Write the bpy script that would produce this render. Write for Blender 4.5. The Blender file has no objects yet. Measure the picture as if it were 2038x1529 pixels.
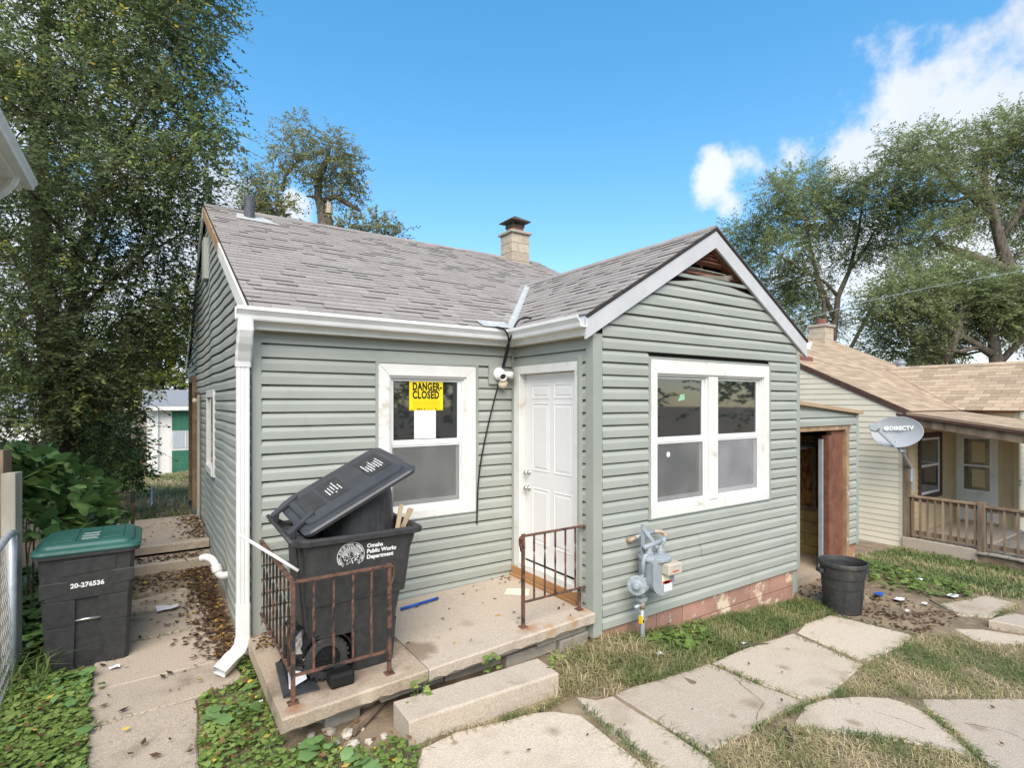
import bpy, bmesh, math, random
import numpy as np
from mathutils import Vector, Matrix
random.seed(7)
RNG = np.random.default_rng(11)
sc = bpy.context.scene
COL = sc.collection
R = math.radians

# ------------------------------------------------------------------ camera
FPX, PSI, CAM, CU, CV = 1085.0, R(33.7), (-.76, -5.12, 1.94), 1019.0, 800.0
cd = bpy.data.cameras.new('camera')
cam = bpy.data.objects.new('camera', cd)
COL.objects.link(cam)
cam.location = CAM
cam.rotation_euler = (R(90), 0, -PSI)
cd.sensor_width = 36
cd.lens = FPX / 2038 * 36
cd.shift_y = (CV - 764.5) / 2038
cd.clip_start = .05
cd.clip_end = 2000
sc.camera = cam
sc.render.resolution_x, sc.render.resolution_y = 1024, 769

SP, CP = math.sin(PSI), math.cos(PSI)
def ray(u, v):
    a, b = (u - CU) / FPX, (CV - v) / FPX
    return (CP * a + SP, -SP * a + CP, b)
def at(u, v, t):
    d = ray(u, v)
    return Vector((CAM[0] + t * d[0], CAM[1] + t * d[1], CAM[2] + t * d[2]))
def onx(u, v, x):
    return at(u, v, (x - CAM[0]) / ray(u, v)[0])
def ony(u, v, y):
    return at(u, v, (y - CAM[1]) / ray(u, v)[1])
def onz(u, v, z):
    return at(u, v, (z - CAM[2]) / ray(u, v)[2])

# ------------------------------------------------------------------ sky and sun
SUN_EL, SUN_AZ = R(46), R(212)      # azimuth measured clockwise from +Y (sun sits behind the viewer)
w = bpy.data.worlds.new('World')
sc.world = w
w.use_nodes = True
nt = w.node_tree
nt.nodes.clear()
def wn(t, **k):
    n = nt.nodes.new(t)
    for a, b in k.items():
        setattr(n, a, b)
    return n
sky = wn('ShaderNodeTexSky', sky_type='NISHITA', sun_disc=False)
sky.sun_elevation = SUN_EL
sky.sun_rotation = SUN_AZ
sky.altitude = 300
sky.air_density = 1.0
sky.dust_density = 0.3
sky.ozone_density = 1.2
bg = wn('ShaderNodeBackground')
bg.inputs[1].default_value = .15
out = wn('ShaderNodeOutputWorld')
geo = wn('ShaderNodeNewGeometry')
neg = wn('ShaderNodeVectorMath', operation='SCALE')
neg.inputs['Scale'].default_value = -1
nt.links.new(geo.outputs['Incoming'], neg.inputs[0])
DIR = neg.outputs[0]
def wmath(op, a, b=None, c=None, clamp=False):
    n = wn('ShaderNodeMath', operation=op, use_clamp=clamp)
    for i, x in enumerate((a, b, c)):
        if x is None:
            continue
        if isinstance(x, (int, float)):
            n.inputs[i].default_value = x
        else:
            nt.links.new(x, n.inputs[i])
    return n.outputs[0]
def wnoise(scale, detail, rough=.55, off=(0, 0, 0)):
    m = wn('ShaderNodeMapping')
    m.inputs['Location'].default_value = off
    nt.links.new(DIR, m.inputs[0])
    n = wn('ShaderNodeTexNoise')
    n.inputs['Scale'].default_value = scale
    n.inputs['Detail'].default_value = detail
    n.inputs['Roughness'].default_value = rough
    nt.links.new(m.outputs[0], n.inputs['Vector'])
    return n.outputs['Fac']
# fair-weather cumulus: soft round cores (direction, angular radius) broken up by noise, all round the sky
blobs = [(1830, 245, 6.5), (1950, 215, 7.5), (2080, 215, 9), (1745, 300, 4), (1500, 322, 3.6), (1440, 350, 3), (1555, 318, 2.6),
         (1460, 400, 2.0), (1700, 560, 8), (1900, 600, 9), (600, 650, 4.5), (590, 420, 2.2), (330, 560, 10), (150, 620, 12), (60, 420, 8), (250, 700, 12), (120, 240, 11), (300, 380, 9), (40, 40, 9)]
dirs = [(Vector(ray(u, v)).normalized(), r) for u, v, r in blobs]
rb = random.Random(5)
for k in range(26):                   # the rest of the sky carries the same kind of cloud
    a = R(75 + k * 9.6 + rb.uniform(-3, 3)) - PSI
    e = R(rb.uniform(8, 55))
    dirs.append((Vector((math.sin(a + math.pi / 2 - .5) * math.cos(e), math.cos(a + math.pi / 2 - .5) * math.cos(e), math.sin(e))), rb.uniform(4, 11)))
acc = None
for d, r in dirs:
    dp = wn('ShaderNodeVectorMath', operation='DOT_PRODUCT')
    nt.links.new(DIR, dp.inputs[0])
    dp.inputs[1].default_value = d
    # 1 at the core, 0 at the rim, negative beyond
    k = 1 - math.cos(R(r))
    val = wmath('MULTIPLY_ADD', dp.outputs['Value'], 1 / k, 1 - 1 / k)
    val = wmath('MAXIMUM', val, -1.5)
    acc = val if acc is None else wmath('MAXIMUM', acc, val)
n1 = wnoise(9, 9, .6)
n2 = wnoise(3.5, 5, .5, (3, 1, 7))
nn = wmath('MULTIPLY_ADD', n1, 4.2, -2.15)
mask = wmath('ADD', acc, nn)
mr = wn('ShaderNodeMapRange', interpolation_type='SMOOTHSTEP')
mr.inputs['From Min'].default_value = .0
mr.inputs['From Max'].default_value = .95
nt.links.new(mask, mr.inputs['Value'])
shade = wn('ShaderNodeMapRange')
shade.inputs['From Min'].default_value = .3
shade.inputs['From Max'].default_value = .75
nt.links.new(n2, shade.inputs['Value'])
cc = wn('ShaderNodeMix', data_type='RGBA')
nt.links.new(shade.outputs[0], cc.inputs['Factor'])
cc.inputs['A'].default_value = (2.3, 2.5, 2.85, 1)
cc.inputs['B'].default_value = (3.3, 3.4, 3.55, 1)
hs = wn('ShaderNodeHueSaturation')
hs.inputs['Saturation'].default_value = 1.41
hs.inputs['Value'].default_value = 1.36
nt.links.new(sky.outputs[0], hs.inputs['Color'])
mixc = wn('ShaderNodeMix', data_type='RGBA')
fm = wmath('MULTIPLY', mr.outputs[0], .93)
nt.links.new(fm, mixc.inputs['Factor'])
gm = wn('ShaderNodeGamma')
gm.inputs['Gamma'].default_value = .72
nt.links.new(hs.outputs[0], gm.inputs['Color'])
nt.links.new(gm.outputs[0], mixc.inputs['A'])
nt.links.new(cc.outputs['Result'], mixc.inputs['B'])
nt.links.new(mixc.outputs['Result'], bg.inputs[0])
nt.links.new(bg.outputs[0], out.inputs[0])

sl = bpy.data.lights.new('sun', 'SUN')
sl.energy = 2.7
sl.angle = R(50)                      # a thin cloud veils the sun: shadows are very soft
sl.color = (1, .91, .79)
so = bpy.data.objects.new('sun', sl)
COL.objects.link(so)
sdir = Vector((math.sin(SUN_AZ) * math.cos(SUN_EL), math.cos(SUN_AZ) * math.cos(SUN_EL), math.sin(SUN_EL)))
so.rotation_euler = sdir.to_track_quat('Z', 'Y').to_euler()
so.location = (0, -8, 12)
sc.view_settings.view_transform = 'Standard'
sc.view_settings.look = 'None'
sc.view_settings.gamma = 1
sc.view_settings.exposure = 1.1

# ------------------------------------------------------------------ materials
MATS = {}
def M(name, c1, c2=None, scale=6, rough=.7, bump=0, bscale=60, tone=0, spec=.3, metal=0, stretch=(1, 1, 1),
      dirt=None, dirt2=None, lo=.35, hi=.65, transl=0, coat=0, ovar=0, rvar=0):
    """noise-mixed Principled material; dirt=(colour, scale, lo, hi[, stretch]) lays stains over it; tone = per-piece brightness spread"""
    if name in MATS:
        return MATS[name]
    m = bpy.data.materials.new(name)
    m.use_nodes = True
    t = m.node_tree
    b = t.nodes['Principled BSDF']
    L = t.links.new
    tc = t.nodes.new('ShaderNodeTexCoord')
    def noise(sc_, det=7, st=(1, 1, 1), rg=.6, off=0):
        mp = t.nodes.new('ShaderNodeMapping')
        mp.inputs['Scale'].default_value = st
        mp.inputs['Location'].default_value = (off, off * 1.7, off * .6)
        L(tc.outputs['Object'], mp.inputs[0])
        n = t.nodes.new('ShaderNodeTexNoise')
        n.inputs['Scale'].default_value = sc_
        n.inputs['Detail'].default_value = det
        n.inputs['Roughness'].default_value = rg
        L(mp.outputs[0], n.inputs['Vector'])
        return n.outputs['Fac']
    def ramp(fac, a, z):
        r = t.nodes.new('ShaderNodeMapRange')
        r.interpolation_type = 'SMOOTHSTEP'
        r.inputs['From Min'].default_value = a
        r.inputs['From Max'].default_value = z
        L(fac, r.inputs['Value'])
        return r.outputs[0]
    def mix(fac, a, z):
        x = t.nodes.new('ShaderNodeMix')
        x.data_type = 'RGBA'
        L(fac, x.inputs['Factor'])
        for k, s in (('A', a), ('B', z)):
            if isinstance(s, tuple):
                x.inputs[k].default_value = (*s[:3], 1)
            else:
                L(s, x.inputs[k])
        return x.outputs['Result']
    c2 = c2 or tuple(x * .86 for x in c1)
    col = mix(ramp(noise(scale, 7, stretch), lo, hi), c1, c2)
    for k, d in enumerate((dirt, dirt2)):
        if d:
            col = mix(ramp(noise(d[1], 8, d[4] if len(d) > 4 else (1, 1, 1), .65, 4.3 + 3 * k), d[2], d[3]), col, d[0])
    def mul(col, val):
        x = t.nodes.new('ShaderNodeVectorMath')
        x.operation = 'SCALE'
        L(col, x.inputs[0])
        L(val, x.inputs['Scale'])
        return x.outputs[0]
    def mad(v, a, c):
        x = t.nodes.new('ShaderNodeMath')
        x.operation = 'MULTIPLY_ADD'
        L(v, x.inputs[0])
        x.inputs[1].default_value, x.inputs[2].default_value = a, c
        return x.outputs[0]
    if tone:
        at_ = t.nodes.new('ShaderNodeAttribute')
        at_.attribute_name = 'tone'
        col = mul(col, mad(at_.outputs['Fac'], tone, 1 - tone / 2))
    if ovar:
        oi = t.nodes.new('ShaderNodeObjectInfo')
        col = mul(col, mad(oi.outputs['Random'], ovar, 1 - ovar / 2))
    L(col, b.inputs['Base Color'])
    b.inputs['Roughness'].default_value = rough
    if rvar:
        L(mad(noise(scale * 2, 5), rvar, rough - rvar / 2), b.inputs['Roughness'])
    b.inputs['Specular IOR Level'].default_value = spec
    b.inputs['Metallic'].default_value = metal
    b.inputs['Coat Weight'].default_value = coat
    if bump:
        bp = t.nodes.new('ShaderNodeBump')
        bp.inputs['Strength'].default_value = bump
        bp.inputs['Distance'].default_value = .01
        L(noise(bscale, 6, stretch), bp.inputs['Height'])
        L(bp.outputs[0], b.inputs['Normal'])
    if transl:
        tr = t.nodes.new('ShaderNodeBsdfTranslucent')
        ms = t.nodes.new('ShaderNodeMixShader')
        ms.inputs[0].default_value = transl
        L(col, tr.inputs[0])
        L(b.outputs[0], ms.inputs[1])
        L(tr.outputs[0], ms.inputs[2])
        L(ms.outputs[0], t.nodes['Material Output'].inputs[0])
    MATS[name] = m
    return m
def glass(name, tint=(.012, .014, .016), rough=.03):
    m = M(name, tint, tuple(x * 1.6 for x in tint), 3, rough, spec=1.0, coat=1.0)
    m.node_tree.nodes['Principled BSDF'].inputs['Coat Roughness'].default_value = rough
    return m
def leafmat(name, cols, transl=.35, rough=.55, spec=.25):
    """leaf colour picked by the per-leaf 'tone' attribute along a ramp"""
    m = bpy.data.materials.new(name)
    m.use_nodes = True
    t = m.node_tree
    b = t.nodes['Principled BSDF']
    a = t.nodes.new('ShaderNodeAttribute')
    a.attribute_name = 'tone'
    r = t.nodes.new('ShaderNodeValToRGB')
    while len(r.color_ramp.elements) < len(cols):
        r.color_ramp.elements.new(.5)
    for e, (p, c) in zip(r.color_ramp.elements, cols):
        e.position = p
        e.color = (*c, 1)
    t.links.new(a.outputs['Fac'], r.inputs[0])
    t.links.new(r.outputs[0], b.inputs['Base Color'])
    b.inputs['Roughness'].default_value = rough
    b.inputs['Specular IOR Level'].default_value = spec
    if transl:
        tr = t.nodes.new('ShaderNodeBsdfTranslucent')
        ms = t.nodes.new('ShaderNodeMixShader')
        ms.inputs[0].default_value = transl
        t.links.new(r.outputs[0], tr.inputs[0])
        t.links.new(b.outputs[0], ms.inputs[1])
        t.links.new(tr.outputs[0], ms.inputs[2])
        t.links.new(ms.outputs[0], t.nodes['Material Output'].inputs[0])
    MATS[name] = m
    return m

M('siding', (.34, .355, .32), (.31, .328, .294), 1.4, .55, .04, 140, tone=.08, spec=.25, stretch=(1, 1, 4),
  dirt=((.22, .22, .18), 2.2, .57, .85, (1, 1, .4)))
M('siding_flat', (.318, .336, .3), (.29, .31, .276), 2, .5, spec=.25, dirt=((.22, .22, .17), 3, .62, .9))
M('white_trim', (.72, .71, .68), (.66, .65, .61), 3, .5, .03, 90, dirt=((.42, .35, .25), 5, .56, .8), dirt2=((.3, .22, .14), 14, .66, .8))
M('white_metal', (.74, .74, .73), (.68, .68, .66), 4, .4, dirt=((.45, .41, .33), 7, .66, .9, (1, 1, .25)))
M('rake_shade_paint', (.52, .52, .53), (.47, .47, .48), 3, .55, .04, 60, dirt=((.4, .38, .34), 6, .62, .9))  # white rakes coloured grey to hold their shade
M('door_white', (.745, .73, .715), (.71, .695, .68), 2, .42, dirt=((.6, .57, .5), 4, .68, .95))
M('soffit', (.55, .5, .4), (.48, .43, .34), 5, .7)
M('bare_wood', (.36, .24, .14), (.25, .16, .09), 5, .85, .2, 40, stretch=(1, 1, 1), dirt=((.6, .6, .58), 9, .6, .7))
M('brown_wood', (.2, .085, .055), (.13, .055, .035), 6, .75, .15, 50, dirt=((.5, .42, .38), 30, .72, .78))
M('new_wood', (.4, .22, .1), (.28, .14, .06), 4, .7, .15, 40, stretch=(1, .15, 1))
M('old_wood', (.27, .2, .14), (.14, .1, .07), 7, .85, .3, 50, stretch=(1, 1, .2), ovar=.3, dirt=((.4, .35, .28), 9, .6, .8))
M('rail_wood', (.3, .21, .14), (.2, .135, .085), 7, .85, .3, 60, stretch=(1, 1, .15), ovar=.4)
M('grey_wood', (.36, .33, .28), (.25, .23, .19), 7, .85, .3, 60, stretch=(1, 1, .15), ovar=.25)
M('shingle', (.335, .3, .275), (.27, .242, .222), 60, .9, .35, 260, tone=.22, spec=.15, dirt=((.4, .37, .35), 1.2, .55, .8))
M('shingle_butt_shade', (.12, .108, .1), None, 20, .9)
M('shingle_edge_gap_shade', (.05, .043, .04), (.03, .027, .025), 20, .9)  # roof edges, and dark backing that deepens the siding lap shadows
M('tan_shingle', (.43, .325, .225), (.37, .275, .19), 40, .9, .3, 200, tone=.42, spec=.15, dirt=((.36, .26, .18), 1.1, .5, .8))
M('tan_cap', (.42, .3, .2), (.36, .25, .16), 30, .9)
M('grey_shingle', (.27, .275, .29), (.22, .225, .24), 30, .9, .2, 90)
M('valley_metal', (.5, .5, .48), (.4, .4, .38), 8, .5, dirt=((.3, .27, .2), 12, .62, .8))
M('concrete', (.5, .42, .34), (.4, .335, .265), 80, .9, .5, 90, spec=.15, lo=.4, hi=.62, dirt=((.28, .22, .165), 2.3, .55, .78), dirt2=((.22, .17, .12), 14, .66, .78))
M('concrete_wet', (.43, .345, .26), (.33, .26, .19), 70, .8, .5, 90, spec=.25, dirt=((.13, .1, .07), 2.6, .5, .7), dirt2=((.45, .22, .09), 3.5, .64, .78))
M('walk', (.555, .465, .37), (.43, .36, .285), 85, .92, .6, 90, spec=.1, tone=.26, lo=.38, hi=.64, dirt=((.36, .285, .21), 1.9, .5, .75), dirt2=((.22, .17, .12), 30, .69, .75))
M('path', (.47, .39, .31), (.36, .295, .23), 80, .92, .6, 90, spec=.15, tone=.15, lo=.4, hi=.62, dirt=((.22, .175, .13), 1.5, .52, .75), dirt2=((.17, .13, .1), 22, .66, .74))
M('block_pink', (.4, .22, .165), (.33, .19, .145), 5, .9, .3, 60, tone=.2, dirt=((.62, .5, .36), 2.6, .55, .6), dirt2=((.5, .44, .38), 8, .62, .68))
M('block_yellow', (.36, .27, .1), (.25, .19, .09), 6, .9, .4, 40, tone=.2, dirt=((.1, .075, .05), 9, .58, .68))
M('block_grey', (.4, .36, .3), (.33, .295, .25), 7, .92, .4, 70, tone=.25, dirt=((.22, .18, .14), 6, .58, .75))
M('osb', (.33, .16, .05), (.12, .055, .02), 16, .75, .2, 40, stretch=(1, 1, .5), lo=.4, hi=.6)
M('soil', (.17, .125, .085), (.25, .19, .125), 2.6, .95, .9, 45, dirt=((.34, .27, .18), 5, .5, .72), dirt2=((.09, .065, .045), 16, .6, .7))
M('dirt_and_dark_black', (.02, .017, .014), None, 5, .95)  # black for cracks and rubber, also painted in for unlit interiors
M('mulch', (.16, .1, .06), (.09, .06, .04), 20, .95, .5, 60)
M('rust', (.2, .095, .06), (.1, .06, .048), 22, .75, .25, 120, metal=.2, dirt=((.035, .03, .03), 9, .5, .62), dirt2=((.3, .13, .06), 30, .62, .74))
M('rust_black', (.035, .03, .03), (.06, .04, .03), 14, .6, .2, 90, metal=.3, dirt=((.22, .1, .055), 10, .52, .64))
M('bin_black', (.03, .03, .031), (.044, .043, .043), 18, .5, .12, 300, spec=.4, dirt=((.075, .07, .066), 3, .58, .85))
M('bin_lid_grey', (.05, .053, .06), (.038, .04, .046), 5, .38, .05, 200, spec=.45, dirt=((.11, .115, .125), 2, .55, .85))
M('bin_dark', (.012, .012, .012), None, 8, .7)
M('lid_green', (.03, .105, .09), (.024, .088, .075), 4, .42, .05, 120, spec=.4, dirt=((.08, .17, .155), 3, .58, .82))
M('paint_white', (.8, .8, .78), (.68, .68, .66), 40, .6)
M('yellow_paper', (.86, .66, .01), (.82, .62, .01), 6, .6)
M('ink', (.015, .013, .01), None, 8, .6)
M('ink_faint', (.45, .36, .02), None, 8, .6)
M('grey_ink', (.42, .42, .46), None, 8, .6)
M('paper', (.78, .78, .8), (.7, .7, .73), 5, .6)
M('paper_cream', (.75, .7, .55), (.68, .62, .48), 5, .7)
M('cream_box', (.52, .47, .38), (.44, .38, .3), 8, .55, dirt=((.35, .25, .17), 9, .6, .75))
M('galv', (.33, .36, .39), (.4, .43, .45), 14, .45, .1, 70, metal=.3, dirt=((.5, .5, .5), 18, .6, .7))
M('meter_grey', (.25, .285, .31), (.31, .345, .37), 9, .45, .06, 70, dirt=((.5, .52, .52), 14, .62, .74))
M('meter_brass', (.34, .3, .25), (.42, .26, .13), 14, .5, metal=.2)
M('steel', (.62, .61, .59), (.5, .49, .47), 20, .28, metal=.9)
M('plastic_white', (.78, .78, .78), (.7, .7, .7), 10, .4)
M('cream_plastic', (.7, .62, .45), (.6, .5, .35), 8, .5)
M('cable_black', (.014, .014, .016), None, 10, .45)
M('blue_paint', (.015, .09, .42), (.012, .07, .34), 12, .4)
M('yellow_plastic', (.75, .5, .02), None, 12, .4)
M('red_print', (.5, .05, .03), None, 12, .5)
M('pipe_dark', (.06, .065, .075), (.1, .105, .115), 14, .6, .2, 60)
M('cap_metal', (.1, .075, .06), (.06, .045, .038), 12, .6, .1, 60)
M('terracotta', (.24, .1, .075), (.18, .075, .06), 8, .8)
M('mortar_block', (.48, .4, .31), (.4, .335, .26), 9, .9, .35, 60, tone=.2, dirt=((.25, .2, .15), 7, .6, .75))
M('cream_siding', (.71, .655, .52), (.66, .61, .48), 1.5, .6, .03, 120, tone=.06, dirt=((.5, .45, .34), 2.5, .62, .9))
M('tan_siding', (.55, .45, .28), (.5, .4, .25), 2, .65, tone=.08, dirt=((.3, .23, .13), 4, .6, .85))
M('brown_trim', (.065, .035, .028), (.09, .05, .04), 7, .7, .1, 50)
M('white_brick', (.74, .73, .7), (.68, .67, .64), 12, .8, .2, 30)
M('green_panel', (.045, .17, .11), (.035, .14, .09), 5, .6, tone=.12)
M('curtain', (.45, .47, .52), (.36, .38, .43), 12, .8, stretch=(4, 4, .2))
M('dish_grey', (.36, .38, .4), (.33, .345, .365), 3, .4, dirt=((.36, .37, .37), 6, .6, .85))
M('orange_brick', (.4, .17, .08), (.33, .2, .14), 5, .85, dirt=((.5, .4, .33), 14, .55, .65))
M('bark', (.085, .066, .05), (.04, .032, .025), 9, .95, .8, 30, stretch=(1, 1, .25))
M('bark_grey', (.15, .125, .1), (.075, .062, .05), 9, .95, .6, 25, stretch=(1, 1, .3))
M('heartwood', (.5, .43, .35), (.38, .32, .25), 12, .9)
M('chain', (.3, .31, .31), (.2, .2, .2), 20, .5, metal=.5)
M('trash_can', (.03, .031, .032), (.045, .045, .045), 16, .6, .2, 160, dirt=((.11, .095, .08), 2.6, .52, .8))
M('bag_black', (.012, .012, .013), None, 6, .18, spec=.6)
M('rubber_mat', (.035, .036, .04), (.055, .056, .06), 9, .55, .2, 40)
M('light_wood', (.6, .46, .3), (.5, .37, .23), 8, .75, stretch=(1, 1, .2))
M('stone_pale', (.52, .46, .39), (.4, .35, .3), 9, .9, .4, 40, ovar=.35)
M('screen', (.2, .205, .2), (.27, .275, .27), 2.2, .75, .1, 500, spec=.35, dirt=((.42, .42, .4), 2.5, .55, .8))
M('screen_dirty', (.46, .45, .47), (.36, .355, .37), 2.6, .75, .1, 500, dirt=((.1, .1, .1), 5, .6, .75))
glass('pane')
glass('pane_green', (.03, .05, .045))
glass('storm_glass', (.12, .11, .075), .08)
M('green_sash', (.2, .33, .25), None, 8, .5)
M('light_green', (.3, .55, .36), None, 8, .6)
M('ceiling_plastic', (.3, .29, .28), None, 5, .5)
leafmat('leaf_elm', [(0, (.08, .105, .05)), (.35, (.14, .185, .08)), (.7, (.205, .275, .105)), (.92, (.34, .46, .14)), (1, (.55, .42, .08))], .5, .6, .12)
leafmat('leaf_locust', [(0, (.18, .21, .1)), (.5, (.26, .31, .14)), (.85, (.34, .4, .18)), (1, (.36, .38, .17))], .5, .6, .1)
leafmat('leaf_thin', [(0, (.17, .18, .08)), (.5, (.28, .29, .13)), (.85, (.37, .37, .17)), (1, (.5, .43, .18))], .45)
leafmat('leaf_yellow', [(0, (.05, .075, .018)), (.5, (.12, .15, .03)), (.85, (.22, .23, .05)), (1, (.36, .28, .07))], .45)
leafmat('leaf_vine', [(0, (.075, .14, .045)), (.5, (.13, .235, .075)), (.85, (.19, .31, .11)), (1, (.32, .39, .12))], .25, .45, .35)
leafmat('leaf_cover', [(0, (.08, .13, .03)), (.5, (.16, .24, .055)), (.85, (.25, .33, .09)), (.96, (.32, .38, .12)), (1, (.6, .42, .06))], .25)
leafmat('grass', [(0, (.09, .13, .04)), (.4, (.17, .225, .075)), (.62, (.3, .28, .125)), (.8, (.44, .36, .2)), (1, (.58, .48, .29))], .3, .7)
leafmat('dead_leaf', [(0, (.05, .03, .02)), (.55, (.13, .07, .035)), (.85, (.22, .12, .055)), (.95, (.42, .28, .08)), (1, (.62, .45, .06))], .15, .7)

def stain(name, centre, r0_, r1_, col, amp=.12):
    """a stain with its own ragged outline round a point of a surface (rust run-off, spilled oil)"""
    t = MATS[name].node_tree
    b = t.nodes['Principled BSDF']
    src = b.inputs['Base Color'].links[0].from_socket
    tc = t.nodes.new('ShaderNodeTexCoord')
    d = t.nodes.new('ShaderNodeVectorMath')
    d.operation = 'DISTANCE'
    t.links.new(tc.outputs['Object'], d.inputs[0])
    d.inputs[1].default_value = centre
    n = t.nodes.new('ShaderNodeTexNoise')
    n.inputs['Scale'].default_value = 9
    n.inputs['Detail'].default_value = 6
    t.links.new(tc.outputs['Object'], n.inputs['Vector'])
    a = t.nodes.new('ShaderNodeMath')
    a.operation = 'MULTIPLY_ADD'
    t.links.new(n.outputs['Fac'], a.inputs[0])
    a.inputs[1].default_value = amp * 2
    t.links.new(d.outputs['Value'], a.inputs[2])
    mr_ = t.nodes.new('ShaderNodeMapRange')
    mr_.interpolation_type = 'SMOOTHSTEP'
    mr_.inputs['From Min'].default_value = r1_ + amp
    mr_.inputs['From Max'].default_value = r0_ + amp
    mr_.inputs['To Max'].default_value = .8
    t.links.new(a.outputs[0], mr_.inputs['Value'])
    x = t.nodes.new('ShaderNodeMix')
    x.data_type = 'RGBA'
    t.links.new(mr_.outputs[0], x.inputs['Factor'])
    t.links.new(src, x.inputs['A'])
    x.inputs['B'].default_value = (*col, 1)
    t.links.new(x.outputs['Result'], b.inputs['Base Color'])
stain('concrete', (1.95, -1.3, 0), .0, .12, (.33, .15, .06))
stain('concrete', (2.15, -1.36, -.03), .0, .1, (.4, .24, .12))
stain('concrete', (2.4, -1.36, -.05), .0, .09, (.38, .2, .09))
stain('concrete', (2.6, -1.26, 0), .0, .1, (.4, .26, .15))
stain('concrete', (1.0, -1.1, -.02), .1, .2, (.2, .145, .1), .1)
stain('concrete_wet', (.04, -1.4, -.05), .0, .12, (.3, .13, .05))
stain('concrete_wet', (.72, -1.38, -.04), .0, .08, (.5, .4, .3))
stain('concrete_wet', (.5, -1.47, -.09), .0, .12, (.5, .41, .31))
stain('concrete_wet', (.3, -1.0, -.05), .2, .45, (.14, .1, .07), .15)

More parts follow.
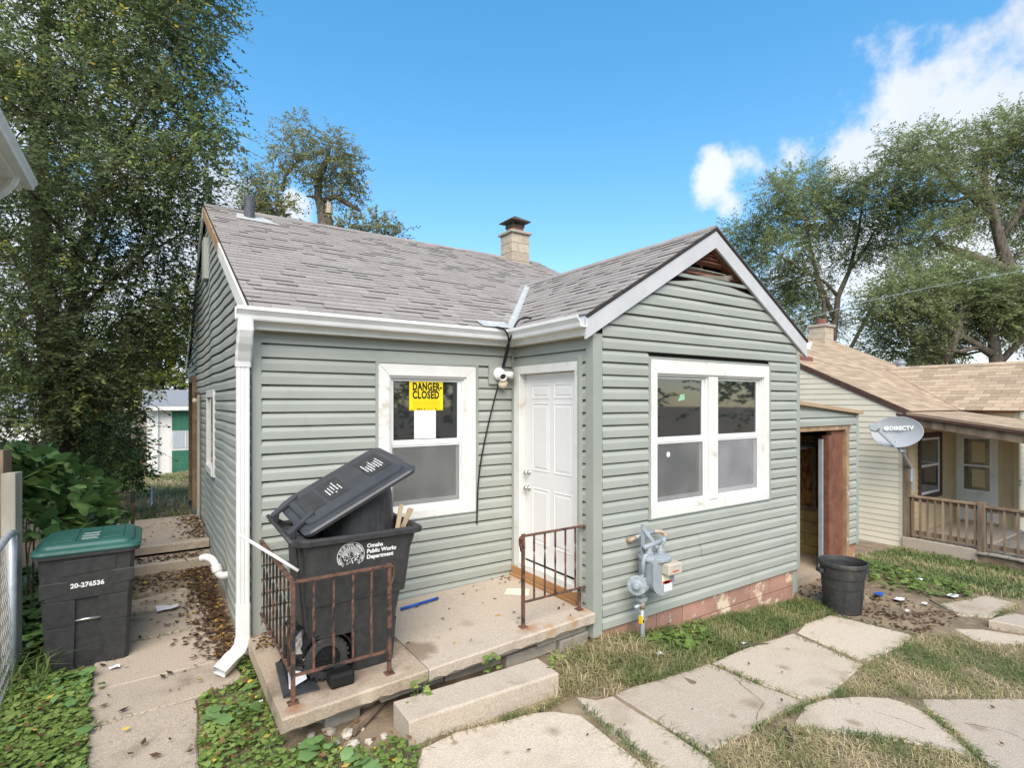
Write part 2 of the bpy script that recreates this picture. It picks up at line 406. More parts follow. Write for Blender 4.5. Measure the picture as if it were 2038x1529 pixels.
# ------------------------------------------------------------------ mesh helpers
class MB:
    def __init__(s):
        s.v, s.f, s.t, s.m = [], [], [], []
        s.tone = .5
        s.mi = 0
    def add(s, vs, fs):
        o = len(s.v)
        s.v += [tuple(p) for p in vs]
        s.t += [s.tone] * len(vs)
        for f in fs:
            s.f.append(tuple(i + o for i in f))
            s.m.append(s.mi)
        return s
    def box(s, x0, x1, y0, y1, z0, z1):
        x0, x1 = min(x0, x1), max(x0, x1)
        y0, y1 = min(y0, y1), max(y0, y1)
        z0, z1 = min(z0, z1), max(z0, z1)
        return s.add([(x0, y0, z0), (x1, y0, z0), (x1, y1, z0), (x0, y1, z0), (x0, y0, z1), (x1, y0, z1), (x1, y1, z1), (x0, y1, z1)],
                     [(0, 3, 2, 1), (4, 5, 6, 7), (0, 1, 5, 4), (1, 2, 6, 5), (2, 3, 7, 6), (3, 0, 4, 7)])
    def beam(s, a, b, wd, ht, up=(0, 0, 1)):
        a, b = Vector(a), Vector(b)
        d = (b - a).normalized()
        up = Vector(up)
        if abs(d.dot(up)) > .99:
            up = Vector((0, 1, 0))
        sx = d.cross(up).normalized() * wd / 2
        sz = sx.cross(d).normalized() * ht / 2
        vs = [a - sx - sz, a + sx - sz, a + sx + sz, a - sx + sz, b - sx - sz, b + sx - sz, b + sx + sz, b - sx + sz]
        return s.add(vs, [(0, 1, 2, 3), (7, 6, 5, 4), (0, 4, 5, 1), (1, 5, 6, 2), (2, 6, 7, 3), (3, 7, 4, 0)])
    def prism(s, poly, off):
        """polygon (3-D points) extruded by vector off"""
        n = len(poly)
        off = Vector(off)
        vs = [Vector(p) for p in poly]
        vs = vs + [p + off for p in vs]
        fs = [tuple(range(n - 1, -1, -1)), tuple(range(n, 2 * n))]
        fs += [(i, (i + 1) % n, n + (i + 1) % n, n + i) for i in range(n)]
        return s.add(vs, fs)
    def tube(s, path, rad, seg=8, caps=True):
        path = [Vector(p) for p in path]
        n = len(path)
        if isinstance(rad, (int, float)):
            rad = [rad] * n
        vs, fs = [], []
        prev = None
        for i, p in enumerate(path):
            d = (path[min(i + 1, n - 1)] - path[max(i - 1, 0)]).normalized()
            if prev is None:
                ref = Vector((0, 0, 1)) if abs(d.z) < .9 else Vector((1, 0, 0))
                sx = d.cross(ref).normalized()
            else:
                sx = (prev - d * prev.dot(d))
                sx = sx.normalized() if sx.length > 1e-5 else d.cross(Vector((1, 0, .3))).normalized()
            prev = sx
            sy = d.cross(sx).normalized()
            for k in range(seg):
                a = 2 * math.pi * k / seg
                vs.append(p + (sx * math.cos(a) + sy * math.sin(a)) * rad[i])
        for i in range(n - 1):
            for k in range(seg):
                fs.append((i * seg + k, i * seg + (k + 1) % seg, (i + 1) * seg + (k + 1) % seg, (i + 1) * seg + k))
        if caps:
            fs.append(tuple(range(seg - 1, -1, -1)))
            fs.append(tuple(range((n - 1) * seg, n * seg)))
        return s.add(vs, fs)
    def lathe(s, prof, c, seg=24, axis=(0, 0, 1), a0=0, a1=2 * math.pi):
        ax = Vector(axis).normalized()
        ref = Vector((1, 0, 0)) if abs(ax.x) < .9 else Vector((0, 1, 0))
        sx = (ref - ax * ref.dot(ax)).normalized()
        sy = ax.cross(sx)
        c = Vector(c)
        vs, fs = [], []
        for r, h in prof:
            for k in range(seg):
                a = a0 + (a1 - a0) * k / seg
                vs.append(c + ax * h + (sx * math.cos(a) + sy * math.sin(a)) * r)
        for i in range(len(prof) - 1):
            for k in range(seg):
                fs.append((i * seg + k, i * seg + (k + 1) % seg, (i + 1) * seg + (k + 1) % seg, (i + 1) * seg + k))
        return s.add(vs, fs)
    def loft(s, rings, cap0=True, cap1=True):
        n = len(rings[0])
        vs = [p for r in rings for p in r]
        fs = []
        for i in range(len(rings) - 1):
            for k in range(n):
                fs.append((i * n + k, i * n + (k + 1) % n, (i + 1) * n + (k + 1) % n, (i + 1) * n + k))
        if cap0:
            fs.append(tuple(range(n - 1, -1, -1)))
        if cap1:
            fs.append(tuple(range((len(rings) - 1) * n, len(rings) * n)))
        return s.add(vs, fs)
    def mesh(s, name, mats, smooth=False):
        me = bpy.data.meshes.new(name)
        me.from_pydata(s.v, [], s.f)
        for m in (mats if isinstance(mats, (list, tuple)) else [mats]):
            me.materials.append(MATS[m])
        if any(s.m):
            me.polygons.foreach_set('material_index', s.m)
        a = me.attributes.new('tone', 'FLOAT', 'POINT')
        a.data.foreach_set('value', s.t)
        if smooth:
            me.polygons.foreach_set('use_smooth', [True] * len(s.f))
        me.update()
        return me
    def build(s, name, mats, parent=None, smooth=False, bevel=0, seg=2, angle=None):
        return link(name, s.mesh(name, mats, smooth), parent, bevel, seg)
def link(name, me, parent=None, bevel=0, seg=2, loc=None, rot=None):
    o = bpy.data.objects.new(name, me)
    COL.objects.link(o)
    put(o, parent)
    if loc is not None:
        o.location = Vector(o.location) + Vector(loc)
    if rot is not None:
        o.rotation_euler = rot
    if bevel:
        b = o.modifiers.new('bevel', 'BEVEL')
        b.width = bevel
        b.segments = seg
        b.limit_method = 'ANGLE'
        b.angle_limit = R(35)
        b.harden_normals = False
    return o
def put(o, parent):
    """parent o so that its mesh data stays in world coordinates"""
    if parent is not None:
        o.parent = parent
        if parent.type == 'EMPTY':
            o.location = -Vector(parent.location)
def thing(name, label, cat, loc=(0, 0, 0), group=None):
    o = bpy.data.objects.new(name, None)
    o.empty_display_size = .1
    COL.objects.link(o)
    o.location = loc
    return tag(o, label, cat, group)
def tag(o, label, cat, group=None):
    o['label'] = label
    o['category'] = cat
    if group:
        o['group'] = group
    return o
def kind(o, k):
    o['kind'] = k
    return o
def text_mesh(body, size, mat, name='lettering', extrude=.0008, xs=1.0, bold=0, align='LEFT', spacing=1.0, line=1.0):
    c = bpy.data.curves.new(name, 'FONT')
    c.body = body
    c.size = size
    c.extrude = extrude
    c.offset = bold
    c.align_x = align
    c.space_character = spacing
    c.space_line = line
    c.resolution_u = 3
    o = bpy.data.objects.new(name, c)
    COL.objects.link(o)
    dg = bpy.context.evaluated_depsgraph_get()
    me = bpy.data.meshes.new_from_object(o.evaluated_get(dg))
    bpy.data.objects.remove(o)
    me.materials.clear()
    me.materials.append(MATS[mat])
    for v in me.vertices:
        v.co.x *= xs
    return me
def text_on(name, body, size, mat, origin, xdir, ydir, parent, **k):
    """lettering laid on a surface: origin + x*xdir + y*ydir, facing xdir x ydir"""
    me = text_mesh(body, size, mat, name, **k)
    x, y = Vector(xdir).normalized(), Vector(ydir).normalized()
    n = x.cross(y).normalized()
    mtx = Matrix(((x.x, y.x, n.x, origin[0]), (x.y, y.y, n.y, origin[1]), (x.z, y.z, n.z, origin[2]), (0, 0, 0, 1)))
    me.transform(mtx)
    return link(name, me, parent)
def clip(poly, a, b, c):
    """keep the part of a 2-D polygon where a*x + b*y + c >= 0"""
    outp = []
    for i in range(len(poly)):
        p, q = poly[i], poly[(i + 1) % len(poly)]
        dp, dq = a * p[0] + b * p[1] + c, a * q[0] + b * q[1] + c
        if dp >= 0:
            outp.append(p)
        if (dp >= 0) != (dq >= 0):
            k = dp / (dp - dq)
            outp.append((p[0] + (q[0] - p[0]) * k, p[1] + (q[1] - p[1]) * k))
    return outp

# ------------------------------------------------------------------ ground
def interp(x, pts):
    if x <= pts[0][0]:
        return pts[0][1]
    for (a, b), (c, d) in zip(pts, pts[1:]):
        if x <= c:
            k = (x - a) / (c - a)
            return b + (d - b) * k
    return pts[-1][1]
GX = [(-60, .6), (-3, -.27), (2, -.30), (3, -.34), (4, -.44), (6.2, -.62), (8.2, -.56), (10, -.8), (12, -1.04), (20, -1.3), (70, -3)]
GY = [(-60, -.5), (2, 0), (3.2, .03), (5, .17), (8, .1), (22, -.75), (70, -2.5)]
def g0(x, y):
    return interp(x, GX) + interp(y, GY) * (1 if x < 0 else max(.25, 1 - x / 4))
def g(x, y):
    return g0(x, y)
def onground(u, v, lift=0):
    lo, hi = .5, 90
    d = ray(u, v)
    t = .5
    while t < 90:
        p = at(u, v, t)
        if p.z < g(p.x, p.y) + lift:
            break
        t *= 1.03
    a, b = t / 1.03, t
    for _ in range(30):
        m = (a + b) / 2
        p = at(u, v, m)
        if p.z < g(p.x, p.y) + lift:
            b = m
        else:
            a = m
    p = at(u, v, b)
    return Vector((p.x, p.y, g(p.x, p.y) + lift))
def axis_steps(lo, hi, step, far):
    a = list(np.arange(lo, hi + step / 2, step))
    k, s = lo, step
    left = []
    while k > -far:
        s *= 1.35
        k -= s
        left.append(k)
    k, s = hi, step
    right = []
    while k < far:
        s *= 1.35
        k += s
        right.append(k)
    return left[::-1] + a + right
xs, ys = axis_steps(-3, 14, .16, 400), axis_steps(-4.5, 7, .16, 400)
mb = MB()
rg = random.Random(3)
nx = len(xs)
vs = []
for y in ys:
    for x in xs:
        n = rg.uniform(-.008, .008) if (-3 < x < 14 and -5 < y < 7) else 0
        vs.append((x, y, g(x, y) + n))
fs = [(j * nx + i, j * nx + i + 1, (j + 1) * nx + i + 1, (j + 1) * nx + i) for j in range(len(ys) - 1) for i in range(nx - 1)]
mb.add(vs, fs)
kind(mb.build('ground', 'soil', smooth=True), 'structure')
# ------------------------------------------------------------------ the green house
W, XB, YB, DEP = 6.17, 2.68, -1.33, 8.7
XR = (XB + W) / 2                      # ridge of the front wing
S = .12                               # height of one siding course
EAVE_Z, OV = 2.735, .14
RIDGE_Y, RIDGE_Z, WING_Z = 4.35, 4.93, 3.86
MS = (RIDGE_Z - EAVE_Z) / (RIDGE_Y + OV)          # roof slopes
WS = (WING_Z - EAVE_Z) / (XR - XB + OV)
JY = -OV + (WING_Z - EAVE_Z) / MS                 # where the wing ridge runs into the main roof
house = thing('house', 'small grey-green sided house with front wing, white door and grey shingle roof', 'house', (0, 0, -.3))

def zmain(y):
    return EAVE_Z + MS * (y + OV) if y < RIDGE_Y else RIDGE_Z - MS * (y - RIDGE_Y)

# dutch-lap profile: (height in course, stand-off)
PROF = [(.0, -.004), (0, .02), (.004, .022), (.062, .022), (.07, .021), (.107, .003), (.111, -.018), (.124, -.02)]
rs = random.Random(21)
def course(wallobj, z, segs, place, wob=None, mat='siding', prof=PROF, step=None, name='siding_board'):
    """one siding course: segs = list of (a_bottom, b_bottom, a_top, b_top) along the wall; place(a, out, z) -> point"""
    mb = MB()
    mb.tone = rs.random()
    dz = rs.uniform(-.002, .002)
    for (a0, b0, a1, b1) in segs:
        n = max(1, int(abs(b0 - a0) / step)) if step else 1
        grid = []
        for i in range(n + 1):
            k = i / n
            row = []
            for h, o_ in prof:
                q = max(0, min(1, h / S))
                a, b = a0 + (a1 - a0) * q, b0 + (b1 - b0) * q
                al = a + (b - a) * k
                ww = wob(al, z + h) if wob else 0
                row.append(place(al, o_ + ww, z + h + dz))
            grid.append(row)
        m = len(prof)
        vs = [p for r in grid for p in r]
        fs = [(i * m + j, (i + 1) * m + j, (i + 1) * m + j + 1, i * m + j + 1) for i in range(n) for j in range(m - 1)]
        mb.add(vs, fs)
    if mb.f:
        mb.build(name, mat, wallobj)
def segs_minus(a, b, holes):
    out = [(a, b)]
    for h0, h1 in holes:
        nw = []
        for p, q in out:
            if h1 <= p or h0 >= q:
                nw.append((p, q))
            else:
                if h0 > p:
                    nw.append((p, h0))
                if h1 < q:
                    nw.append((h1, q))
        out = nw
    return [s for s in out if s[1] - s[0] > .01]
def sided_wall(wallobj, a, b, zs, place, holes=(), top=None, wob=None, mat='siding', step=None):
    """holes = (a0, a1, z0, z1); top(z) -> (a, b) limits under a rake"""
    for z in zs:
        hl = [(h[0], h[1]) for h in holes if z + S * .6 > h[2] and z + S * .4 < h[3]]
        lo, hi = (a, b), (a, b)
        if top:
            lo, hi = top(z), top(z + S)
            if lo is None:
                continue
            hi = hi or ((lo[0] + lo[1]) / 2,) * 2
        sg = []
        for p, q in segs_minus(max(a, lo[0]), min(b, lo[1]), hl):
            p1 = max(p, hi[0]) if abs(p - max(a, lo[0])) < 1e-6 else p
            q1 = min(q, hi[1]) if abs(q - min(b, lo[1])) < 1e-6 else q
            sg.append((p, q, p1, q1))
        for s1 in sg:
            pcs = [s1]
            if s1[1] - s1[0] > 1.9 and rs.random() < .45 and s1[0] == s1[2] and s1[1] == s1[3]:
                # lapped butt joint: the second length stands a hair proud
                c_ = rs.uniform(s1[0] + .5, s1[1] - .5)
                pcs = [(s1[0], c_ + .02, s1[2], c_ + .02), (c_, s1[1], c_, s1[3])]
            for n_, s2 in enumerate(pcs):
                ph, am = rs.uniform(0, 6.28), rs.uniform(.0008, .0028)
                w2_ = wob or (lambda a, zz, ph=ph, am=am, n_=n_: am * math.sin(a * 3.7 + ph) + am * .6 * math.sin(a * 8.3 + ph * 2) + n_ * .0035)
                course(wallobj, z, [s2], place, w2_, mat, PROF, step or .3)

# window openings in the wall planes
MW = (1.2, 2.06, .84, 2.2)            # main wall window opening  x0 x1 z0 z1
GW = (3.52, 5.4, .85, 2.23)           # twin window opening in the wing
def backing(name, poly_pieces, thick, mat='dirt_and_dark_black'):
    mb = MB()
    for p in poly_pieces:
        mb.prism(p, thick)
    return mb.build(name, mat, house)
def rect_y(x0, x1, z0, z1, y):
    return [(x0, y, z0), (x1, y, z0), (x1, y, z1), (x0, y, z1)]
def rect_x(y0, y1, z0, z1, x):
    return [(x, y0, z0), (x, y1, z0), (x, y1, z1), (x, y0, z1)]
zb = -.2
# main front wall
wf = backing('front_wall', [rect_y(0, MW[0], zb, 2.6, .03), rect_y(MW[1], XB, zb, 2.6, .03), rect_y(MW[0], MW[1], zb, MW[2], .03), rect_y(MW[0], MW[1], MW[3], 2.6, .03)], (0, .1, 0), 'shingle_edge_gap_shade')  # near-black backing paints the shade inside the siding laps
zs_main = [2.45 - S * k for k in range(22)] + [2.45 + .0]
sided_wall(wf, .035, XB - .02, [2.45 - S * k for k in range(0, 23)], lambda a, o, z: (a, -o, min(z, 2.57)), holes=[(1.06, 2.2, .74, 2.33)])
# wing front wall with its gable
ZV = 3.27                              # siding stops here; open gable vent above
gable = [(XB, YB + .002, zb), (W, YB + .002, zb)]
wg = backing('wing_wall', [rect_y(XB, GW[0], zb, 2.6, YB + .03), rect_y(GW[1], W, zb, 2.6, YB + .03), rect_y(GW[0], GW[1], zb, GW[2], YB + .03), rect_y(GW[0], GW[1], GW[3], 2.6, YB + .03),
                           [(XB, YB + .03, 2.6), (W, YB + .03, 2.6), (XR + (WING_Z - ZV) / WS - .14, YB + .03, ZV), (XR - (WING_Z - ZV) / WS + .14, YB + .03, ZV)]], (0, .1, 0), 'shingle_edge_gap_shade')
def gtop(z):
    if z < 2.5:
        return (XB, W)
    if z > ZV - .02:
        return None
    h = (WING_Z - .17 - z) / WS
    return (max(XB, XR - h), min(W, XR + h))
sided_wall(wg, XB + .09, W - .05, [zb + S * k for k in range(30)], lambda a, o, z: (a, YB - o, min(z, ZV)), holes=[(3.4, 5.51, .74, 2.385)], top=gtop)
# wing side wall (door)
DY0, DY1 = -.15, -1.10                # door opening
wd = backing('entry_wall', [rect_x(YB, DY1, zb, 2.6, XB + .03), rect_x(DY0, 0, zb, 2.6, XB + .03), rect_x(DY1, DY0, 2.25, 2.6, XB + .03)], (.07, 0, 0), 'shingle_edge_gap_shade')
sided_wall(wd, YB + .08, -.03, [zb + S * k for k in range(24)], lambda a, o, z: (XB - o, a, min(z, 2.58)), holes=[(-1.18, 0, -.05, 2.34)])
# left wall, its vinyl bulging in waves
LD0, LD1 = 6.25, 7.4                  # side door frame
LW0, LW1 = 2.98, 3.95                  # small side window
wl = backing('side_wall', [rect_x(0, DEP, -.5, 2.6, .03), [(.03, 0, 2.6), (.03, DEP, 2.6), (.03, RIDGE_Y, RIDGE_Z - .13)]], (.08, 0, 0), 'shingle_edge_gap_shade')
def wob(y, z):
    return .013 + .012 * math.sin(y * 2.1 + z * .35) + .007 * math.sin(y * 4.7 - z * .8 + 1)
def ltop(z):
    if z < 2.45:
        return (0, DEP)
    d = (z + .16 - EAVE_Z) / MS - OV
    return (d, DEP - d) if d < RIDGE_Y - .1 else None
sided_wall(wl, .06, DEP - .04, [-.32 + S * k for k in range(45)], lambda a, o, z: (-o, a, z), holes=[(LW0 - .06, LW1 + .06, .95, 2.1), (LD0, LD1, 0, 2.45)], top=ltop, wob=wob, step=.22)
wb = backing('rear_wall', [rect_y(0, W, -.5, 2.6, DEP)], (0, -.08, 0), 'siding_flat')
wr = backing('right_wall', [rect_x(YB, DEP, -.5, 2.6, W), [(W, 0, 2.6), (W, DEP, 2.6), (W, RIDGE_Y, RIDGE_Z - .1)]], (-.1, 0, 0), 'siding_flat')
# foundation: painted blocks under the wing, rest plain
fd = MB().box(.05, W - .06, .02, DEP - .05, -1.2, zb + .004).box(XB + .05, W - .06, YB + .03, .02, -1.2, zb + .004).build('foundation', 'block_pink', house)
rf = random.Random(9)
for row, z0 in enumerate((-.405, -.61, -.815)):
    x = XB + .06 - (.2 if row % 2 else 0)
    while x < W - .06:
        x1 = min(x + .395, W - .055)
        mb = MB()
        mb.tone = rf.random()
        mb.box(max(x, XB + .05), x1, YB + .004 + rf.uniform(0, .006), YB + .05, z0 + .005, z0 + .2)
        mb.build('foundation_block', 'block_pink', fd, bevel=.004)
        x += .402
mb = MB()
for z0 in (-.405, -.61):
    for k in range(22):
        mb.tone = rf.random()
        mb.box(.004 + rf.uniform(0, .006), .05, .02 + k * .395, .02 + k * .395 + .388, z0 + .005, z0 + .2)
kind(mb.build('foundation_block', 'block_pink', fd), 'stuff')
# corner posts
def post(x0, x1, y0, y1, z0, z1, nm='corner_post'):
    MB().box(x0, x1, y0, y1, z0, z1).build(nm, 'siding_flat', house, bevel=.004)
post(-.022, .05, -.024, .06, -.24, 2.575)
post(XB - .026, XB + .085, YB - .026, YB + .085, -.25, 2.575)
post(W - .05, W + .022, YB - .024, YB + .06, -.21, 2.56)
post(XB - .045, XB - .018, -.045, -.018, 0, 2.58)
post(-.02, .05, DEP - .06, DEP + .02, -.3, 2.6)

# ---------------- windows
def sash_window(x0, x1, z0, z1, y, casing, parent_label=None, mid=None, screen='screen', sill=True, bottom_pane='pane'):
    """double-hung window facing -Y in the wall plane y; returns the window part"""
    cw = casing
    wdw = MB().box(x0 - cw, x1 + cw, y - .03, y + .1, z1, z1 + cw + .02)
    return wdw
def frame(mb, x0, x1, z0, z1, y0, y1, l, r, b, t):
    mb.box(x0, x0 + l, y0, y1, z0, z1)
    mb.box(x1 - r, x1, y0, y1, z0, z1)
    mb.box(x0 + l, x1 - r, y0, y1, z0, z0 + b)
    mb.box(x0 + l, x1 - r, y0, y1, z1 - t, z1)
def hung(win, x0, x1, z0, z1, y, zm, scr, green=False):
    """the two sashes, panes and the insect screen of one light"""
    m = MB()
    frame(m, x0, x1, z0, z1, y + .012, y + .1, .014, .022, .022, .012)
    m.build('frame', 'white_metal', win, bevel=.002)
    a0, a1 = x0 + .014, x1 - .022
    m = MB()
    frame(m, a0, a1, zm - .03, z1 - .012, y + .03, y + .055, .03, .042, .055, .022)
    m.build('upper_sash', 'white_metal', win, bevel=.003)
    MB().box(a0 + .04, a1 - .04, y + .042, y + .046, zm + .02, z1 - .03).build('pane', 'pane', win)
    m = MB()
    frame(m, a0, a1, z0 + .022, zm - .005, y + .06, y + .085, .042, .042, .06, .045)
    m.build('lower_sash', 'white_metal', win, bevel=.003)
    MB().box(a0 + .04, a1 - .04, y + .07, y + .074, z0 + .08, zm - .045).build('pane', 'pane', win)
    # screen in its thin frame covers the lower half
    m = MB()
    frame(m, a0 + .003, a1 - .003, z0 + .024, zm - .032, y + .034, y + .044, .014, .014, .014, .014)
    m.build('screen_frame', 'white_metal', win)
    MB().box(a0 + .015, a1 - .015, y + .038, y + .04, z0 + .037, zm - .045).build('insect_screen', scr, win)
    # sash locks on the meeting rail
    for k in (.28, .75):
        xk = a0 + (a1 - a0) * k
        MB().box(xk - .025, xk + .025, y + .05, y + .066, zm + .025, zm + .033).box(xk - .012, xk + .012, y + .05, y + .062, zm + .03, zm + .043).build('sash_lock', 'light_green', win)
# screen shows the sash behind it: part-transparent mesh cloth
for nm in ('screen', 'screen_dirty'):
    mt = MATS[nm].node_tree
    tr = mt.nodes.new('ShaderNodeBsdfTransparent')
    mx = mt.nodes.new('ShaderNodeMixShader')
    mx.inputs[0].default_value = .62
    mt.links.new(mt.nodes['Principled BSDF'].outputs[0], mx.inputs[1])
    mt.links.new(tr.outputs[0], mx.inputs[2])
    mt.links.new(mx.outputs[0], mt.nodes['Material Output'].inputs[0])
def mitred(x0, x1, z0, z1, y, wd_, th, name, mat, par, wt=None, wbot=None):
    wt = wt or wd_
    wbot = wbot or wd_
    o = [(x0 - wd_, z0 - wbot), (x1 + wd_, z0 - wbot), (x1 + wd_, z1 + wt), (x0 - wd_, z1 + wt)]
    i = [(x0, z0), (x1, z0), (x1, z1), (x0, z1)]
    for k in range(4):
        a, b, c, d = o[k], o[(k + 1) % 4], i[(k + 1) % 4], i[k]
        gx, gz = (a[0] + b[0] + c[0] + d[0]) / 4, (a[1] + b[1] + c[1] + d[1]) / 4
        q = [(p[0] + (gx - p[0]) * .002, y, p[1] + (gz - p[1]) * .002) for p in (a, b, c, d)]
        MB().prism(q, (0, -th, 0)).build(name, mat, par, bevel=.003)
win1 = MB().box(MW[0] - .11, MW[1] + .11, .004, .02, MW[3], MW[3] + .1).build('window', 'white_trim', house)
mitred(MW[0], MW[1], MW[2], MW[3], .006, .112, .03, 'casing', 'white_trim', win1, .115, .08)
m = MB()
frame(m, MW[0] - .002, MW[1] + .002, MW[2] - .002, MW[3] + .002, -.005, .11, .02, .02, .02, .02)
m.build('jamb', 'white_trim', win1)
hung(win1, MW[0] + .018, MW[1] - .018, MW[2] + .018, MW[3] - .018, .0, 1.53, 'screen')
MB().box(MW[0], MW[1], .13, .16, MW[2], MW[3]).build('dark_room', 'dirt_and_dark_black', win1)  # black board standing for the unlit room
win2 = MB().box(GW[0] - .1, GW[1] + .1, YB + .004, YB + .02, GW[3], GW[3] + .1).build('window', 'white_trim', house)
mitred(GW[0], GW[1], GW[2], GW[3], YB + .006, .1, .03, 'casing', 'white_trim', win2, .145, .09)
m = MB()
frame(m, GW[0] - .002, GW[1] + .002, GW[2] - .002, GW[3] + .002, YB - .005, YB + .11, .02, .02, .02, .02)
m.build('jamb', 'white_trim', win2)
MB().box(4.355, 4.51, YB - .02, YB + .1, GW[2] + .018, GW[3] - .018).build('mullion', 'white_trim', win2, bevel=.004)
hung(win2, GW[0] + .018, 4.355, GW[2] + .018, GW[3] - .018, YB, 1.55, 'screen')
hung(win2, 4.51, GW[1] - .018, GW[2] + .018, GW[3] - .018, YB, 1.55, 'screen_dirty')
MB().box(GW[0], GW[1], YB + .13, YB + .16, GW[2], GW[3]).build('dark_room', 'dirt_and_dark_black', win2)  # another black board in place of unlit room depth
# j-channel round both windows
for (x0, x1, z0, z1, y) in ((MW[0] - .14, MW[1] + .14, MW[2] - .085, MW[3] + .14, 0), (GW[0] - .125, GW[1] + .125, GW[2] - .095, GW[3] + .165, YB)):
    m = MB()
    frame(m, x0, x1, z0, z1, y - .028, y + .0, .026, .026, .012, .02)
    m.build('trim_channel', 'siding_flat', house)
# side window on the left wall, seen edge-on
m = MB()
m.box(-.06, -.01, LW0 - .05, LW0 + .05, .95, 2.1).box(-.06, -.01, LW1 - .05, LW1 + .05, .95, 2.1).box(-.06, -.01, LW0 + .05, LW1 - .05, 2.0, 2.1).box(-.075, -.01, LW0 + .05, LW1 - .05, .95, 1.05)
m.build('side_window', 'white_trim', house, bevel=.004)
MB().box(-.03, -.012, LW0 + .05, LW1 - .05, 1.05, 2.0).build('pane', 'pane', house)
# side door frame: bare brown boards, conduit and a little lamp
m = MB().box(-.1, -.01, LD0, LD0 + .1, 0, 2.42).box(-.1, -.01, LD1 - .1, LD1, 0, 2.42).box(-.1, -.01, LD0 + .1, LD1 - .1, 2.3, 2.42)
m.build('side_door_frame', 'bare_wood', house)
MB().box(-.05, -.012, LD0 + .1, LD1 - .1, 0, 2.3).build('side_door', 'green_panel', house)
MB().tube([(-.06, 5.35, -.05), (-.06, 5.35, 2.0), (-.05, 5.35, 2.06)], .028, 8).build('conduit', 'grey_wood', house)
lampp = MB().lathe([(.02, 0), (.05, .01), (.05, .04), (.03, .05)], (-.06, 5.6, 2.0), 10).tube([(-.02, 5.6, 2.1), (-.1, 5.6, 2.1), (-.1, 5.6, 2.0)], .015, 6).build('porch_lamp', 'rust', house)
MB().lathe([(0, -.09), (.035, -.075), (.045, -.04), (.03, 0)], (-.1, 5.6, 2.0), 12).build('bulb', 'cream_plastic', lampp, smooth=True)
MB().box(-.09, -.01, 4.0, 4.32, 3.75, 4.35).build('gable_louvre', 'siding_flat', house)

# ---------------- front door
MB().box(XB + .055, XB + .095, DY1 + .012, DY0 - .012, .2, 2.238).build('front_door', 'door_white', house)
door = house.children[-1]
dw0, dw1 = DY0 - .012, DY1 + .012
for (z0, z1) in ((2.02 - .0, 2.12), (1.2, 1.92), (.42, 1.0)):
    for a, b in ((.14, .45), (.55, .86)):
        y0, y1 = dw0 + (dw1 - dw0) * a, dw0 + (dw1 - dw0) * b
        if z0 > 2:
            z0, z1 = 1.98, 2.12
        m = MB()
        # moulded ring, then the raised field
        def ring(i, x):
            return [(x, y0 - i, z0 + i), (x, y1 + i, z0 + i), (x, y1 + i, z1 - i), (x, y0 - i, z1 - i)]
        m.loft([ring(-.012, XB + .0545), ring(0, XB + .049), ring(.012, XB + .0575), ring(.022, XB + .0575), ring(.035, XB + .051), ring(.04, XB + .0505)], cap0=False)
        m.build('door_panel', 'door_white', door)
for z, r in ((1.16, .028), (.99, .03)):
    MB().lathe([(r, 0), (r, .008), (.012, .012), (.012, .035), (r * .9, .045), (r, .058), (r * .75, .068), (0, .07)], (XB + .055, DY0 - .075, z), 16, (-1, 0, 0)).build('door_knob' if z < 1.1 else 'deadbolt', 'steel', door, smooth=True)
m = MB().box(XB - .035, XB + .125, DY0 - .006, DY0 + .1, .112, 2.33).box(XB - .035, XB + .125, DY1 - .065, DY1 + .006, .112, 2.33).box(XB - .035, XB + .125, DY1 + .006, DY0 - .006, 2.244, 2.33)
m.build('door_casing', 'white_trim', house, bevel=.004)
MB().box(XB - .05, XB + .12, DY1 + .001, DY0 - .001, .11, .18).build('threshold', 'white_trim', house, bevel=.004)
MB().box(XB + .052, XB + .1, DY1 + .002, DY0 - .002, .178, .2).build('door_sweep', 'dirt_and_dark_black', door)
MB().box(XB - .055, XB, DY1 - .06, -.03, .035, .112).build('sill_board', 'new_wood', house, bevel=.004)
MB().box(XB - .075, XB - .005, DY1 - .05, -.02, -.05, .033).build('sill_board', 'new_wood', house, bevel=.004)
MB().box(XB - .06, XB - .02, DY1 - .095, DY1 - .066, -.03, 2.38).build('trim_channel', 'siding_flat', house)

# ---------------- roof
def to3(fn, p, lift=0):
    return fn(p[0], p[1], lift)
cm, cw_ = math.sqrt(1 + MS * MS), math.sqrt(1 + WS * WS)
def main_pt(x, sl, lift=0):             # x along the eave, sl = distance up the slope
    y = -OV + sl / cm
    return Vector((x, y - MS / cm * lift, EAVE_Z + MS * sl / cm + lift / cm))
def wing_pt(y, sl, lift=0):             # left slope of the wing
    x = XB - OV + sl / cw_
    return Vector((x - WS / cw_ * lift, y, EAVE_Z + WS * sl / cw_ + lift / cw_))
deck = MB()
XL, XRt = -.06, W + .06
TH = -.035
def slabpoly(pts, fn):
    deck.prism([fn(p[0], p[1], TH) for p in pts], fn(0, 0, 0) - fn(0, 0, TH))
SLM, SLW = (RIDGE_Y + OV) * cm, (XR - XB + OV) * cw_
JS = (JY + OV) * cm
YG = YB - .06
slabpoly([(XL, 0), (XB - OV, 0), (XR, JS), (XR, SLM), (XL, SLM)], main_pt)
slabpoly([(XR, JS), (W + .06, .2), (XRt, SLM), (XR, SLM)], main_pt)
slabpoly([(YG, 0), (YG, SLW), (JY, SLW), (-OV, 0)], lambda a, b, c=0: wing_pt(a, b, c))
rear = [Vector((XL, RIDGE_Y, RIDGE_Z)), Vector((XRt, RIDGE_Y, RIDGE_Z)), Vector((XRt, DEP + OV, EAVE_Z)), Vector((XL, DEP + OV, EAVE_Z))]
deck.prism(rear, (0, -.01, -.035))
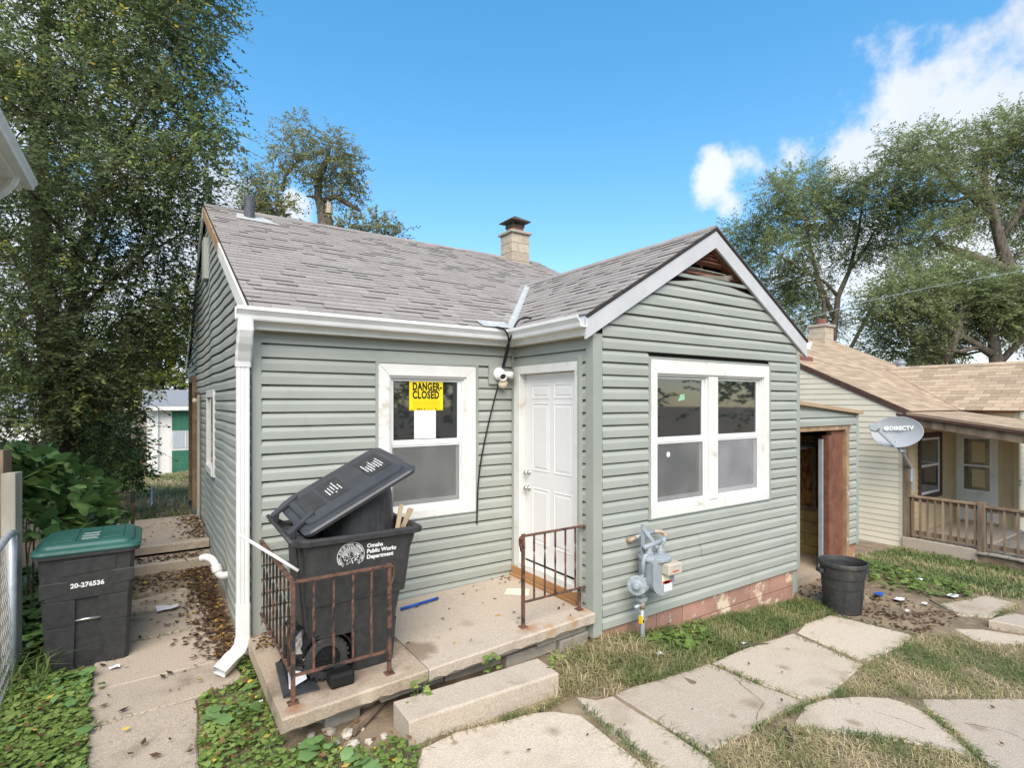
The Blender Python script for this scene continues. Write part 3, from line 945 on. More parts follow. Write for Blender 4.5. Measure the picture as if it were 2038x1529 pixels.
xr = 2 * XR - (XB - OV)
deck.prism([Vector((XR, YG, WING_Z)), Vector((XR, JY, WING_Z)), Vector((xr, -OV, EAVE_Z)), Vector((xr, YG, EAVE_Z))], (-.01, 0, -.035))
roof = deck.build('roof', 'shingle_edge_gap_shade', house)
pieces = []
rr = random.Random(4)
EXP = .134
def lay(fn, a0, a1, smax, clipper):
    row = 0
    s0 = -.012
    while s0 < smax - .02:
        a = a0 - rr.uniform(0, .3)
        while a < a1:
            wd_ = rr.choice((.1, .12, .14, .17, .2, .24, .3))
            poly = [(a + .0015, s0 + rr.uniform(-.003, .003)), (a + wd_ - .0015, s0 + rr.uniform(-.003, .003)), (a + wd_ - .0015, min(s0 + EXP * 1.04, smax)), (a + .0015, min(s0 + EXP * 1.04, smax))]
            for pl in clipper(poly):
                if len(pl) >= 3:
                    ar = abs(sum(pl[i][0] * pl[(i + 1) % len(pl)][1] - pl[(i + 1) % len(pl)][0] * pl[i][1] for i in range(len(pl)))) / 2
                    if ar > .0008:
                        pieces.append((fn, pl, s0, rr.choice((.006, .007, .008, .012)), rr.random() * .75 + (.25 if rr.random() < .2 else 0)))
            a += wd_
        s0 += EXP
        row += 1
VG = .05                              # shingles stop short of the open metal valley
def line_through(p, q, off):
    nx_, ny_ = -(q[1] - p[1]), q[0] - p[0]
    l = math.hypot(nx_, ny_)
    nx_, ny_ = nx_ / l, ny_ / l
    return nx_, ny_, -(nx_ * p[0] + ny_ * p[1]) - off
def clip_main(poly):
    poly = clip(clip(poly, 1, 0, -XL), -1, 0, XRt)
    if not poly:
        return []
    if min(p[1] for p in poly) > JS:
        return [poly]
    l = line_through((XB - OV, 0), (XR, JS), VG)
    a = clip(poly, *l)
    up = clip(poly, 0, 1, -JS)
    if a and max(p[0] for p in poly) <= XR + .01:
        return [a]
    return [x for x in (clip(a, -1, 0, XR), clip(clip(up, 1, 0, -XR), 0, 1, -JS)) if len(x) >= 3]
def clip_wing(poly):
    poly = clip(poly, 1, 0, -YG)
    l = line_through((-OV, 0), (JY, SLW), VG)
    t = clip(poly, *l)
    mid = clip(poly, -1, 0, -OV) if False else t
    return [t] if len(t) >= 3 else []
lay(main_pt, XL, XRt, SLM, clip_main)
lay(wing_pt, YG, JY + .2, SLW, clip_wing)
def shingle_mesh(mb, fn, pl, s0, th, tone):
    mb.tone = tone
    n = len(pl)
    # butt end stands proud, head tucks under the next course
    topv, botv = [], []
    for a, s_ in pl:
        k = 1 - min(1, max(0, (s_ - s0) / EXP))
        topv.append(fn(a, s_, .003 + th * (k + .12)))
        botv.append(fn(a, s_, 0))
    mb.mi = 0
    k0 = len(mb.v)
    mb.add(topv + botv, [tuple(range(n)), tuple(range(2 * n - 1, n - 1, -1))])
    # butt faces of the thicker laminations are dark, painting in their shadow lines
    sides = [((i + 1) % n, i, n + i, n + (i + 1) % n) for i in range(n)]
    for f in sides:
        mb.f.append(tuple(j + k0 for j in f))
        mb.m.append(1 if th > .01 else 0)
def pxsize(p):
    c = p[0](p[1][0][0], p[1][0][1]) - Vector(CAM)
    return c.length
pieces.sort(key=pxsize)
rest = MB()
for i, p in enumerate(pieces):
    if i < 300:
        mb = MB()
        shingle_mesh(mb, *p)
        mb.build('shingle', ['shingle', 'shingle_butt_shade'], roof)
    else:
        shingle_mesh(rest, *p)
kind(rest.build('shingle', ['shingle', 'shingle_butt_shade'], roof), 'stuff')
# plain rear/right slopes, ridge caps
m = MB()
m.prism([p + Vector((0, 0, .004)) for p in rear], (0, .004, .008))
m.prism([Vector((XR, YG, WING_Z + .002)), Vector((XR, JY, WING_Z + .002)), Vector((xr, -OV, EAVE_Z + .002)), Vector((xr, YG, EAVE_Z + .002))], (.004, 0, .008))
kind(m.build('shingle', 'shingle', roof), 'stuff')
x = XL
rcap = random.Random(8)
while x < XRt - .05:
    mb = MB()
    mb.tone = rcap.random()
    h = RIDGE_Z + .022 + rcap.uniform(0, .006)
    xe = min(x + .2, XRt)
    mb.prism([(x, RIDGE_Y - .13, RIDGE_Z - .04), (x, RIDGE_Y, h), (x, RIDGE_Y + .13, RIDGE_Z - .04), (x, RIDGE_Y + .13, RIDGE_Z - .055), (x, RIDGE_Y, h - .014), (x, RIDGE_Y - .13, RIDGE_Z - .055)], (xe - x, 0, 0))
    mb.build('ridge_cap', 'shingle', roof)
    x += .2
y = YG
while y < JY + .1:
    mb = MB()
    mb.tone = rcap.random()
    h = WING_Z + .022 + rcap.uniform(0, .007)
    mb.prism([(XR - .13, y, WING_Z - .052), (XR, y, h), (XR + .13, y, WING_Z - .052), (XR + .13, y, WING_Z - .067), (XR, y, h - .014), (XR - .13, y, WING_Z - .067)], (0, .205, .002))
    mb.build('ridge_cap', 'shingle', roof)
    y += .2
# open valley of pale metal
va, vb = main_pt(XB - OV, 0, .004), main_pt(XR, JS, .004)
dv = (vb - va)
m = MB()
p1 = (main_pt(XB - OV - .02, .14, .004) - main_pt(XB - OV, 0, .004))
for k in range(8):
    k0, k1 = k / 8, (k + 1) / 8
    a, b = va + dv * k0, va + dv * k1
    cup = Vector((0, 0, .012))
    lm = Vector((-.13, 0, 0)) * 1.0
    # offsets lie in each roof plane
    l1 = main_pt(XB - OV - .12, .03, .005) - va
    l2 = wing_pt(-OV - .13, .03, .005) - va
    m.add([a + l1, b + l1, b, a], [(0, 1, 2, 3)])
    m.add([a, b, b + l2, a + l2], [(0, 1, 2, 3)])
m.build('valley_flashing', 'valley_metal', roof)
MB().prism([main_pt(XB - OV - .36, -.02, .02), main_pt(XB - OV, -.02, .02), main_pt(XB - OV, .17, .02), main_pt(XB - OV - .36, .17, .02)], (0, 0, .004)).build('valley_flashing', 'valley_metal', roof)

# soffits, fascia, gutters
MB().box(-.03, XB - .105, -.105, -.001, 2.55, 2.58).build('soffit', 'soffit', house)
MB().box(XB - .105, XB - .001, YB - .03, -.002, 2.55, 2.58).build('soffit', 'soffit', house)
MB().box(-.05, XB - .106, -.13, -.105, 2.55, 2.71).build('fascia', 'white_trim', house)
MB().box(XB - .13, XB - .106, YB - .05, -.13, 2.55, 2.71).build('fascia', 'white_trim', house)
GP = [(.0, .0), (.075, .0), (.078, .012), (.085, .04), (.105, .065), (.118, .075), (.118, .105), (.106, .105), (.106, .098), (.006, .098), (.0, .1)]
def gutter(a, b, out, name='gutter', par=None, ends=True, mat='white_metal', mitre=0, sc_=1):
    """K-style gutter between a and b, out = outward unit vector; mitre pulls the front of end b back"""
    a, b, out = Vector(a), Vector(b), Vector(out)
    d = (b - a).normalized()
    pr = [(.0, .0), (.078, .0), (.084, .012), (.088, .04), (.108, .066), (.12, .078), (.12, .108), (.108, .108), (.108, .1), (.1, .074), (.08, .05), (.072, .02), (.008, .012), (.006, .11), (0, .11)]
    pr = [(p * sc_, q * sc_) for p, q in pr]
    rings = [[a + out * o_ + Vector((0, 0, z)) for o_, z in pr], [b - d * mitre * o_ + out * o_ + Vector((0, 0, z)) for o_, z in pr]]
    mb = MB().loft(rings, ends, ends)
    return mb.build(name, mat, par, bevel=0)
gutter((-.17, -.131, 2.615), (XB - .131, -.131, 2.605), (0, -1, 0), 'gutter', house, mitre=1)
gutter((XB - .131, YB - .06, 2.618), (XB - .131, -.131, 2.607), (-1, 0, 0), 'gutter', house, mitre=1)
gutter((W + .13, -.2, 2.618), (W + .13, YB - .06, 2.618), (1, 0, 0), 'gutter', house)
# wing rake boards
def rake(a, b, h, th, mat, name='rake_board', cut=.0):
    """board hanging below the line a-b, thickness th along out"""
    a, b, th = Vector(a), Vector(b), Vector(th)
    hh = Vector((0, 0, -h))
    MB().prism([a, b, b + hh, a + hh], th).build(name, mat, house, bevel=.003)
yr = YB - .055
zoff = -.036
rake((XB - OV, yr, EAVE_Z + zoff), (XR - .001, yr, WING_Z + zoff - .002), .19, (0, .03, 0), 'rake_shade_paint')
rake((xr, yr, EAVE_Z + zoff), (XR + .001, yr, WING_Z + zoff - .002), .19, (0, .03, 0), 'rake_shade_paint')
# dark drip edge above the rake boards
for sx in (-1, 1):
    a = Vector((XR + sx * (XR - XB + OV), yr - .012, EAVE_Z - .03))
    b = Vector((XR, yr - .012, WING_Z - .03))
    MB().prism([a, b, b + Vector((0, 0, .03)), a + Vector((0, 0, .03))], (0, .02, 0)).build('drip_edge', 'shingle_edge_gap_shade', roof)
# siding trim under the rakes and on top of the last course
for sx in (-1, 1):
    h = WING_Z - .17 - 2.6
    a = Vector((XR + sx * ((WING_Z - .215 - 2.56) / WS), YB - .022, 2.56))
    b = Vector((XR + sx * ((WING_Z - .215 - ZV) / WS), YB - .022, ZV))
    MB().prism([a, b, b + Vector((0, 0, .045)), a + Vector((0, 0, .045))], (0, .02, 0)).build('trim_channel', 'siding_flat', house)
hv = (WING_Z - .2 - ZV) / WS
MB().box(XR - hv, XR + hv, YB - .03, YB - .004, ZV - .015, ZV + .02).build('trim_channel', 'siding_flat', house)
# open triangular gable vent: brown frame, loose slats, black sheet for the unlit attic
vent = MB()
hv2 = (WING_Z - .2 - ZV) / WS
vent.prism([(XR - hv2, YB + .35, ZV - .1), (XR + hv2, YB + .35, ZV - .1), (XR, YB + .35, WING_Z - .15)], (0, .02, 0))
vent = vent.build('gable_vent', 'dirt_and_dark_black', house)
zt = WING_Z - .24
for sx in (-1, 1):
    a, b = Vector((XR + sx * (hv2 + .03), YB - .012, ZV)), Vector((XR, YB - .012, WING_Z - .2))
    MB().prism([a, b, b + Vector((0, 0, -.05)), a + Vector((-sx * .06, 0, 0))], (0, .12, 0)).build('vent_frame', 'brown_wood', vent)
for k, (z, tilt, th_) in enumerate(((ZV + .05, .07, .03), (ZV + .105, -.02, .012), (ZV + .2, .03, .02), (ZV + .245, 0, .016), (ZV + .285, .02, .014))):
    h_ = (WING_Z - .24 - z) / WS - .02
    if k == 1:
        h0_, h1_ = -h_, h_ * .75
    else:
        h0_, h1_ = -h_, h_
    if h_ > .03:
        MB().beam((XR + h0_, YB + .04, z), (XR + h1_, YB + .05, z + tilt * h_ * .5), .06, th_, (0, .5, .8)).build('slat', 'brown_wood' if k != 1 else 'grey_wood', vent)
m = MB()                               # hanging flap of torn building paper
pts = []
for i in range(9):
    k = i / 8
    pts.append((XR - hv2 * .85 + hv2 * 1.5 * k, YB + .01 + .02 * math.sin(k * 7), ZV + .12 - .07 * math.sin(k * 3.1) + .02 * k))
vs = [p for p in pts] + [(p[0], p[1] + .01, p[2] - .05 - .02 * math.sin(i)) for i, p in enumerate(pts)]
m.add(vs, [(i, i + 1, 10 + i, 9 + i) for i in range(8)])
m.build('torn_paper', 'grey_wood', vent)
MB().box(XR + .0, XR + .04, YB + .15, YB + .19, ZV - .02, ZV + .3).build('stud', 'bare_wood', vent)
# main-house left rake: painted below, bare wood above
k = .5
pa, pb = Vector((XL + .002, -.2, EAVE_Z - .04 - .03)), Vector((XL + .002, RIDGE_Y, RIDGE_Z - .04))
pm = pa + (pb - pa) * .52
rake(pa, pm, .16, (-.022, 0, 0), 'white_trim')
rake(pm + (pb - pa) * .001, pb, .15, (-.02, 0, 0), 'bare_wood')
rake((XL + .002, RIDGE_Y + .001, RIDGE_Z - .04), (XL + .002, DEP + .1, EAVE_Z - .03), .16, (-.022, 0, 0), 'white_trim')
rake((XRt, -.1, EAVE_Z - .03), (XRt, RIDGE_Y, RIDGE_Z - .04), .15, (.02, 0, 0), 'white_trim')
# downspout on the front left corner
ds = MB()
def rectpipe(path, wx, wy, mb):
    for a, b in zip(path, path[1:]):
        mb.beam(a, b, wx, wy, (0, 1, .001))
XD, YD = -.1, -.055
def ribbed(pts, wx, wy):
    rings = []
    for i, (x, y, z) in enumerate(pts):
        d = Vector(pts[min(i + 1, len(pts) - 1)]) - Vector(pts[max(i - 1, 0)])
        d.normalize()
        sx = Vector((1, 0, 0))
        sx = (sx - d * sx.dot(d)).normalized()
        sy = d.cross(sx).normalized()
        k = 1 + (.04 if i % 2 else -.03)
        ring = []
        for a, b in ((-.5, -.4), (-.4, -.5), (.4, -.5), (.5, -.4), (.5, .4), (.4, .5), (-.4, .5), (-.5, .4)):
            ring.append(Vector((x, y, z)) + sx * a * wx * k + sy * b * wy * k)
        rings.append(ring)
    return rings
elbow_top = [(XD, -.2, 2.612), (XD, -.2, 2.56)] + [(XD, -.2 + .145 * (1 - math.cos(k * .26)) / (1 - math.cos(1.56)) * 1.0, 2.55 - .26 * k / 6) for k in range(1, 7)]
dso = MB().loft(ribbed([(XD, YD - .145, 2.61), (XD, YD - .145, 2.53), (XD, YD - .13, 2.49), (XD, YD - .1, 2.44), (XD, YD - .06, 2.38), (XD, YD - .03, 2.33), (XD, YD - .01, 2.29), (XD, YD, 2.24)], .115, .08)).build('downspout', 'white_metal', house)
MB().loft([[Vector((XD + a * .1, YD + b * .07, z)) for a, b in ((-.5, -.4), (-.4, -.5), (-.22, -.5), (-.2, -.44), (-.08, -.44), (-.06, -.5), (.06, -.5), (.08, -.44), (.2, -.44), (.22, -.5), (.4, -.5), (.5, -.4), (.5, .4), (.4, .5), (-.4, .5), (-.5, .4))] for z in (2.25, .2)]).build('pipe', 'white_metal', dso)
MB().loft([[Vector((XD + a * .106, YD + b * .076, z)) for a, b in ((-.5, -.4), (-.4, -.5), (.4, -.5), (.5, -.4), (.5, .4), (.4, .5), (-.4, .5), (-.5, .4))] for z in (.24, -.04)]).build('pipe', 'white_metal', dso)
el = [(XD, YD, -.03)] + [(XD - .13 * (1 - math.cos(k * .25)) * 1.1, YD - .1 * (1 - math.cos(k * .25)), -.03 - .15 * math.sin(k * .25)) for k in range(1, 6)] + [(XD - .19, YD - .15, -.22)]
MB().loft(ribbed(el, .11, .08), True, False).build('elbow', 'white_metal', dso)

# chimney and vent pipe on the roof
CXm, CYm, hw = 5.56, RIDGE_Y - .1, .215
ch = MB().box(CXm - hw + .01, CXm + hw - .01, CYm - hw + .01, CYm + hw - .01, 4.6, 5.36).build('chimney', 'mortar_block', house)
rc = random.Random(2)
for r_ in range(4):
    z0 = 4.62 + r_ * .187
    for (x0, x1, y0, y1) in ((CXm - hw, CXm + (.06 if r_ % 2 else -.06), CYm - hw, CYm + hw), (CXm + (.068 if r_ % 2 else -.052), CXm + hw, CYm - hw, CYm + hw)):
        mb = MB()
        mb.tone = rc.random()
        mb.box(x0, x1, y0, y1, z0, z0 + .181)
        mb.build('chimney_block', 'mortar_block', ch, bevel=.006)
MB().box(CXm - hw - .045, CXm + hw + .045, CYm - hw - .045, CYm + hw + .045, 5.372, 5.43).build('crown', 'block_grey', ch, bevel=.015)
MB().box(CXm - .13, CXm + .13, CYm - .13, CYm + .13, 5.43, 5.56).build('flue', 'terracotta', ch, bevel=.006)
MB().box(CXm - .145, CXm + .145, CYm - .145, CYm + .145, 5.535, 5.575).build('flue_band', 'cap_metal', ch)
m = MB()
for sx, sy in ((-1, -1), (1, -1), (1, 1), (-1, 1)):
    m.box(CXm + sx * .13 - .008, CXm + sx * .13 + .008, CYm + sy * .13 - .008, CYm + sy * .13 + .008, 5.57, 5.66)
m.build('cap_leg', 'cap_metal', ch)
m = MB()
c4 = [Vector((CXm + sx * .24, CYm + sy * .24, 5.655)) for sx, sy in ((-1, -1), (1, -1), (1, 1), (-1, 1))]
ap = Vector((CXm, CYm, 5.8))
m.add(c4 + [ap] + [p - Vector((0, 0, .015)) for p in c4], [(0, 1, 4), (1, 2, 4), (2, 3, 4), (3, 0, 4), (8, 7, 6, 5), (0, 5, 6, 1), (1, 6, 7, 2), (2, 7, 8, 3), (3, 8, 5, 0)])
m.build('rain_cap', 'cap_metal', ch)
pz = zmain(3.9)
vp = MB().lathe([(.075, -.1), (.075, .31), (.062, .31), (.06, .2)], (.5, 3.86, pz), 16).build('vent_pipe', 'pipe_dark', house, smooth=False)
MB().prism([main_pt(.3, (3.65 + OV) * cm, .018), main_pt(.86, (3.62 + OV) * cm, .018), main_pt(.72, (4.0 + OV) * cm, .018), main_pt(.34, (4.02 + OV) * cm, .018)], (0, 0, .006)).build('pipe_flashing', 'valley_metal', vp)

# ---------------- lean-to side entry right of the wing
LX1, LY = 8.22, -1.12
le = MB()
lz = lambda x: 1.93 - (x - W) * .085
le.prism([(W, LY + .002, 1.62), (LX1, LY + .002, 1.62), (LX1, LY + .002, lz(LX1)), (W, LY + .002, lz(W))], (0, .09, 0))
le.box(7.92, LX1, LY + .002, LY + .09, -.2, 1.62)
le = le.build('entry_shed_wall', 'siding_flat', house)
for k in range(17):
    z = -.2 + S * k
    if z < 1.56:
        course(le, z, [(7.93, LX1 - .04, 7.93, LX1 - .04)], lambda a, o, zz: (a, LY - o, zz))
    else:
        b0 = min(LX1 - .04, W + (1.9 - z) / .085)
        course(le, z, [(W, LX1 - .04, W, LX1 - .04)] if z + S < lz(LX1) else [(W, max(W + .05, b0), W, max(W + .04, min(LX1 - .04, W + (1.9 - z - S) / .085)))], lambda a, o, zz: (a, LY - o, min(zz, lz(a) - .01)))
post(LX1 - .045, LX1 + .02, LY - .024, LY + .05, -.22, lz(LX1))
MB().prism([(W - .02, LY - .07, lz(W) + .002), (LX1 + .08, LY - .07, lz(LX1 + .08) + .002), (LX1 + .08, 1.8, lz(LX1 + .08) + .002), (W - .02, 1.8, lz(W) + .002)], (0, 0, .05)).build('shed_roof', 'tan_cap', house)
MB().box(7.94, LX1 - .005, LY + .02, LY + .25, -.9, -.2).build('shed_pier', 'orange_brick', house)
# opening: sagging head, jambs in peeling oxblood paint, metal track
MB().box(W + .02, 7.96, LY - .03, LY + .06, 1.53, 1.62).build('opening_head', 'bare_wood', house)
MB().box(W + .02, 8.0, LY - .05, LY - .028, 1.6, 1.65).build('head_flashing', 'siding_flat', house)
MB().box(7.84, 7.93, LY - .03, LY + .1, -.56, 1.53).build('jamb', 'bare_wood', house)
MB().box(7.5, 7.84, LY + .02, LY + .09, -.56, 1.53).build('jamb_board', 'brown_wood', house)
MB().box(7.4, 7.498, LY + .0, LY + .1, -.56, 1.45).build('jamb_board', 'brown_wood', house)
MB().box(7.3, 7.34, LY + .05, LY + .1, -.54, 1.4).build('door_track', 'galv', house)
# inside: block dado, ledge and chipboard on the far wall
iw = MB().box(8.08, 8.2, LY + .09, 1.6, -.6, 1.75).build('shed_inner_wall', 'dirt_and_dark_black', house)
rb2 = random.Random(14)
for r_ in range(4):
    y = LY + .1 - (.2 if r_ % 2 else 0)
    while y < 1.5:
        mb = MB()
        mb.tone = rb2.random()
        mb.box(8.05, 8.09, max(y, LY + .1), min(y + .392, 1.5), -.56 + r_ * .195, -.56 + r_ * .195 + .188)
        mb.build('block', 'block_yellow', iw, bevel=.006)
        y += .4
MB().box(8.0, 8.09, LY + .1, 1.5, .225, .27).build('ledge', 'old_wood', iw)
MB().box(8.065, 8.085, LY + .1, 1.5, .28, 1.4).build('chipboard', 'osb', iw)
for y in (-.62, -.2, .25):
    MB().box(8.0, 8.07, y, y + .05, .27, 1.4).build('stud', 'old_wood', iw)
MB().box(W + .05, 8.06, 1.5, 1.6, -.6, 1.8).build('shed_rear_wall', 'osb', house)
MB().box(W + .02, 8.06, LY + .05, 1.55, -.62, -.5).build('shed_floor', 'concrete_wet', house)
m = MB()                               # drooping ceiling sheet
for i in range(8):
    k = i / 7
    pass
vs = []
for i in range(9):
    k = i / 8
    xx = 6.3 + 1.7 * k
    sag = 1.32 - .06 * math.sin(k * 3.14) - .05 * k
    vs += [(xx, LY + .35, sag), (xx, LY + 1.4, sag + .1)]
m.add(vs, [(2 * i, 2 * i + 2, 2 * i + 3, 2 * i + 1) for i in range(8)])
m.build('sagging_ceiling', 'ceiling_plastic', house)
# ------------------------------------------------------------------ porch
def zp(x):
    return -.055 + .055 * max(0, min(1, x / 2.6))
porch = thing('porch', 'cracked concrete porch slab before the white front door, rust stained', 'porch', (1.3, -.7, -.3))
rp = random.Random(31)
def slab_piece(x0, x1, y_f0, y_f1, mat):
    """slab from x0 to x1 with a chipped lower front edge"""
    n = max(3, int((x1 - x0) / .07))
    mb = MB()
    rings = []
    for i in range(n + 1):
        k = i / n
        x = x0 + (x1 - x0) * k
        yf = y_f0 + (y_f1 - y_f0) * k
        zt = zp(x)
        chip = rp.uniform(0, .022)
        w1 = rp.uniform(-.004, .004)
        rings.append([Vector((x, -.03, zt)), Vector((x, yf + .012, zt)), Vector((x, yf + w1, zt - .012)), Vector((x, yf + .004 + w1, zt - .095 + chip)), Vector((x, yf + .03, zt - .112)), Vector((x, -.03, zt - .112))])
    mb.loft(rings)
    return mb.build('slab', mat, porch)
slab_piece(-.065, .955, -1.475, -1.44, 'concrete_wet')
slab_piece(.962, XB - .03, -1.44, -1.385, 'concrete')
m = MB()
for k in range(7):
    m.tone = rp.random()
    x0 = .02 + k * .4
    m.box(x0, min(x0 + .39, XB - .04), -1.18 + rp.uniform(-.02, .02), -.9, -.45, zp(x0) - .115)
for k in range(4):
    m.tone = rp.random()
    m.box(.03 + rp.uniform(-.02, .01), .3, -1.1 + k * .27, -1.1 + k * .27 + .26, -.45, -.17)
kind(m.build('footing_block', 'block_grey', porch), 'stuff')
for (x0, x1, y0, z0, z1) in ((2.05, 2.62, -1.31, -.2, -.125), (1.75, 2.3, -1.27, -.32, -.21), (2.31, 2.66, -1.29, -.33, -.21), (.25, .5, -1.3, -.33, -.2), (.62, .98, -1.36, -.22, -.165)):
    MB().prism([(x0, y0, z0), (x1, y0 + .02, z0 + .01), (x1, y0, z1 + .01), (x0, y0 - .01, z1)], (0, .25, 0)).build('footing_stone', 'block_grey', porch, bevel=.012)
# doorstep block in front
st = MB()
n = 16
rings = []
for i in range(n + 1):
    k = i / n
    x = .655 + 1.215 * k
    dy = -.04 * k
    j = lambda s=.004: rp.uniform(-s, s)
    rings.append([Vector((x, -1.51 + dy + j(), -.145 + j(.002))), Vector((x, -1.775 + dy + j(), -.15 + j(.003))), Vector((x, -1.787 + dy + j(), -.163 + j(.003))), Vector((x, -1.79 + dy, -.36)), Vector((x, -1.51 + dy, -.36))])
st.loft(rings)
tag(st.build('doorstep', 'concrete', bevel=.006), 'loose rectangular concrete step block lying in front of the porch slab', 'step')

# ------------------------------------------------------------------ porch railings
def bar(mb, a, b, w_=.024):
    mb.beam(a, b, w_, w_)
def railing(name, label, runs, posts, tongue, group='rusty porch railings'):
    r_ = thing(name, label, 'railing', (posts[0][0], posts[0][1], zp(posts[0][0])), group)
    for (x, y, zt) in posts:
        m = MB()
        bar(m, (x, y, zp(x) - .002), (x, y, zt), .027)
        m.box(x - .035, x + .035, y - .035, y + .035, zp(x), zp(x) + .006)
        m.build('post', 'rust', r_, bevel=.003)
    for (a, b, zt, zb_, n_, mat) in runs:
        a, b = Vector((*a, 0)), Vector((*b, 0))
        m = MB()
        m.beam((a.x, a.y, zt), (b.x, b.y, zt), .034, .016)
        m.build('handrail', 'rust', r_, bevel=.003)
        m = MB()
        m.beam((a.x, a.y, zb_), (b.x, b.y, zb_), .026, .014)
        m.build('bottom_rail', 'rust', r_, bevel=.002)
        for i in range(n_):
            k = (i + 1) / (n_ + 1)
            p = a + (b - a) * k
            m = MB()                   # twisted square bar
            rings = []
            for s_ in range(13):
                z = zb_ + (zt - zb_) * s_ / 12
                an = .785 + (s_ - 3) * .5 * (3 < s_ < 9)
                rings.append([Vector((p.x + .0095 * math.cos(an + q * 1.5708), p.y + .0095 * math.sin(an + q * 1.5708), z)) for q in range(4)])
            m.loft(rings)
            m.build('baluster', mat, r_)
    for (x, y, zt, dx, dy) in tongue:
        pts = [(x + dx * .02, y + dy * .02, zt), (x - dx * .018, y - dy * .018, zt - .005), (x - dx * .032, y - dy * .032, zt - .03), (x - dx * .03, y - dy * .03, zt - .075), (x - dx * .018, y - dy * .018, zt - .12), (x - dx * .014, y - dy * .014, zt - .14)]
        m = MB()
        for a, b in zip(pts, pts[1:]):
            m.beam(a, b, .034, .01, (dx, dy, .01))
        m.build('lambs_tongue', 'rust', r_, bevel=.002)
    return r_
railing('railing', 'L-shaped rusty iron railing around the black bin with the tilted lid',
        [((.035, -1.318), (.70, -1.318), .745, .125, 4, 'rust'), ((.035, -1.318), (.045, -.03), .745, .125, 8, 'rust_black')],
        [(.035, -1.318, .74), (.70, -1.318, .735)], [(.70, -1.318, .75, -1, 0)])
railing('railing', 'short rusty iron railing standing before the white front door',
        [((1.94, -1.245), (2.655, -1.235), .775, .2, 5, 'rust')],
        [(1.94, -1.245, .77), (2.585, -1.236, .21)], [(1.94, -1.245, .78, 1, 0)])

# ------------------------------------------------------------------ wheeled bins
def rrect(cx_, cy_, hx, hy, r, z, n=4):
    pts = []
    for k, (sx, sy) in enumerate(((1, 1), (-1, 1), (-1, -1), (1, -1))):
        for i in range(n + 1):
            a = math.pi / 2 * (k + i / n)
            pts.append(Vector((cx_ + sx * (hx - r) + r * math.cos(a), cy_ + sy * (hy - r) + r * math.sin(a), z)))
    return pts
def wheel(par, c, r, wd_, ax=(0, 1, 0)):
    o = MB().lathe([(r * .6, -wd_ / 2), (r * .93, -wd_ / 2), (r, -wd_ / 2 + .012), (r, wd_ / 2 - .012), (r * .93, wd_ / 2), (r * .6, wd_ / 2)], c, 28, ax)
    for i in range(24):
        a = i * math.pi / 12
        p = Vector(c) + Vector((math.cos(a), 0, math.sin(a))) * r * .99
        for s_ in (-1, 1):
            o.beam(p + Vector((0, s_ * wd_ * .48, 0)), p + Vector((0, s_ * wd_ * .1, 0)), .016, .016, (math.cos(a), 0, math.sin(a)))
    o = o.build('wheel', 'bin_black', par)
    h = MB().lathe([(0, -wd_ * .3), (r * .62, -wd_ * .3), (r * .62, wd_ * .3), (0, wd_ * .3)], c, 24, ax)
    for i in range(6):
        a = i * math.pi / 3
        d = Vector((math.cos(a), 0, math.sin(a)))
        h.beam(Vector(c) + d * .02 + Vector((0, -wd_ * .36, 0)), Vector(c) + d * r * .6 + Vector((0, -wd_ * .34, 0)), .014, .014, (0, 1, 0))
    h.lathe([(0, -wd_ * .5), (.02, -wd_ * .48), (.024, -wd_ * .2)], c, 12, ax)
    h.build('hub', 'bin_dark', o)
    return o
B1 = thing('wheeled_bin', 'black wheeled bin with city seal and half-raised lid on the porch', 'bin', (.5, -.88, -.05))
bz = -.045
m = MB()
ring = lambda k, z, r=.07: rrect(.5 + .06 * k, -.87, .31 + .115 * k, .29 + .055 * k, r, z, 5)
m.loft([ring(.1, .26), ring(.14, .33), ring(.45, .62), ring(.52, .7), ring(.6, .74), ring(.9, .9), ring(.95, .955), ring(.88, .955), ring(.8, .9), ring(.5, .5)], True, True)
# wheel end is cut away below; the front foot reaches the ground
m.loft([rrect(.645, -.87, .165, .275, .06, bz, 5), rrect(.65, -.87, .172, .285, .06, .1, 5), rrect(.656, -.87, .178, .294, .06, .28, 5)], True, False)
body = m.build('body', 'bin_black', B1, smooth=False)
m = MB()
for i in range(12):
    pass
arc = [(.3 + .19 * math.cos(a), .11 + .19 * math.sin(a)) for a in [math.pi * (-.15 + 1.0 * i / 12) for i in range(13)]]
m.prism([(x, -1.165, z) for x, z in arc] + [(x * .94 + .018, -1.165, z * .94 + .007) for x, z in arc[::-1]], (0, .6, 0))
m.build('wheel_arch', 'bin_dark', B1)
m = MB()
rim_o, rim_i = rrect(.557, -.87, .445, .365, .05, .93, 5), rrect(.557, -.87, .395, .315, .05, .93, 5)
m.loft([rrect(.557, -.87, .425, .35, .05, .93, 5), rrect(.557, -.87, .452, .372, .055, .94, 5), rrect(.557, -.87, .455, .375, .055, .972, 5), rrect(.557, -.87, .44, .36, .05, .985, 5), rrect(.557, -.87, .405, .325, .05, .982, 5), rrect(.557, -.87, .395, .318, .05, .93, 5)], False, False)
m.build('rim', 'bin_black', B1)
for y in (-1.13, -.62):
    wheel(B1, (.3, y, .11), .15, .07)
MB().tube([(.3, -1.13, .11), (.3, -.6, .11)], .012, 8).build('axle', 'steel', B1)
# vertical ribs at the hinge end
for y in (-1.1, -.98):
    MB().prism([(.17, y, .3), (.12, y, .92), (.2, y, .92), (.22, y, .3)], (0, .03, 0)).build('rib', 'bin_black', B1)
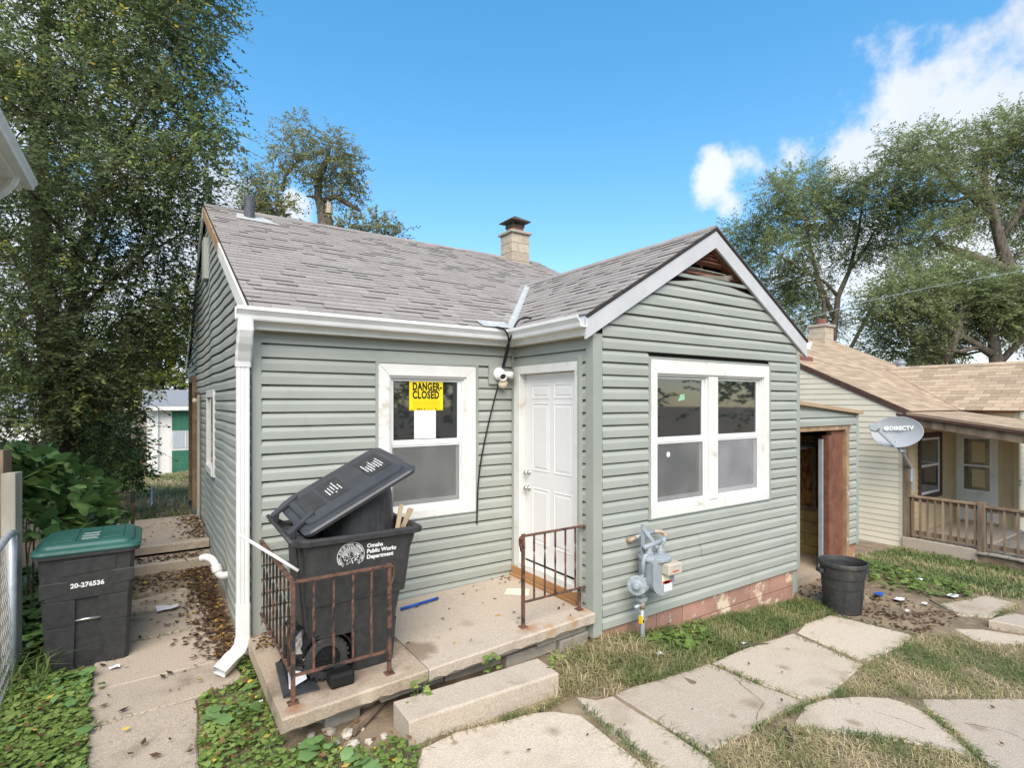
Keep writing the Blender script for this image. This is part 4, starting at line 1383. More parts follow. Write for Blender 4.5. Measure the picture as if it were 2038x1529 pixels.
# lid, hinged at the left and propped about 27 degrees open
LA = R(27.5)
RO = R(10)                             # the lid sits askew, its far side higher
lo_, lx = Vector((.1, -.87, 1.045)), Vector((math.cos(LA), 0, math.sin(LA)))
lw_ = Vector((0, math.cos(RO), 0)) + Vector((-math.sin(LA), 0, math.cos(LA))) * math.sin(RO)
ln = lx.cross(lw_).normalized()
def lp(l, w_, h=0):
    return lo_ + lx * l + lw_ * w_ + ln * h
def lring(l0, l1, hw0, hw1, h, r=.06, n=4):
    cx_ = [(l1, hw1), (l0, hw0), (l0, -hw0), (l1, -hw1)]
    pts = []
    sg = [(-1, -1), (1, -1), (1, 1), (-1, 1)]
    for k in range(4):
        for i in range(n + 1):
            a = math.pi / 2 * (k + i / n)
            pts.append(lp(cx_[k][0] + sg[k][0] * r + r * math.cos(a), cx_[k][1] + sg[k][1] * r + r * math.sin(a), h))
    return pts
m = MB()
m.loft([lring(.045, .915, .33, .345, -.015), lring(.02, .94, .35, .365, -.012), lring(.015, .945, .355, .37, .012), lring(.03, .93, .34, .355, .024), lring(.07, .88, .3, .31, .03), lring(.075, .875, .295, .305, .052), lring(.1, .85, .27, .28, .06)])
lid = m.build('lid', 'bin_lid_grey', B1)
def plate(l0, l1, w0, w1, h, name='panel', mat='bin_lid_grey', th=.004):
    MB().prism([lp(l0, w0, h), lp(l1, w0, h), lp(l1, w1, h), lp(l0, w1, h)], ln * th).build(name, mat, lid, bevel=.0015)
for (l0, l1) in ((.12, .27), (.3, .47), (.64, .83)):
    plate(l0, l1, -.17, .17, .0605, 'panel', 'bin_black')
rl = random.Random(17)
for (l0, l1, n_) in ((.33, .45, 5), (.66, .81, 7)):     # stencilled small print, illegible in the photo
    for i in range(n_):
        l = l0 + (l1 - l0) * i / n_
        a = -.12 + rl.uniform(0, .05)
        b = .1 - rl.uniform(0, .09)
        q = a
        while q < b:
            e = min(b, q + rl.uniform(.02, .05))
            MB().prism([lp(l, q, .0648), lp(l + .0075, q, .0648), lp(l + .0075, e, .0648), lp(l, e, .0648)], ln * .0005).build('lettering', 'paint_white', lid)
            q = e + .008
for w_ in (-.2, .2):
    m = MB()
    m.prism([lp(.16, w_ - .025, .058), lp(.16, w_ + .025, .058), lp(-.06, w_ + .03, .01), lp(-.06, w_ - .03, .01)], ln * .03)
    m.prism([lp(-.05, w_ - .03, .04), lp(-.05, w_ + .03, .04), lp(-.09, w_ + .03, -.03), lp(-.09, w_ - .03, -.03)], lx * .05)
    m.build('hinge_arm', 'bin_lid_grey', lid, bevel=.006)
MB().tube([lp(-.075, -.3, 0), lp(-.075, .3, 0)], .016, 12).build('handle_bar', 'bin_black', B1, smooth=True)
for w_ in (-.29, .25):
    MB().beam(lp(-.075, w_, 0), Vector((.2, -.87 + w_, .93)), .04, .05).build('handle_bracket', 'bin_black', B1, bevel=.006)
# printed seal and department name on the side
yf = lambda z: -(1.16 + .055 * .9 * max(0, min(1, (z - .26) / .64))) - .004
so_ = Vector((.43, 0, .745))
sy_ = -1.2075
def seal_pt(x, z):
    k = (.9 - .74) / (.9 - .74)
    kk = .6 + .3 * (z - .74) / .16 if z > .74 else .52 + .08 * (z - .7) / .04 if z > .7 else .45 + .07 * (z - .62) / .08
    return Vector((x, -.87 - (.29 + .055 * kk) - .0025, z))
def flat_ring(r0, r1, c, n=48):
    m = MB()
    vs = []
    for i in range(n):
        a = 2 * math.pi * i / n
        vs += [seal_pt(c[0] + r0 * math.cos(a), c[1] + r0 * math.sin(a)), seal_pt(c[0] + r1 * math.cos(a), c[1] + r1 * math.sin(a))]
    m.add(vs, [(2 * i, 2 * ((i + 1) % n), 2 * ((i + 1) % n) + 1, 2 * i + 1) for i in range(n)])
    return m
SC = (.455, .828)
seal = flat_ring(.096, .1, SC).build('seal', 'paint_white', B1)
flat_ring(.072, .0745, SC).build('seal_ring', 'paint_white', seal)
m = MB()
for i in range(15):                     # sun rays over the upper half
    a = math.pi * (i + .5) / 15
    a0, a1 = a - .055, a + .055
    m.add([seal_pt(SC[0] + .026 * math.cos(a0 + .03), SC[1] + .026 * math.sin(a0 + .03)), seal_pt(SC[0] + .068 * math.cos(a0), SC[1] + .068 * math.sin(a0)), seal_pt(SC[0] + .068 * math.cos(a1), SC[1] + .068 * math.sin(a1)), seal_pt(SC[0] + .026 * math.cos(a1 - .03), SC[1] + .026 * math.sin(a1 - .03))], [(0, 1, 2, 3)])
m.build('seal_rays', 'paint_white', seal)
m = MB()
rz = random.Random(6)
for i in range(70):                     # engraved scene in the lower half
    a, q = rz.uniform(0, 6.28), math.sqrt(rz.random()) * .06
    x, z = SC[0] + q * math.cos(a), SC[1] - .012 + q * math.sin(a) * .85
    if math.hypot(x - SC[0], z - SC[1]) > .063 or z > SC[1] + .024:
        continue
    b, l = rz.uniform(0, 3.14), rz.uniform(.006, .016)
    d = Vector((math.cos(b) * l / 2, 0, math.sin(b) * l / 2))
    nrm = Vector((-math.sin(b), 0, math.cos(b))) * .0016
    c = seal_pt(x, z)
    m.add([c - d - nrm, c + d - nrm, c + d + nrm, c - d + nrm], [(0, 1, 2, 3)])
m.build('seal_scene', 'paint_white', seal)
for txt, mid, sgn in (('CITY OF OMAHA, NEBRASKA', math.pi / 2, -1), ('INCORPORATED FEBRUARY 1857', -math.pi / 2, 1)):
    for i, chx in enumerate(txt):
        if chx == ' ':
            continue
        a = mid + sgn * (i - (len(txt) - 1) / 2) * .118
        rad = Vector((math.cos(a), 0, math.sin(a)))
        up_ = rad if sgn < 0 else -rad
        xd = Vector((up_.z, 0, -up_.x))
        c = seal_pt(SC[0] + (.079 if sgn < 0 else .092) * rad.x, SC[1] + (.079 if sgn < 0 else .092) * rad.z)
        text_on('seal_letter', chx, .017, 'paint_white', c - xd * .0045, xd, up_, seal, bold=.0006)
for i, t_ in enumerate(('Omaha', 'Public Works', 'Department')):
    p = seal_pt(.572, .87 - i * .042)
    tl = Vector((0, -.055 * .3, .16)).normalized()
    text_on('lettering', t_, .041, 'paint_white', p, (1, 0, 0), tl, B1, bold=.0016)
text_on('lettering', 'City of Omaha', .014, 'paint_white', seal_pt(.72, .74), (1, 0, 0), (0, -.05, 1), B1, bold=.0005)
# things stuffed in the bin
tb = thing('plastic_can', 'black ribbed plastic can upended inside the bin under its raised lid', 'can', (.62, -.86, .75))
prof = []
m = MB()
rings = []
for z, r in ((.7, .275), (1.22, .25), (1.265, .24), (1.28, .21), (1.28, .05)):
    rg_ = []
    for k in range(48):
        a = 2 * math.pi * k / 48
        q = r + (.012 if (k // 2) % 2 and z < 1.22 else 0)
        rg_.append(Vector((.63 + q * math.cos(a), -.86 + q * math.sin(a), z)))
    rings.append(rg_)
m.loft(rings)
m.build('ribbed_wall', 'bin_black', tb)
sp = [((.83, -1.08, .8), (.9, -1.06, 1.13), .035, .012), ((.86, -1.0, .8), (.985, -1.06, 1.09), .04, .012), ((.9, -1.02, .8), (1.0, -.98, 1.07), .03, .01)]
for i, (a, b, w_, h_) in enumerate(sp):
    tag(MB().beam(a, b, w_, h_, (0, 1, 0)).build('wood_scrap', 'light_wood', bevel=.002), 'pale splintered wood strip sticking out of the bin with the raised lid', 'wood scrap', 'wood scraps in the bin')

# bin with the green lid beside the path
B2 = thing('wheeled_bin', 'black wheeled bin with closed green lid and number stencil by the side path', 'bin', (-1.18, .98, -.3))
b2z = -.285
def hw2(z):
    k = (z - b2z) / .94
    return .275 + .05 * k
def fy2(z):
    k = (z - b2z) / .94
    return .66 - .035 * k
def body_ring(z, sh=0, r=.06):
    k = (z - b2z) / .94
    return rrect(-1.18, (fy2(z) + .02 + 1.33 + .02 * k) / 2, hw2(z) - sh - .003, (1.33 + .02 * k - fy2(z) - .02) / 2, r, z, 5)
m = MB().loft([body_ring(b2z), body_ring(.1), body_ring(.4), body_ring(.655)])
m.build('body', 'bin_black', B2)
# front cladding leaves a recess for the lift bar, open to the ground
def clad(xa0, xa1, xb0, xb1, z0, z1, name='front_panel', th=.03, bulge=0):
    """panel between bottom edge xa0..xa1 at z0 and top edge xb0..xb1 at z1, as fractions of half width"""
    n = 5
    rings = []
    for i in range(n + 1):
        k = i / n
        z = z0 + (z1 - z0) * k
        a, b = xa0 + (xb0 - xa0) * k, xa1 + (xb1 - xa1) * k
        yy = fy2(z) - bulge * math.sin(math.pi * k)
        x0_, x1_ = -1.18 + a * hw2(z), -1.18 + b * hw2(z)
        c0, c1 = (.03 if a < -.9 else 0), (.03 if b > .9 else 0)
        rings.append([Vector((x0_, yy + c0, z)), Vector((x0_ + c0, yy, z)), Vector((x1_ - c1, yy, z)), Vector((x1_, yy + c1, z)), Vector((x1_, yy + .07, z)), Vector((x0_, yy + .07, z))])
    MB().loft(rings).build(name, 'bin_black', B2, bevel=.006)
clad(-1, -.36, -1, -.3, b2z, .08)
clad(.42, 1, .3, 1, b2z, .08)
clad(-1, -.3, -1, -.28, .081, .3)
clad(.3, 1, .24, 1, .081, .3)
clad(-1, 1, -1, 1, .301, .66)
# pressed ledges under the rim
for (a, b, z0, z1) in ((-1.02, -.42, .33, .41), (.5, 1.02, .38, .46), (-.5, .62, .5, .58)):
    x0_, x1_ = -1.18 + a * hw2(z0), -1.18 + b * hw2(z0)
    MB().prism([(x0_, fy2(z0) + .01, z0), (x1_, fy2(z0) + .01, z0 + .02), (x1_, fy2(z1) + .01, z1 + .05), (x0_, fy2(z1) + .01, z1 + .05)], (0, -.014, 0)).build('ledge', 'bin_black', B2, bevel=.01)
MB().tube([(-1.18 - .32 * hw2(.13), fy2(.13) + .012, .12), (-1.18 + .3 * hw2(.13), fy2(.13) + .012, .12)], .011, 10).build('lift_bar', 'steel', B2, smooth=True)
m = MB()
m.loft([rrect(-1.18, .985, .34, .37, .07, .655, 5), rrect(-1.18, .985, .36, .39, .08, .66, 5), rrect(-1.18, .985, .362, .392, .08, .685, 5)])
m.build('rim', 'bin_black', B2)
m = MB()
m.loft([rrect(-1.18, .985, .364, .394, .08, .687, 5), rrect(-1.18, .985, .37, .4, .085, .7, 5), rrect(-1.18, .985, .362, .392, .085, .722, 5), rrect(-1.18, .985, .32, .345, .07, .735, 5), rrect(-1.18, .985, .31, .335, .06, .757, 5), rrect(-1.18, .985, .27, .3, .05, .768, 5)])
lid2 = m.build('lid', 'lid_green', B2)
for x0_, x1_ in ((-1.42, -1.27), (-1.09, -.94)):
    MB().box(x0_, x1_, .73, 1.2, .7685, .776).build('panel', 'lid_green', lid2, bevel=.003)
MB().box(-1.25, -1.11, .68, 1.26, .7685, .772).build('panel', 'lid_green', lid2, bevel=.003)
for i in range(9):
    MB().box(-1.24 + .1 * rl.random() * .1, -1.13 + .02 * rl.random(), .72 + i * .035, .726 + i * .035, .7722, .7728).build('lettering', 'paint_white', lid2) if i % 3 else None
text_on('lettering', '20-276536', .052, 'paint_white', (-1.18 - .115, fy2(.42) - .0035, .40), (1, 0, 0), (0, -.037, 1), B2, bold=.002)
wheel(B2, (-1.41, 1.38, -.14), .13, .05, (1, 0, 0))
wheel(B2, (-1.09, 1.38, -.14), .13, .05, (1, 0, 0))

# ------------------------------------------------------------------ round trash can on the right
tcb = onground(1688, 1226)
tcx, tcy, tcz = tcb.x + .12, tcb.y + .12, tcb.z
k_ = (tcb - Vector(CAM)).length / 1085 * 1.0
dd = (Vector((tcx, tcy)) - Vector(CAM[:2])).length
TC = thing('trash_can', 'open round dark grey plastic trash can standing on bare dirt', 'trash can', (tcx, tcy, tcz))
pf = [(0, .0), (.195, .0), (.205, .015), (.225, .3), (.228, .305), (.232, .42), (.242, .43), (.25, .55), (.262, .56), (.268, .575), (.268, .605), (.258, .615), (.25, .6), (.236, .56), (.21, .1), (.2, .02), (0, .02)]
MB().lathe(pf, (tcx, tcy, tcz), 40).build('body', 'trash_can', TC, smooth=False)
for sgn in (-1, 1):
    d = Vector((CP, -SP, 0)) * sgn
    c = Vector((tcx, tcy, tcz + .5)) + d * .255
    MB().beam(c, c + d * .05, .11, .05).build('handle', 'trash_can', TC, bevel=.012)
d = Vector((-SP, -CP, 0))
s_ = Vector((CP, -SP, 0))
m = MB()
for a0, a1, z0, z1 in ((-.45, .55, .31, .318), (-.45, -.42, .03, .31), (.52, .55, .03, .31)):
    n = 8
    vs = []
    for i in range(n + 1):
        a = a0 + (a1 - a0) * i / n
        for z in (z0, z1):
            r = .205 + (.225 - .205) * (z - .015) / .285 + .005
            q = d * math.cos(a) + s_ * math.sin(a)
            vs.append(Vector((tcx, tcy, tcz + z)) + q * r)
    m.add(vs, [(2 * i, 2 * i + 2, 2 * i + 3, 2 * i + 1) for i in range(n)])
m.build('moulded_panel', 'trash_can', TC)

# ------------------------------------------------------------------ gas meter
GMy = YB - .2
def gp(u, v, dy=0):
    return ony(u, v, GMy + dy)
gb = gp(1278, 1300)
GM = thing('gas_meter', 'grey gas meter with regulator on pipes against the siding below the twin window', 'gas meter', (gb.x, gb.y, g(gb.x, gb.y)))
q = lambda pts, r, mat, nm, seg=12: MB().tube(pts, r, seg).build(nm, mat, GM, smooth=True)
gx = gb.x
zz = lambda v: gp(1278, v).z
q([(gx, GMy, g(gx, GMy) - .05), (gx, GMy, zz(1212))], .017, 'galv', 'riser_pipe')
q([(gx, GMy, zz(1212)), (gx, GMy, zz(1196))], .025, 'meter_brass', 'shutoff_valve')
q([(gx + .005, GMy, zz(1196)), (gx + .01, GMy, zz(1150))], .03, 'galv', 'union')
q([(gx - .1, GMy, zz(1206)), (gx, GMy, zz(1203))], .018, 'galv', 'stub_pipe')
MB().box(gx - .05, gx + .04, GMy - .03, GMy + .03, zz(1197), zz(1190)).build('valve_lever', 'galv', GM, bevel=.004)
# regulator: round diaphragm case on its side
rc_ = gp(1268, 1166, -.02)
MB().lathe([(0, -.05), (.04, -.045), (.05, -.02), (.088, -.016), (.092, -.01), (.092, .006), (.088, .012), (.055, .016), (.032, .03), (.03, .06), (.018, .066), (0, .066)], rc_, 22, (-.8, -.55, .12)).build('regulator', 'meter_grey', GM)
for i in range(8):
    a = math.pi * i / 4
    _ax = Vector((-.8, -.55, .12)).normalized()
    _s = _ax.cross(Vector((0, 0, 1))).normalized()
    _u = _s.cross(_ax)
    MB().lathe([(.009, -.022), (.009, .018), (0, .02)], rc_ + (_s * math.cos(a) + _u * math.sin(a)) * .079, 6, _ax).build('bolt', 'galv', GM)
MB().tube([rc_ + Vector((.02, -.03, -.0)), rc_ + Vector((.07, -.04, -.02)), (gx + .01, GMy, zz(1180))], [.032, .034, .028], 10).build('regulator_body', 'meter_grey', GM, smooth=True)
q([rc_ + Vector((.03, 0, .03)), (gx + .01, GMy, zz(1146))], .02, 'galv', 'pipe')
p0 = gp(1280, 1150)
q([p0, gp(1280, 1122), gp(1283, 1108), gp(1292, 1103), gp(1300, 1104)], .022, 'meter_grey', 'inlet_pipe')
# body: cylinder-backed case with a flat front cover
c0, c1 = gp(1285, 1125), gp(1330, 1190)
bx0, bx1, bz0, bz1 = gx + .04, gx + .3, zz(1186), zz(1117)
bm = []
for y_, sh in ((GMy + .1, .02), (GMy + .06, 0), (GMy - .08, 0), (GMy - .1, .008)):
    ringp = []
    cxm, hxm = (bx0 + bx1) / 2, (bx1 - bx0) / 2 - sh
    for i in range(20):
        a = math.pi * i / 19 + math.pi
        ringp.append(Vector((cxm + hxm * math.cos(a), y_, bz0 + .12 + (.12 - sh) * math.sin(a))))
    ringp += [Vector((cxm + hxm, y_, bz1 - sh)), Vector((cxm - hxm, y_, bz1 - sh))]
    bm.append(ringp)
mbody = MB().loft(bm).build('meter_body', 'meter_grey', GM)
MB().loft([[Vector((p.x + (p.x - (bx0 + bx1) / 2) * .1, y_, p.z)) for p in bm[1]] for y_ in (GMy - .1, GMy - .118)]).build('front_cover', 'meter_grey', GM, bevel=.004)
MB().lathe([(.0, 0), (.12, 0), (.155, .008), (.155, .03), (.13, .04), (.06, .05), (0, .05)], ((bx0 + bx1) / 2, GMy, bz1 - .01), 24).build('top_flange', 'meter_grey', GM)
for xx in (bx0 + .055, bx1 - .05):
    MB().lathe([(.04, 0), (.042, .05), (.03, .055), (.026, .1)], (xx, GMy, bz1 + .02), 12).build('connector', 'galv', GM)
for i in range(8):
    a = math.pi * i / 4
    MB().lathe([(.012, 0), (.012, .015), (0, .016)], ((bx0 + bx1) / 2 + .14 * math.cos(a), GMy + .14 * math.sin(a), bz1 + .015), 6).build('bolt', 'galv', GM)
MB().box(bx0 + .1, bx1 + .03, GMy - .2, GMy - .11, bz1 - .12, bz1 - .015).build('index_box', 'cream_box', GM, bevel=.012)
for (z, x0_, x1_, mt) in ((bz1 - .045, bx0 + .16, bx1 - .0, 'grey_ink'), (bz1 - .09, bx0 + .15, bx1 - .02, 'red_print')):
    MB().box(x0_, x1_, GMy - .2015, GMy - .2, z, z + .01).build('print', mt, GM)
MB().box(bx0 + .1, bx0 + .2, GMy - .1195, GMy - .118, bz1 - .22, bz1 - .13).build('tag', 'paper_cream', GM)
MB().box(bx0 + .105, bx0 + .2, GMy - .121, GMy - .1195, bz1 - .215, bz1 - .19).build('tag_print', 'red_print', GM)
MB().box(bx0 + .13, bx0 + .24, GMy - .1195, GMy - .118, bz0 + .035, bz0 + .13).build('tag', 'paper', GM)
MB().box(bx0 + .13, bx0 + .24, GMy - .121, GMy - .1195, bz0 + .11, bz0 + .13).build('tag_print', 'red_print', GM)
# outlet loop over the meter
t1 = bz1 + .13
q([(gx + .02, GMy, t1 - .01), (bx0 + .06, GMy, t1), (bx1 - .03, GMy - .0, t1 + .02)], .024, 'meter_grey', 'pipe')
q([(bx1 - .05, GMy, bz1 + .1), (bx1 - .02, GMy, t1 + .01), (bx1 + .05, GMy + .02, t1 + .04)], .026, 'meter_grey', 'pipe')
q([(bx1 + .05, GMy + .02, t1 + .04), (bx1 + .09, GMy + .06, t1 + .06), (bx1 + .07, GMy + .1, t1 + .08), (bx1 - .02, GMy + .11, t1 + .085)], .024, 'meter_brass', 'elbow')
q([(bx1 - .02, GMy + .11, t1 + .085), (bx0 - .0, GMy + .12, t1 + .06)], .022, 'galv', 'pipe')
q([(bx0 + .0, GMy + .12, t1 + .06), (bx0 - .05, GMy + .13, t1 + .04), (bx0 - .05, GMy + .2, t1 + .02)], .024, 'meter_brass', 'elbow')
MB().beam((gx + .05, GMy + .04, t1 + .17), (gx + .19, GMy - .02, t1 - .03), .04, .012, (0, -1, .4)).build('strap', 'galv', GM)
MB().box(gx + .035, gx + .075, GMy + .035, GMy + .05, g(gx, GMy), t1 + .2).build('support_bar', 'meter_grey', GM)
MB().box(gx - .035, gx - .018, GMy - .025, GMy + .01, zz(1240), zz(1225)).build('tag', 'yellow_plastic', GM)
q([(gx, GMy, zz(1239)), (gx, GMy, zz(1234))], .02, 'cable_black', 'band', 10)

# ------------------------------------------------------------------ notices, lamp, cable and drain on the house
dn = MB().box(1.432, 1.808, .036, .0395, 1.852, 2.148).build('warning_notice', 'yellow_paper')
tag(dn, 'yellow DANGER-CLOSED notice stuck on the window beside the front door', 'sign')
for i, t_ in enumerate(('DANGER-', 'CLOSED')):
    text_on('lettering', t_, .108, 'ink', (1.466, .0352, 2.06 - i * .085), (1, 0, 0), (0, 0, 1), dn, xs=.66 if i == 0 else .7, bold=.0046, spacing=1.09)
for i in range(7):
    m = MB()
    q0 = 1.475
    while q0 < 1.765:
        e = min(1.77, q0 + rl.uniform(.012, .035))
        m.box(q0, e, .0348, .0355, 1.952 - i * .0125, 1.955 - i * .0125)
        q0 = e + .006
    m.build('small_print', 'ink_faint', dn)
m = MB()
for i in range(12):
    x_ = 1.45 + i * .028 + rl.uniform(0, .01)
    m.box(x_, x_ + rl.uniform(.006, .02), .0348, .0355, 1.858, 1.863 + rl.uniform(0, .008))
m.build('small_print', 'ink', dn)
nb = MB().box(1.486, 1.727, .037, .0398, 1.562, 1.8515).build('posted_letter', 'paper')
tag(nb, 'white typed letter taped to the window under the yellow notice', 'paper notice')
m = MB()
for i in range(12):
    if i in (2, 3):
        continue
    m.box(1.515, 1.70 - rl.uniform(0, .03) - (.09 if i == 11 else 0), .036, .0368, 1.815 - i * .017, 1.8175 - i * .017)
m.build('small_print', 'grey_ink', nb)
gs = ony(1354, 792, YB + .04)
tag(MB().prism([(gs.x - .04, YB + .0395, gs.z - .035), (gs.x + .07, YB + .0395, gs.z - .02), (gs.x + .06, YB + .0395, gs.z + .04), (gs.x, YB + .0395, gs.z + .035)], (0, -.002, 0)).build('sticker', 'light_green'), 'pale green torn sticker on the left pane of the twin window', 'sticker')
gs = ony(1331, 905, YB + .03)
tag(MB().lathe([(0, 0), (.028, 0), (.028, .002), (0, .002)], (gs.x, YB + .037, gs.z), 16, (0, -1, 0)).build('sticker', 'paper'), 'small round white sticker on the lower screen of the twin window', 'sticker')
# security lamp
sl_ = ony(990, 745, -.02)
fl = thing('security_lamp', 'twin-headed white security lamp on the wall between window and door', 'lamp', (sl_.x, 0, sl_.z))
MB().box(sl_.x - .12, sl_.x + .07, -.05, -.012, sl_.z - .115, sl_.z + .1).build('mount_block', 'siding_flat', fl, bevel=.008)
MB().lathe([(0, .0), (.07, 0), (.075, .02), (.06, .05), (0, .055)], (sl_.x - .005, -.05, sl_.z), 18, (0, -1, 0)).build('base', 'plastic_white', fl, smooth=True)
for (dx, dy, dz, c) in ((-.25, -.8, -.3, (-.0, -.1, -.01)), (.9, -.35, -.15, (.05, -.09, .0))):
    c = Vector((sl_.x, 0, sl_.z)) + Vector(c)
    hd = MB().lathe([(.012, -.03), (.03, -.01), (.04, .05), (.043, .09), (.038, .09), (.03, .06), (0, .055)], c, 16, (dx, dy, dz)).build('lamp_head', 'plastic_white', fl, smooth=True)
    MB().lathe([(0, .057), (.03, .062), (.032, .066), (0, .068)], c, 14, (dx, dy, dz)).build('lens', 'pane', hd)
MB().lathe([(0, -.06), (.035, -.055), (.05, -.02), (.045, .02), (.02, .04), (0, .045)], (sl_.x + .02, -.11, sl_.z - .1), 12, (.2, -.4, .8)).build('motion_sensor', 'cream_plastic', fl, smooth=True)
# cables hanging from the gutter corner
def cab(pts, r, nm, mat='cable_black', par=None):
    # smooth the control polygon
    for _ in range(2):
        n_ = [pts[0]]
        for a, b in zip(pts, pts[1:]):
            n_ += [tuple(np.array(a) * .75 + np.array(b) * .25), tuple(np.array(a) * .25 + np.array(b) * .75)]
        pts = n_ + [pts[-1]]
    return MB().tube(pts, r, 8).build(nm, mat, par, smooth=True)
y_ = -.27
cb = thing('cable', 'black cable drooping from the gutter corner down the front wall', 'cable', (2.3, -.1, .8))
P = lambda u, v, y: tuple(ony(u, v, y))
cab([P(978, 658, -.2), P(985, 650, -.25), P(1005, 655, -.28), P(1013, 672, -.28), P(1012, 690, -.25)], .011, 'loop', par=cb)
cab([P(1066, 646, -.3), P(1058, 634, -.32), P(1045, 631, -.32), P(1030, 638, -.31), P(1022, 655, -.3), P(1012, 685, -.25)], .011, 'loop', par=cb)
cab([P(1012, 685, -.24), P(1008, 705, -.18), P(1002, 728, -.1)], .02, 'sleeve', par=cb)
cab([P(1002, 726, -.1), P(992, 765, -.06), P(975, 830, -.04), P(962, 890, -.035), P(955, 930, -.035), P(951, 970, -.035), P(950, 1000, -.035), P(949, 1043, -.03)], .0085, 'wire', par=cb)
# white drain elbow on the left wall
d0 = onx(455, 1150, -.04)
dr = thing('drain_pipe', 'white plastic drain elbow coming out of the side wall above the path', 'pipe', (d0.x, d0.y, d0.z))
c = Vector((-.02, 1.7, .02))
cab([(.0, 1.65, .03), (-.07, 1.62, .02), (-.12, 1.62, .05), (-.14, 1.66, .13), (-.17, 1.7, .2), (-.23, 1.74, .23), (-.27, 1.78, .21)], .042, 'elbow', 'plastic_white', dr)
MB().lathe([(.05, -.02), (.053, 0), (.053, .04), (.05, .05)], (-.135, 1.64, .1), 14, (-.25, .3, 1)).build('collar', 'plastic_white', dr)

# ------------------------------------------------------------------ loose things on the porch
tag(MB().tube([onz(798, 1213, zp(1.3) + .02), onz(872, 1191, zp(1.7) + .02)], .013, 10).build('broom_handle', 'blue_paint', smooth=True), 'blue metal pole lying on the porch by the wall', 'pole')
tag(MB().tube([(-.19, -.62, .945), (.14, -1.0, .72)], .012, 10).build('broom_handle', 'plastic_white', smooth=True), 'white pole leaning over the railing against the black bin', 'pole')
pz_ = zp(2.3) + .003
pp = [onz(u, v, pz_) for u, v in ((1003, 1184), (1052, 1186), (1054, 1173), (1010, 1172))]
tag(MB().prism(pp, (0, 0, .002)).build('sheet_of_paper', 'paper_cream'), 'cream sheet of paper lying on the porch near the door', 'paper')
mz = zp(.1) + .004
pm_ = [onz(u, v, mz) for u, v in ((553, 1322), (600, 1300), (637, 1374), (570, 1390))]
fm_ = MB().prism(pm_, (0, 0, .008))
fm_.prism([pm_[0] + Vector((-.02, -.01, 0)), pm_[0] + Vector((.03, 0, 0)), pm_[3] + Vector((.03, .02, 0)), pm_[3] + Vector((-.02, 0, 0))], (0, 0, .02))
tag(fm_.build('rubber_mat', 'rubber_mat', bevel=.004), 'black rubber flap lying under the railing corner on the porch', 'mat')
m = MB()
rbag = random.Random(12)
rings = []
for i in range(9):
    k = i / 8
    r = .13 * math.sin(math.pi * (.12 + .8 * k)) + .02
    rings.append([Vector((.17 + (r + rbag.uniform(-.025, .025)) * math.cos(a) * 1.0, -.98 + (r + rbag.uniform(-.025, .025)) * math.sin(a), zp(.1) + .01 + .34 * k)) for a in [2 * math.pi * j / 14 for j in range(14)]])
m.loft(rings)
tag(m.build('rubbish_bag', 'bag_black'), 'crumpled black plastic bag beside the wheel of the black bin', 'bag')
m = MB().add([(.04, -1.17, zp(0) + .02), (.17, -1.12, zp(0) + .04), (.15, -1.05, zp(0) + .2), (.06, -1.05, zp(0) + .26), (.05, -1.09, zp(0) + .12)], [(0, 1, 4), (1, 2, 4), (2, 3, 4), (3, 0, 4)])
tag(m.build('crumpled_paper', 'paper'), 'crumpled white paper behind the railing at the bin wheel', 'paper')
tag(MB().box(.28, .45, -1.32, -1.2, zp(.3) + .001, zp(.3) + .1).build('plastic_box', 'bin_dark', bevel=.02), 'small black plastic box beside the bin wheel', 'box')
# ------------------------------------------------------------------ cream neighbour house (a twin of the same plan)
NX, NY, NZ, NPB = 11.9, -.35, -.98, 1.11
nh = thing('house', 'cream sided neighbour house with tan shingle roof and covered side porch', 'house', (NX, NY, NZ - .2))
NE = EAVE_Z + NZ
NXR = NX + XR
nwl = MB().prism(rect_x(NY, NY + DEP, NZ - .3, NE - .13, NX + .002), (.1, 0, 0)).prism([(NX + .002, NY, NE - .13), (NX + .002, NY + DEP, NE - .13), (NX + .002, NY + RIDGE_Y, RIDGE_Z + NZ - .12)], (.1, 0, 0)).build('side_wall', 'cream_siding', nh)
def ntop(z):
    if z < NE - .25:
        return (NY, NY + DEP)
    d = (z + .1 - NE) / MS - OV
    return (NY + max(0, d), NY + DEP - d) if d < RIDGE_Y - .1 else None
for k in range(35):
    z = NZ - .02 + S * k
    tp = ntop(z)
    if tp is None or tp[1] - tp[0] < .1:
        continue
    t2 = ntop(z + S) or tp
    course(nwl, z, [(max(tp[0], NY + .04), min(tp[1], NY + 5.2), max(t2[0], NY + .04), min(t2[1], NY + 5.2))], lambda a, o, zz: (NX - o, a, zz), mat='cream_siding', prof=[(-.002, .002), (0, .013), (.122, .002)])
MB().box(NX - .018, NX + .06, NY - .018, NY + .05, NZ - .04, NE - .15).build('corner_post', 'cream_siding', nh, bevel=.003)
nwf = MB().prism(rect_y(NX, NX + XB, NZ - .1, NE - .1, NY + .002), (0, .1, 0)).build('front_wall', 'tan_siding', nh)
nwx0, nwx1, nwz0, nwz1 = 0, 0, 0, 0
pa, pb = ony(1830, 868, NY), ony(1868, 985, NY)
NWn = (pa.x, pb.x, pb.z + .08, pa.z - .05)
for k in range(20):
    z = NZ + .2 + S * 1.15 * k
    if z > NE - .2:
        break
    for p, q_ in segs_minus(NX + .06, NX + XB - .03, [(NWn[0] - .1, NWn[1] + .1)] if NWn[2] - .1 < z + .06 < NWn[3] + .1 else []):
        course(nwf, z, [(p, q_, p, q_)], lambda a, o, zz: (a, NY - o, zz), mat='tan_siding', prof=[(-.002, .002), (0, .013), (.138, .002)])
nwi = MB()
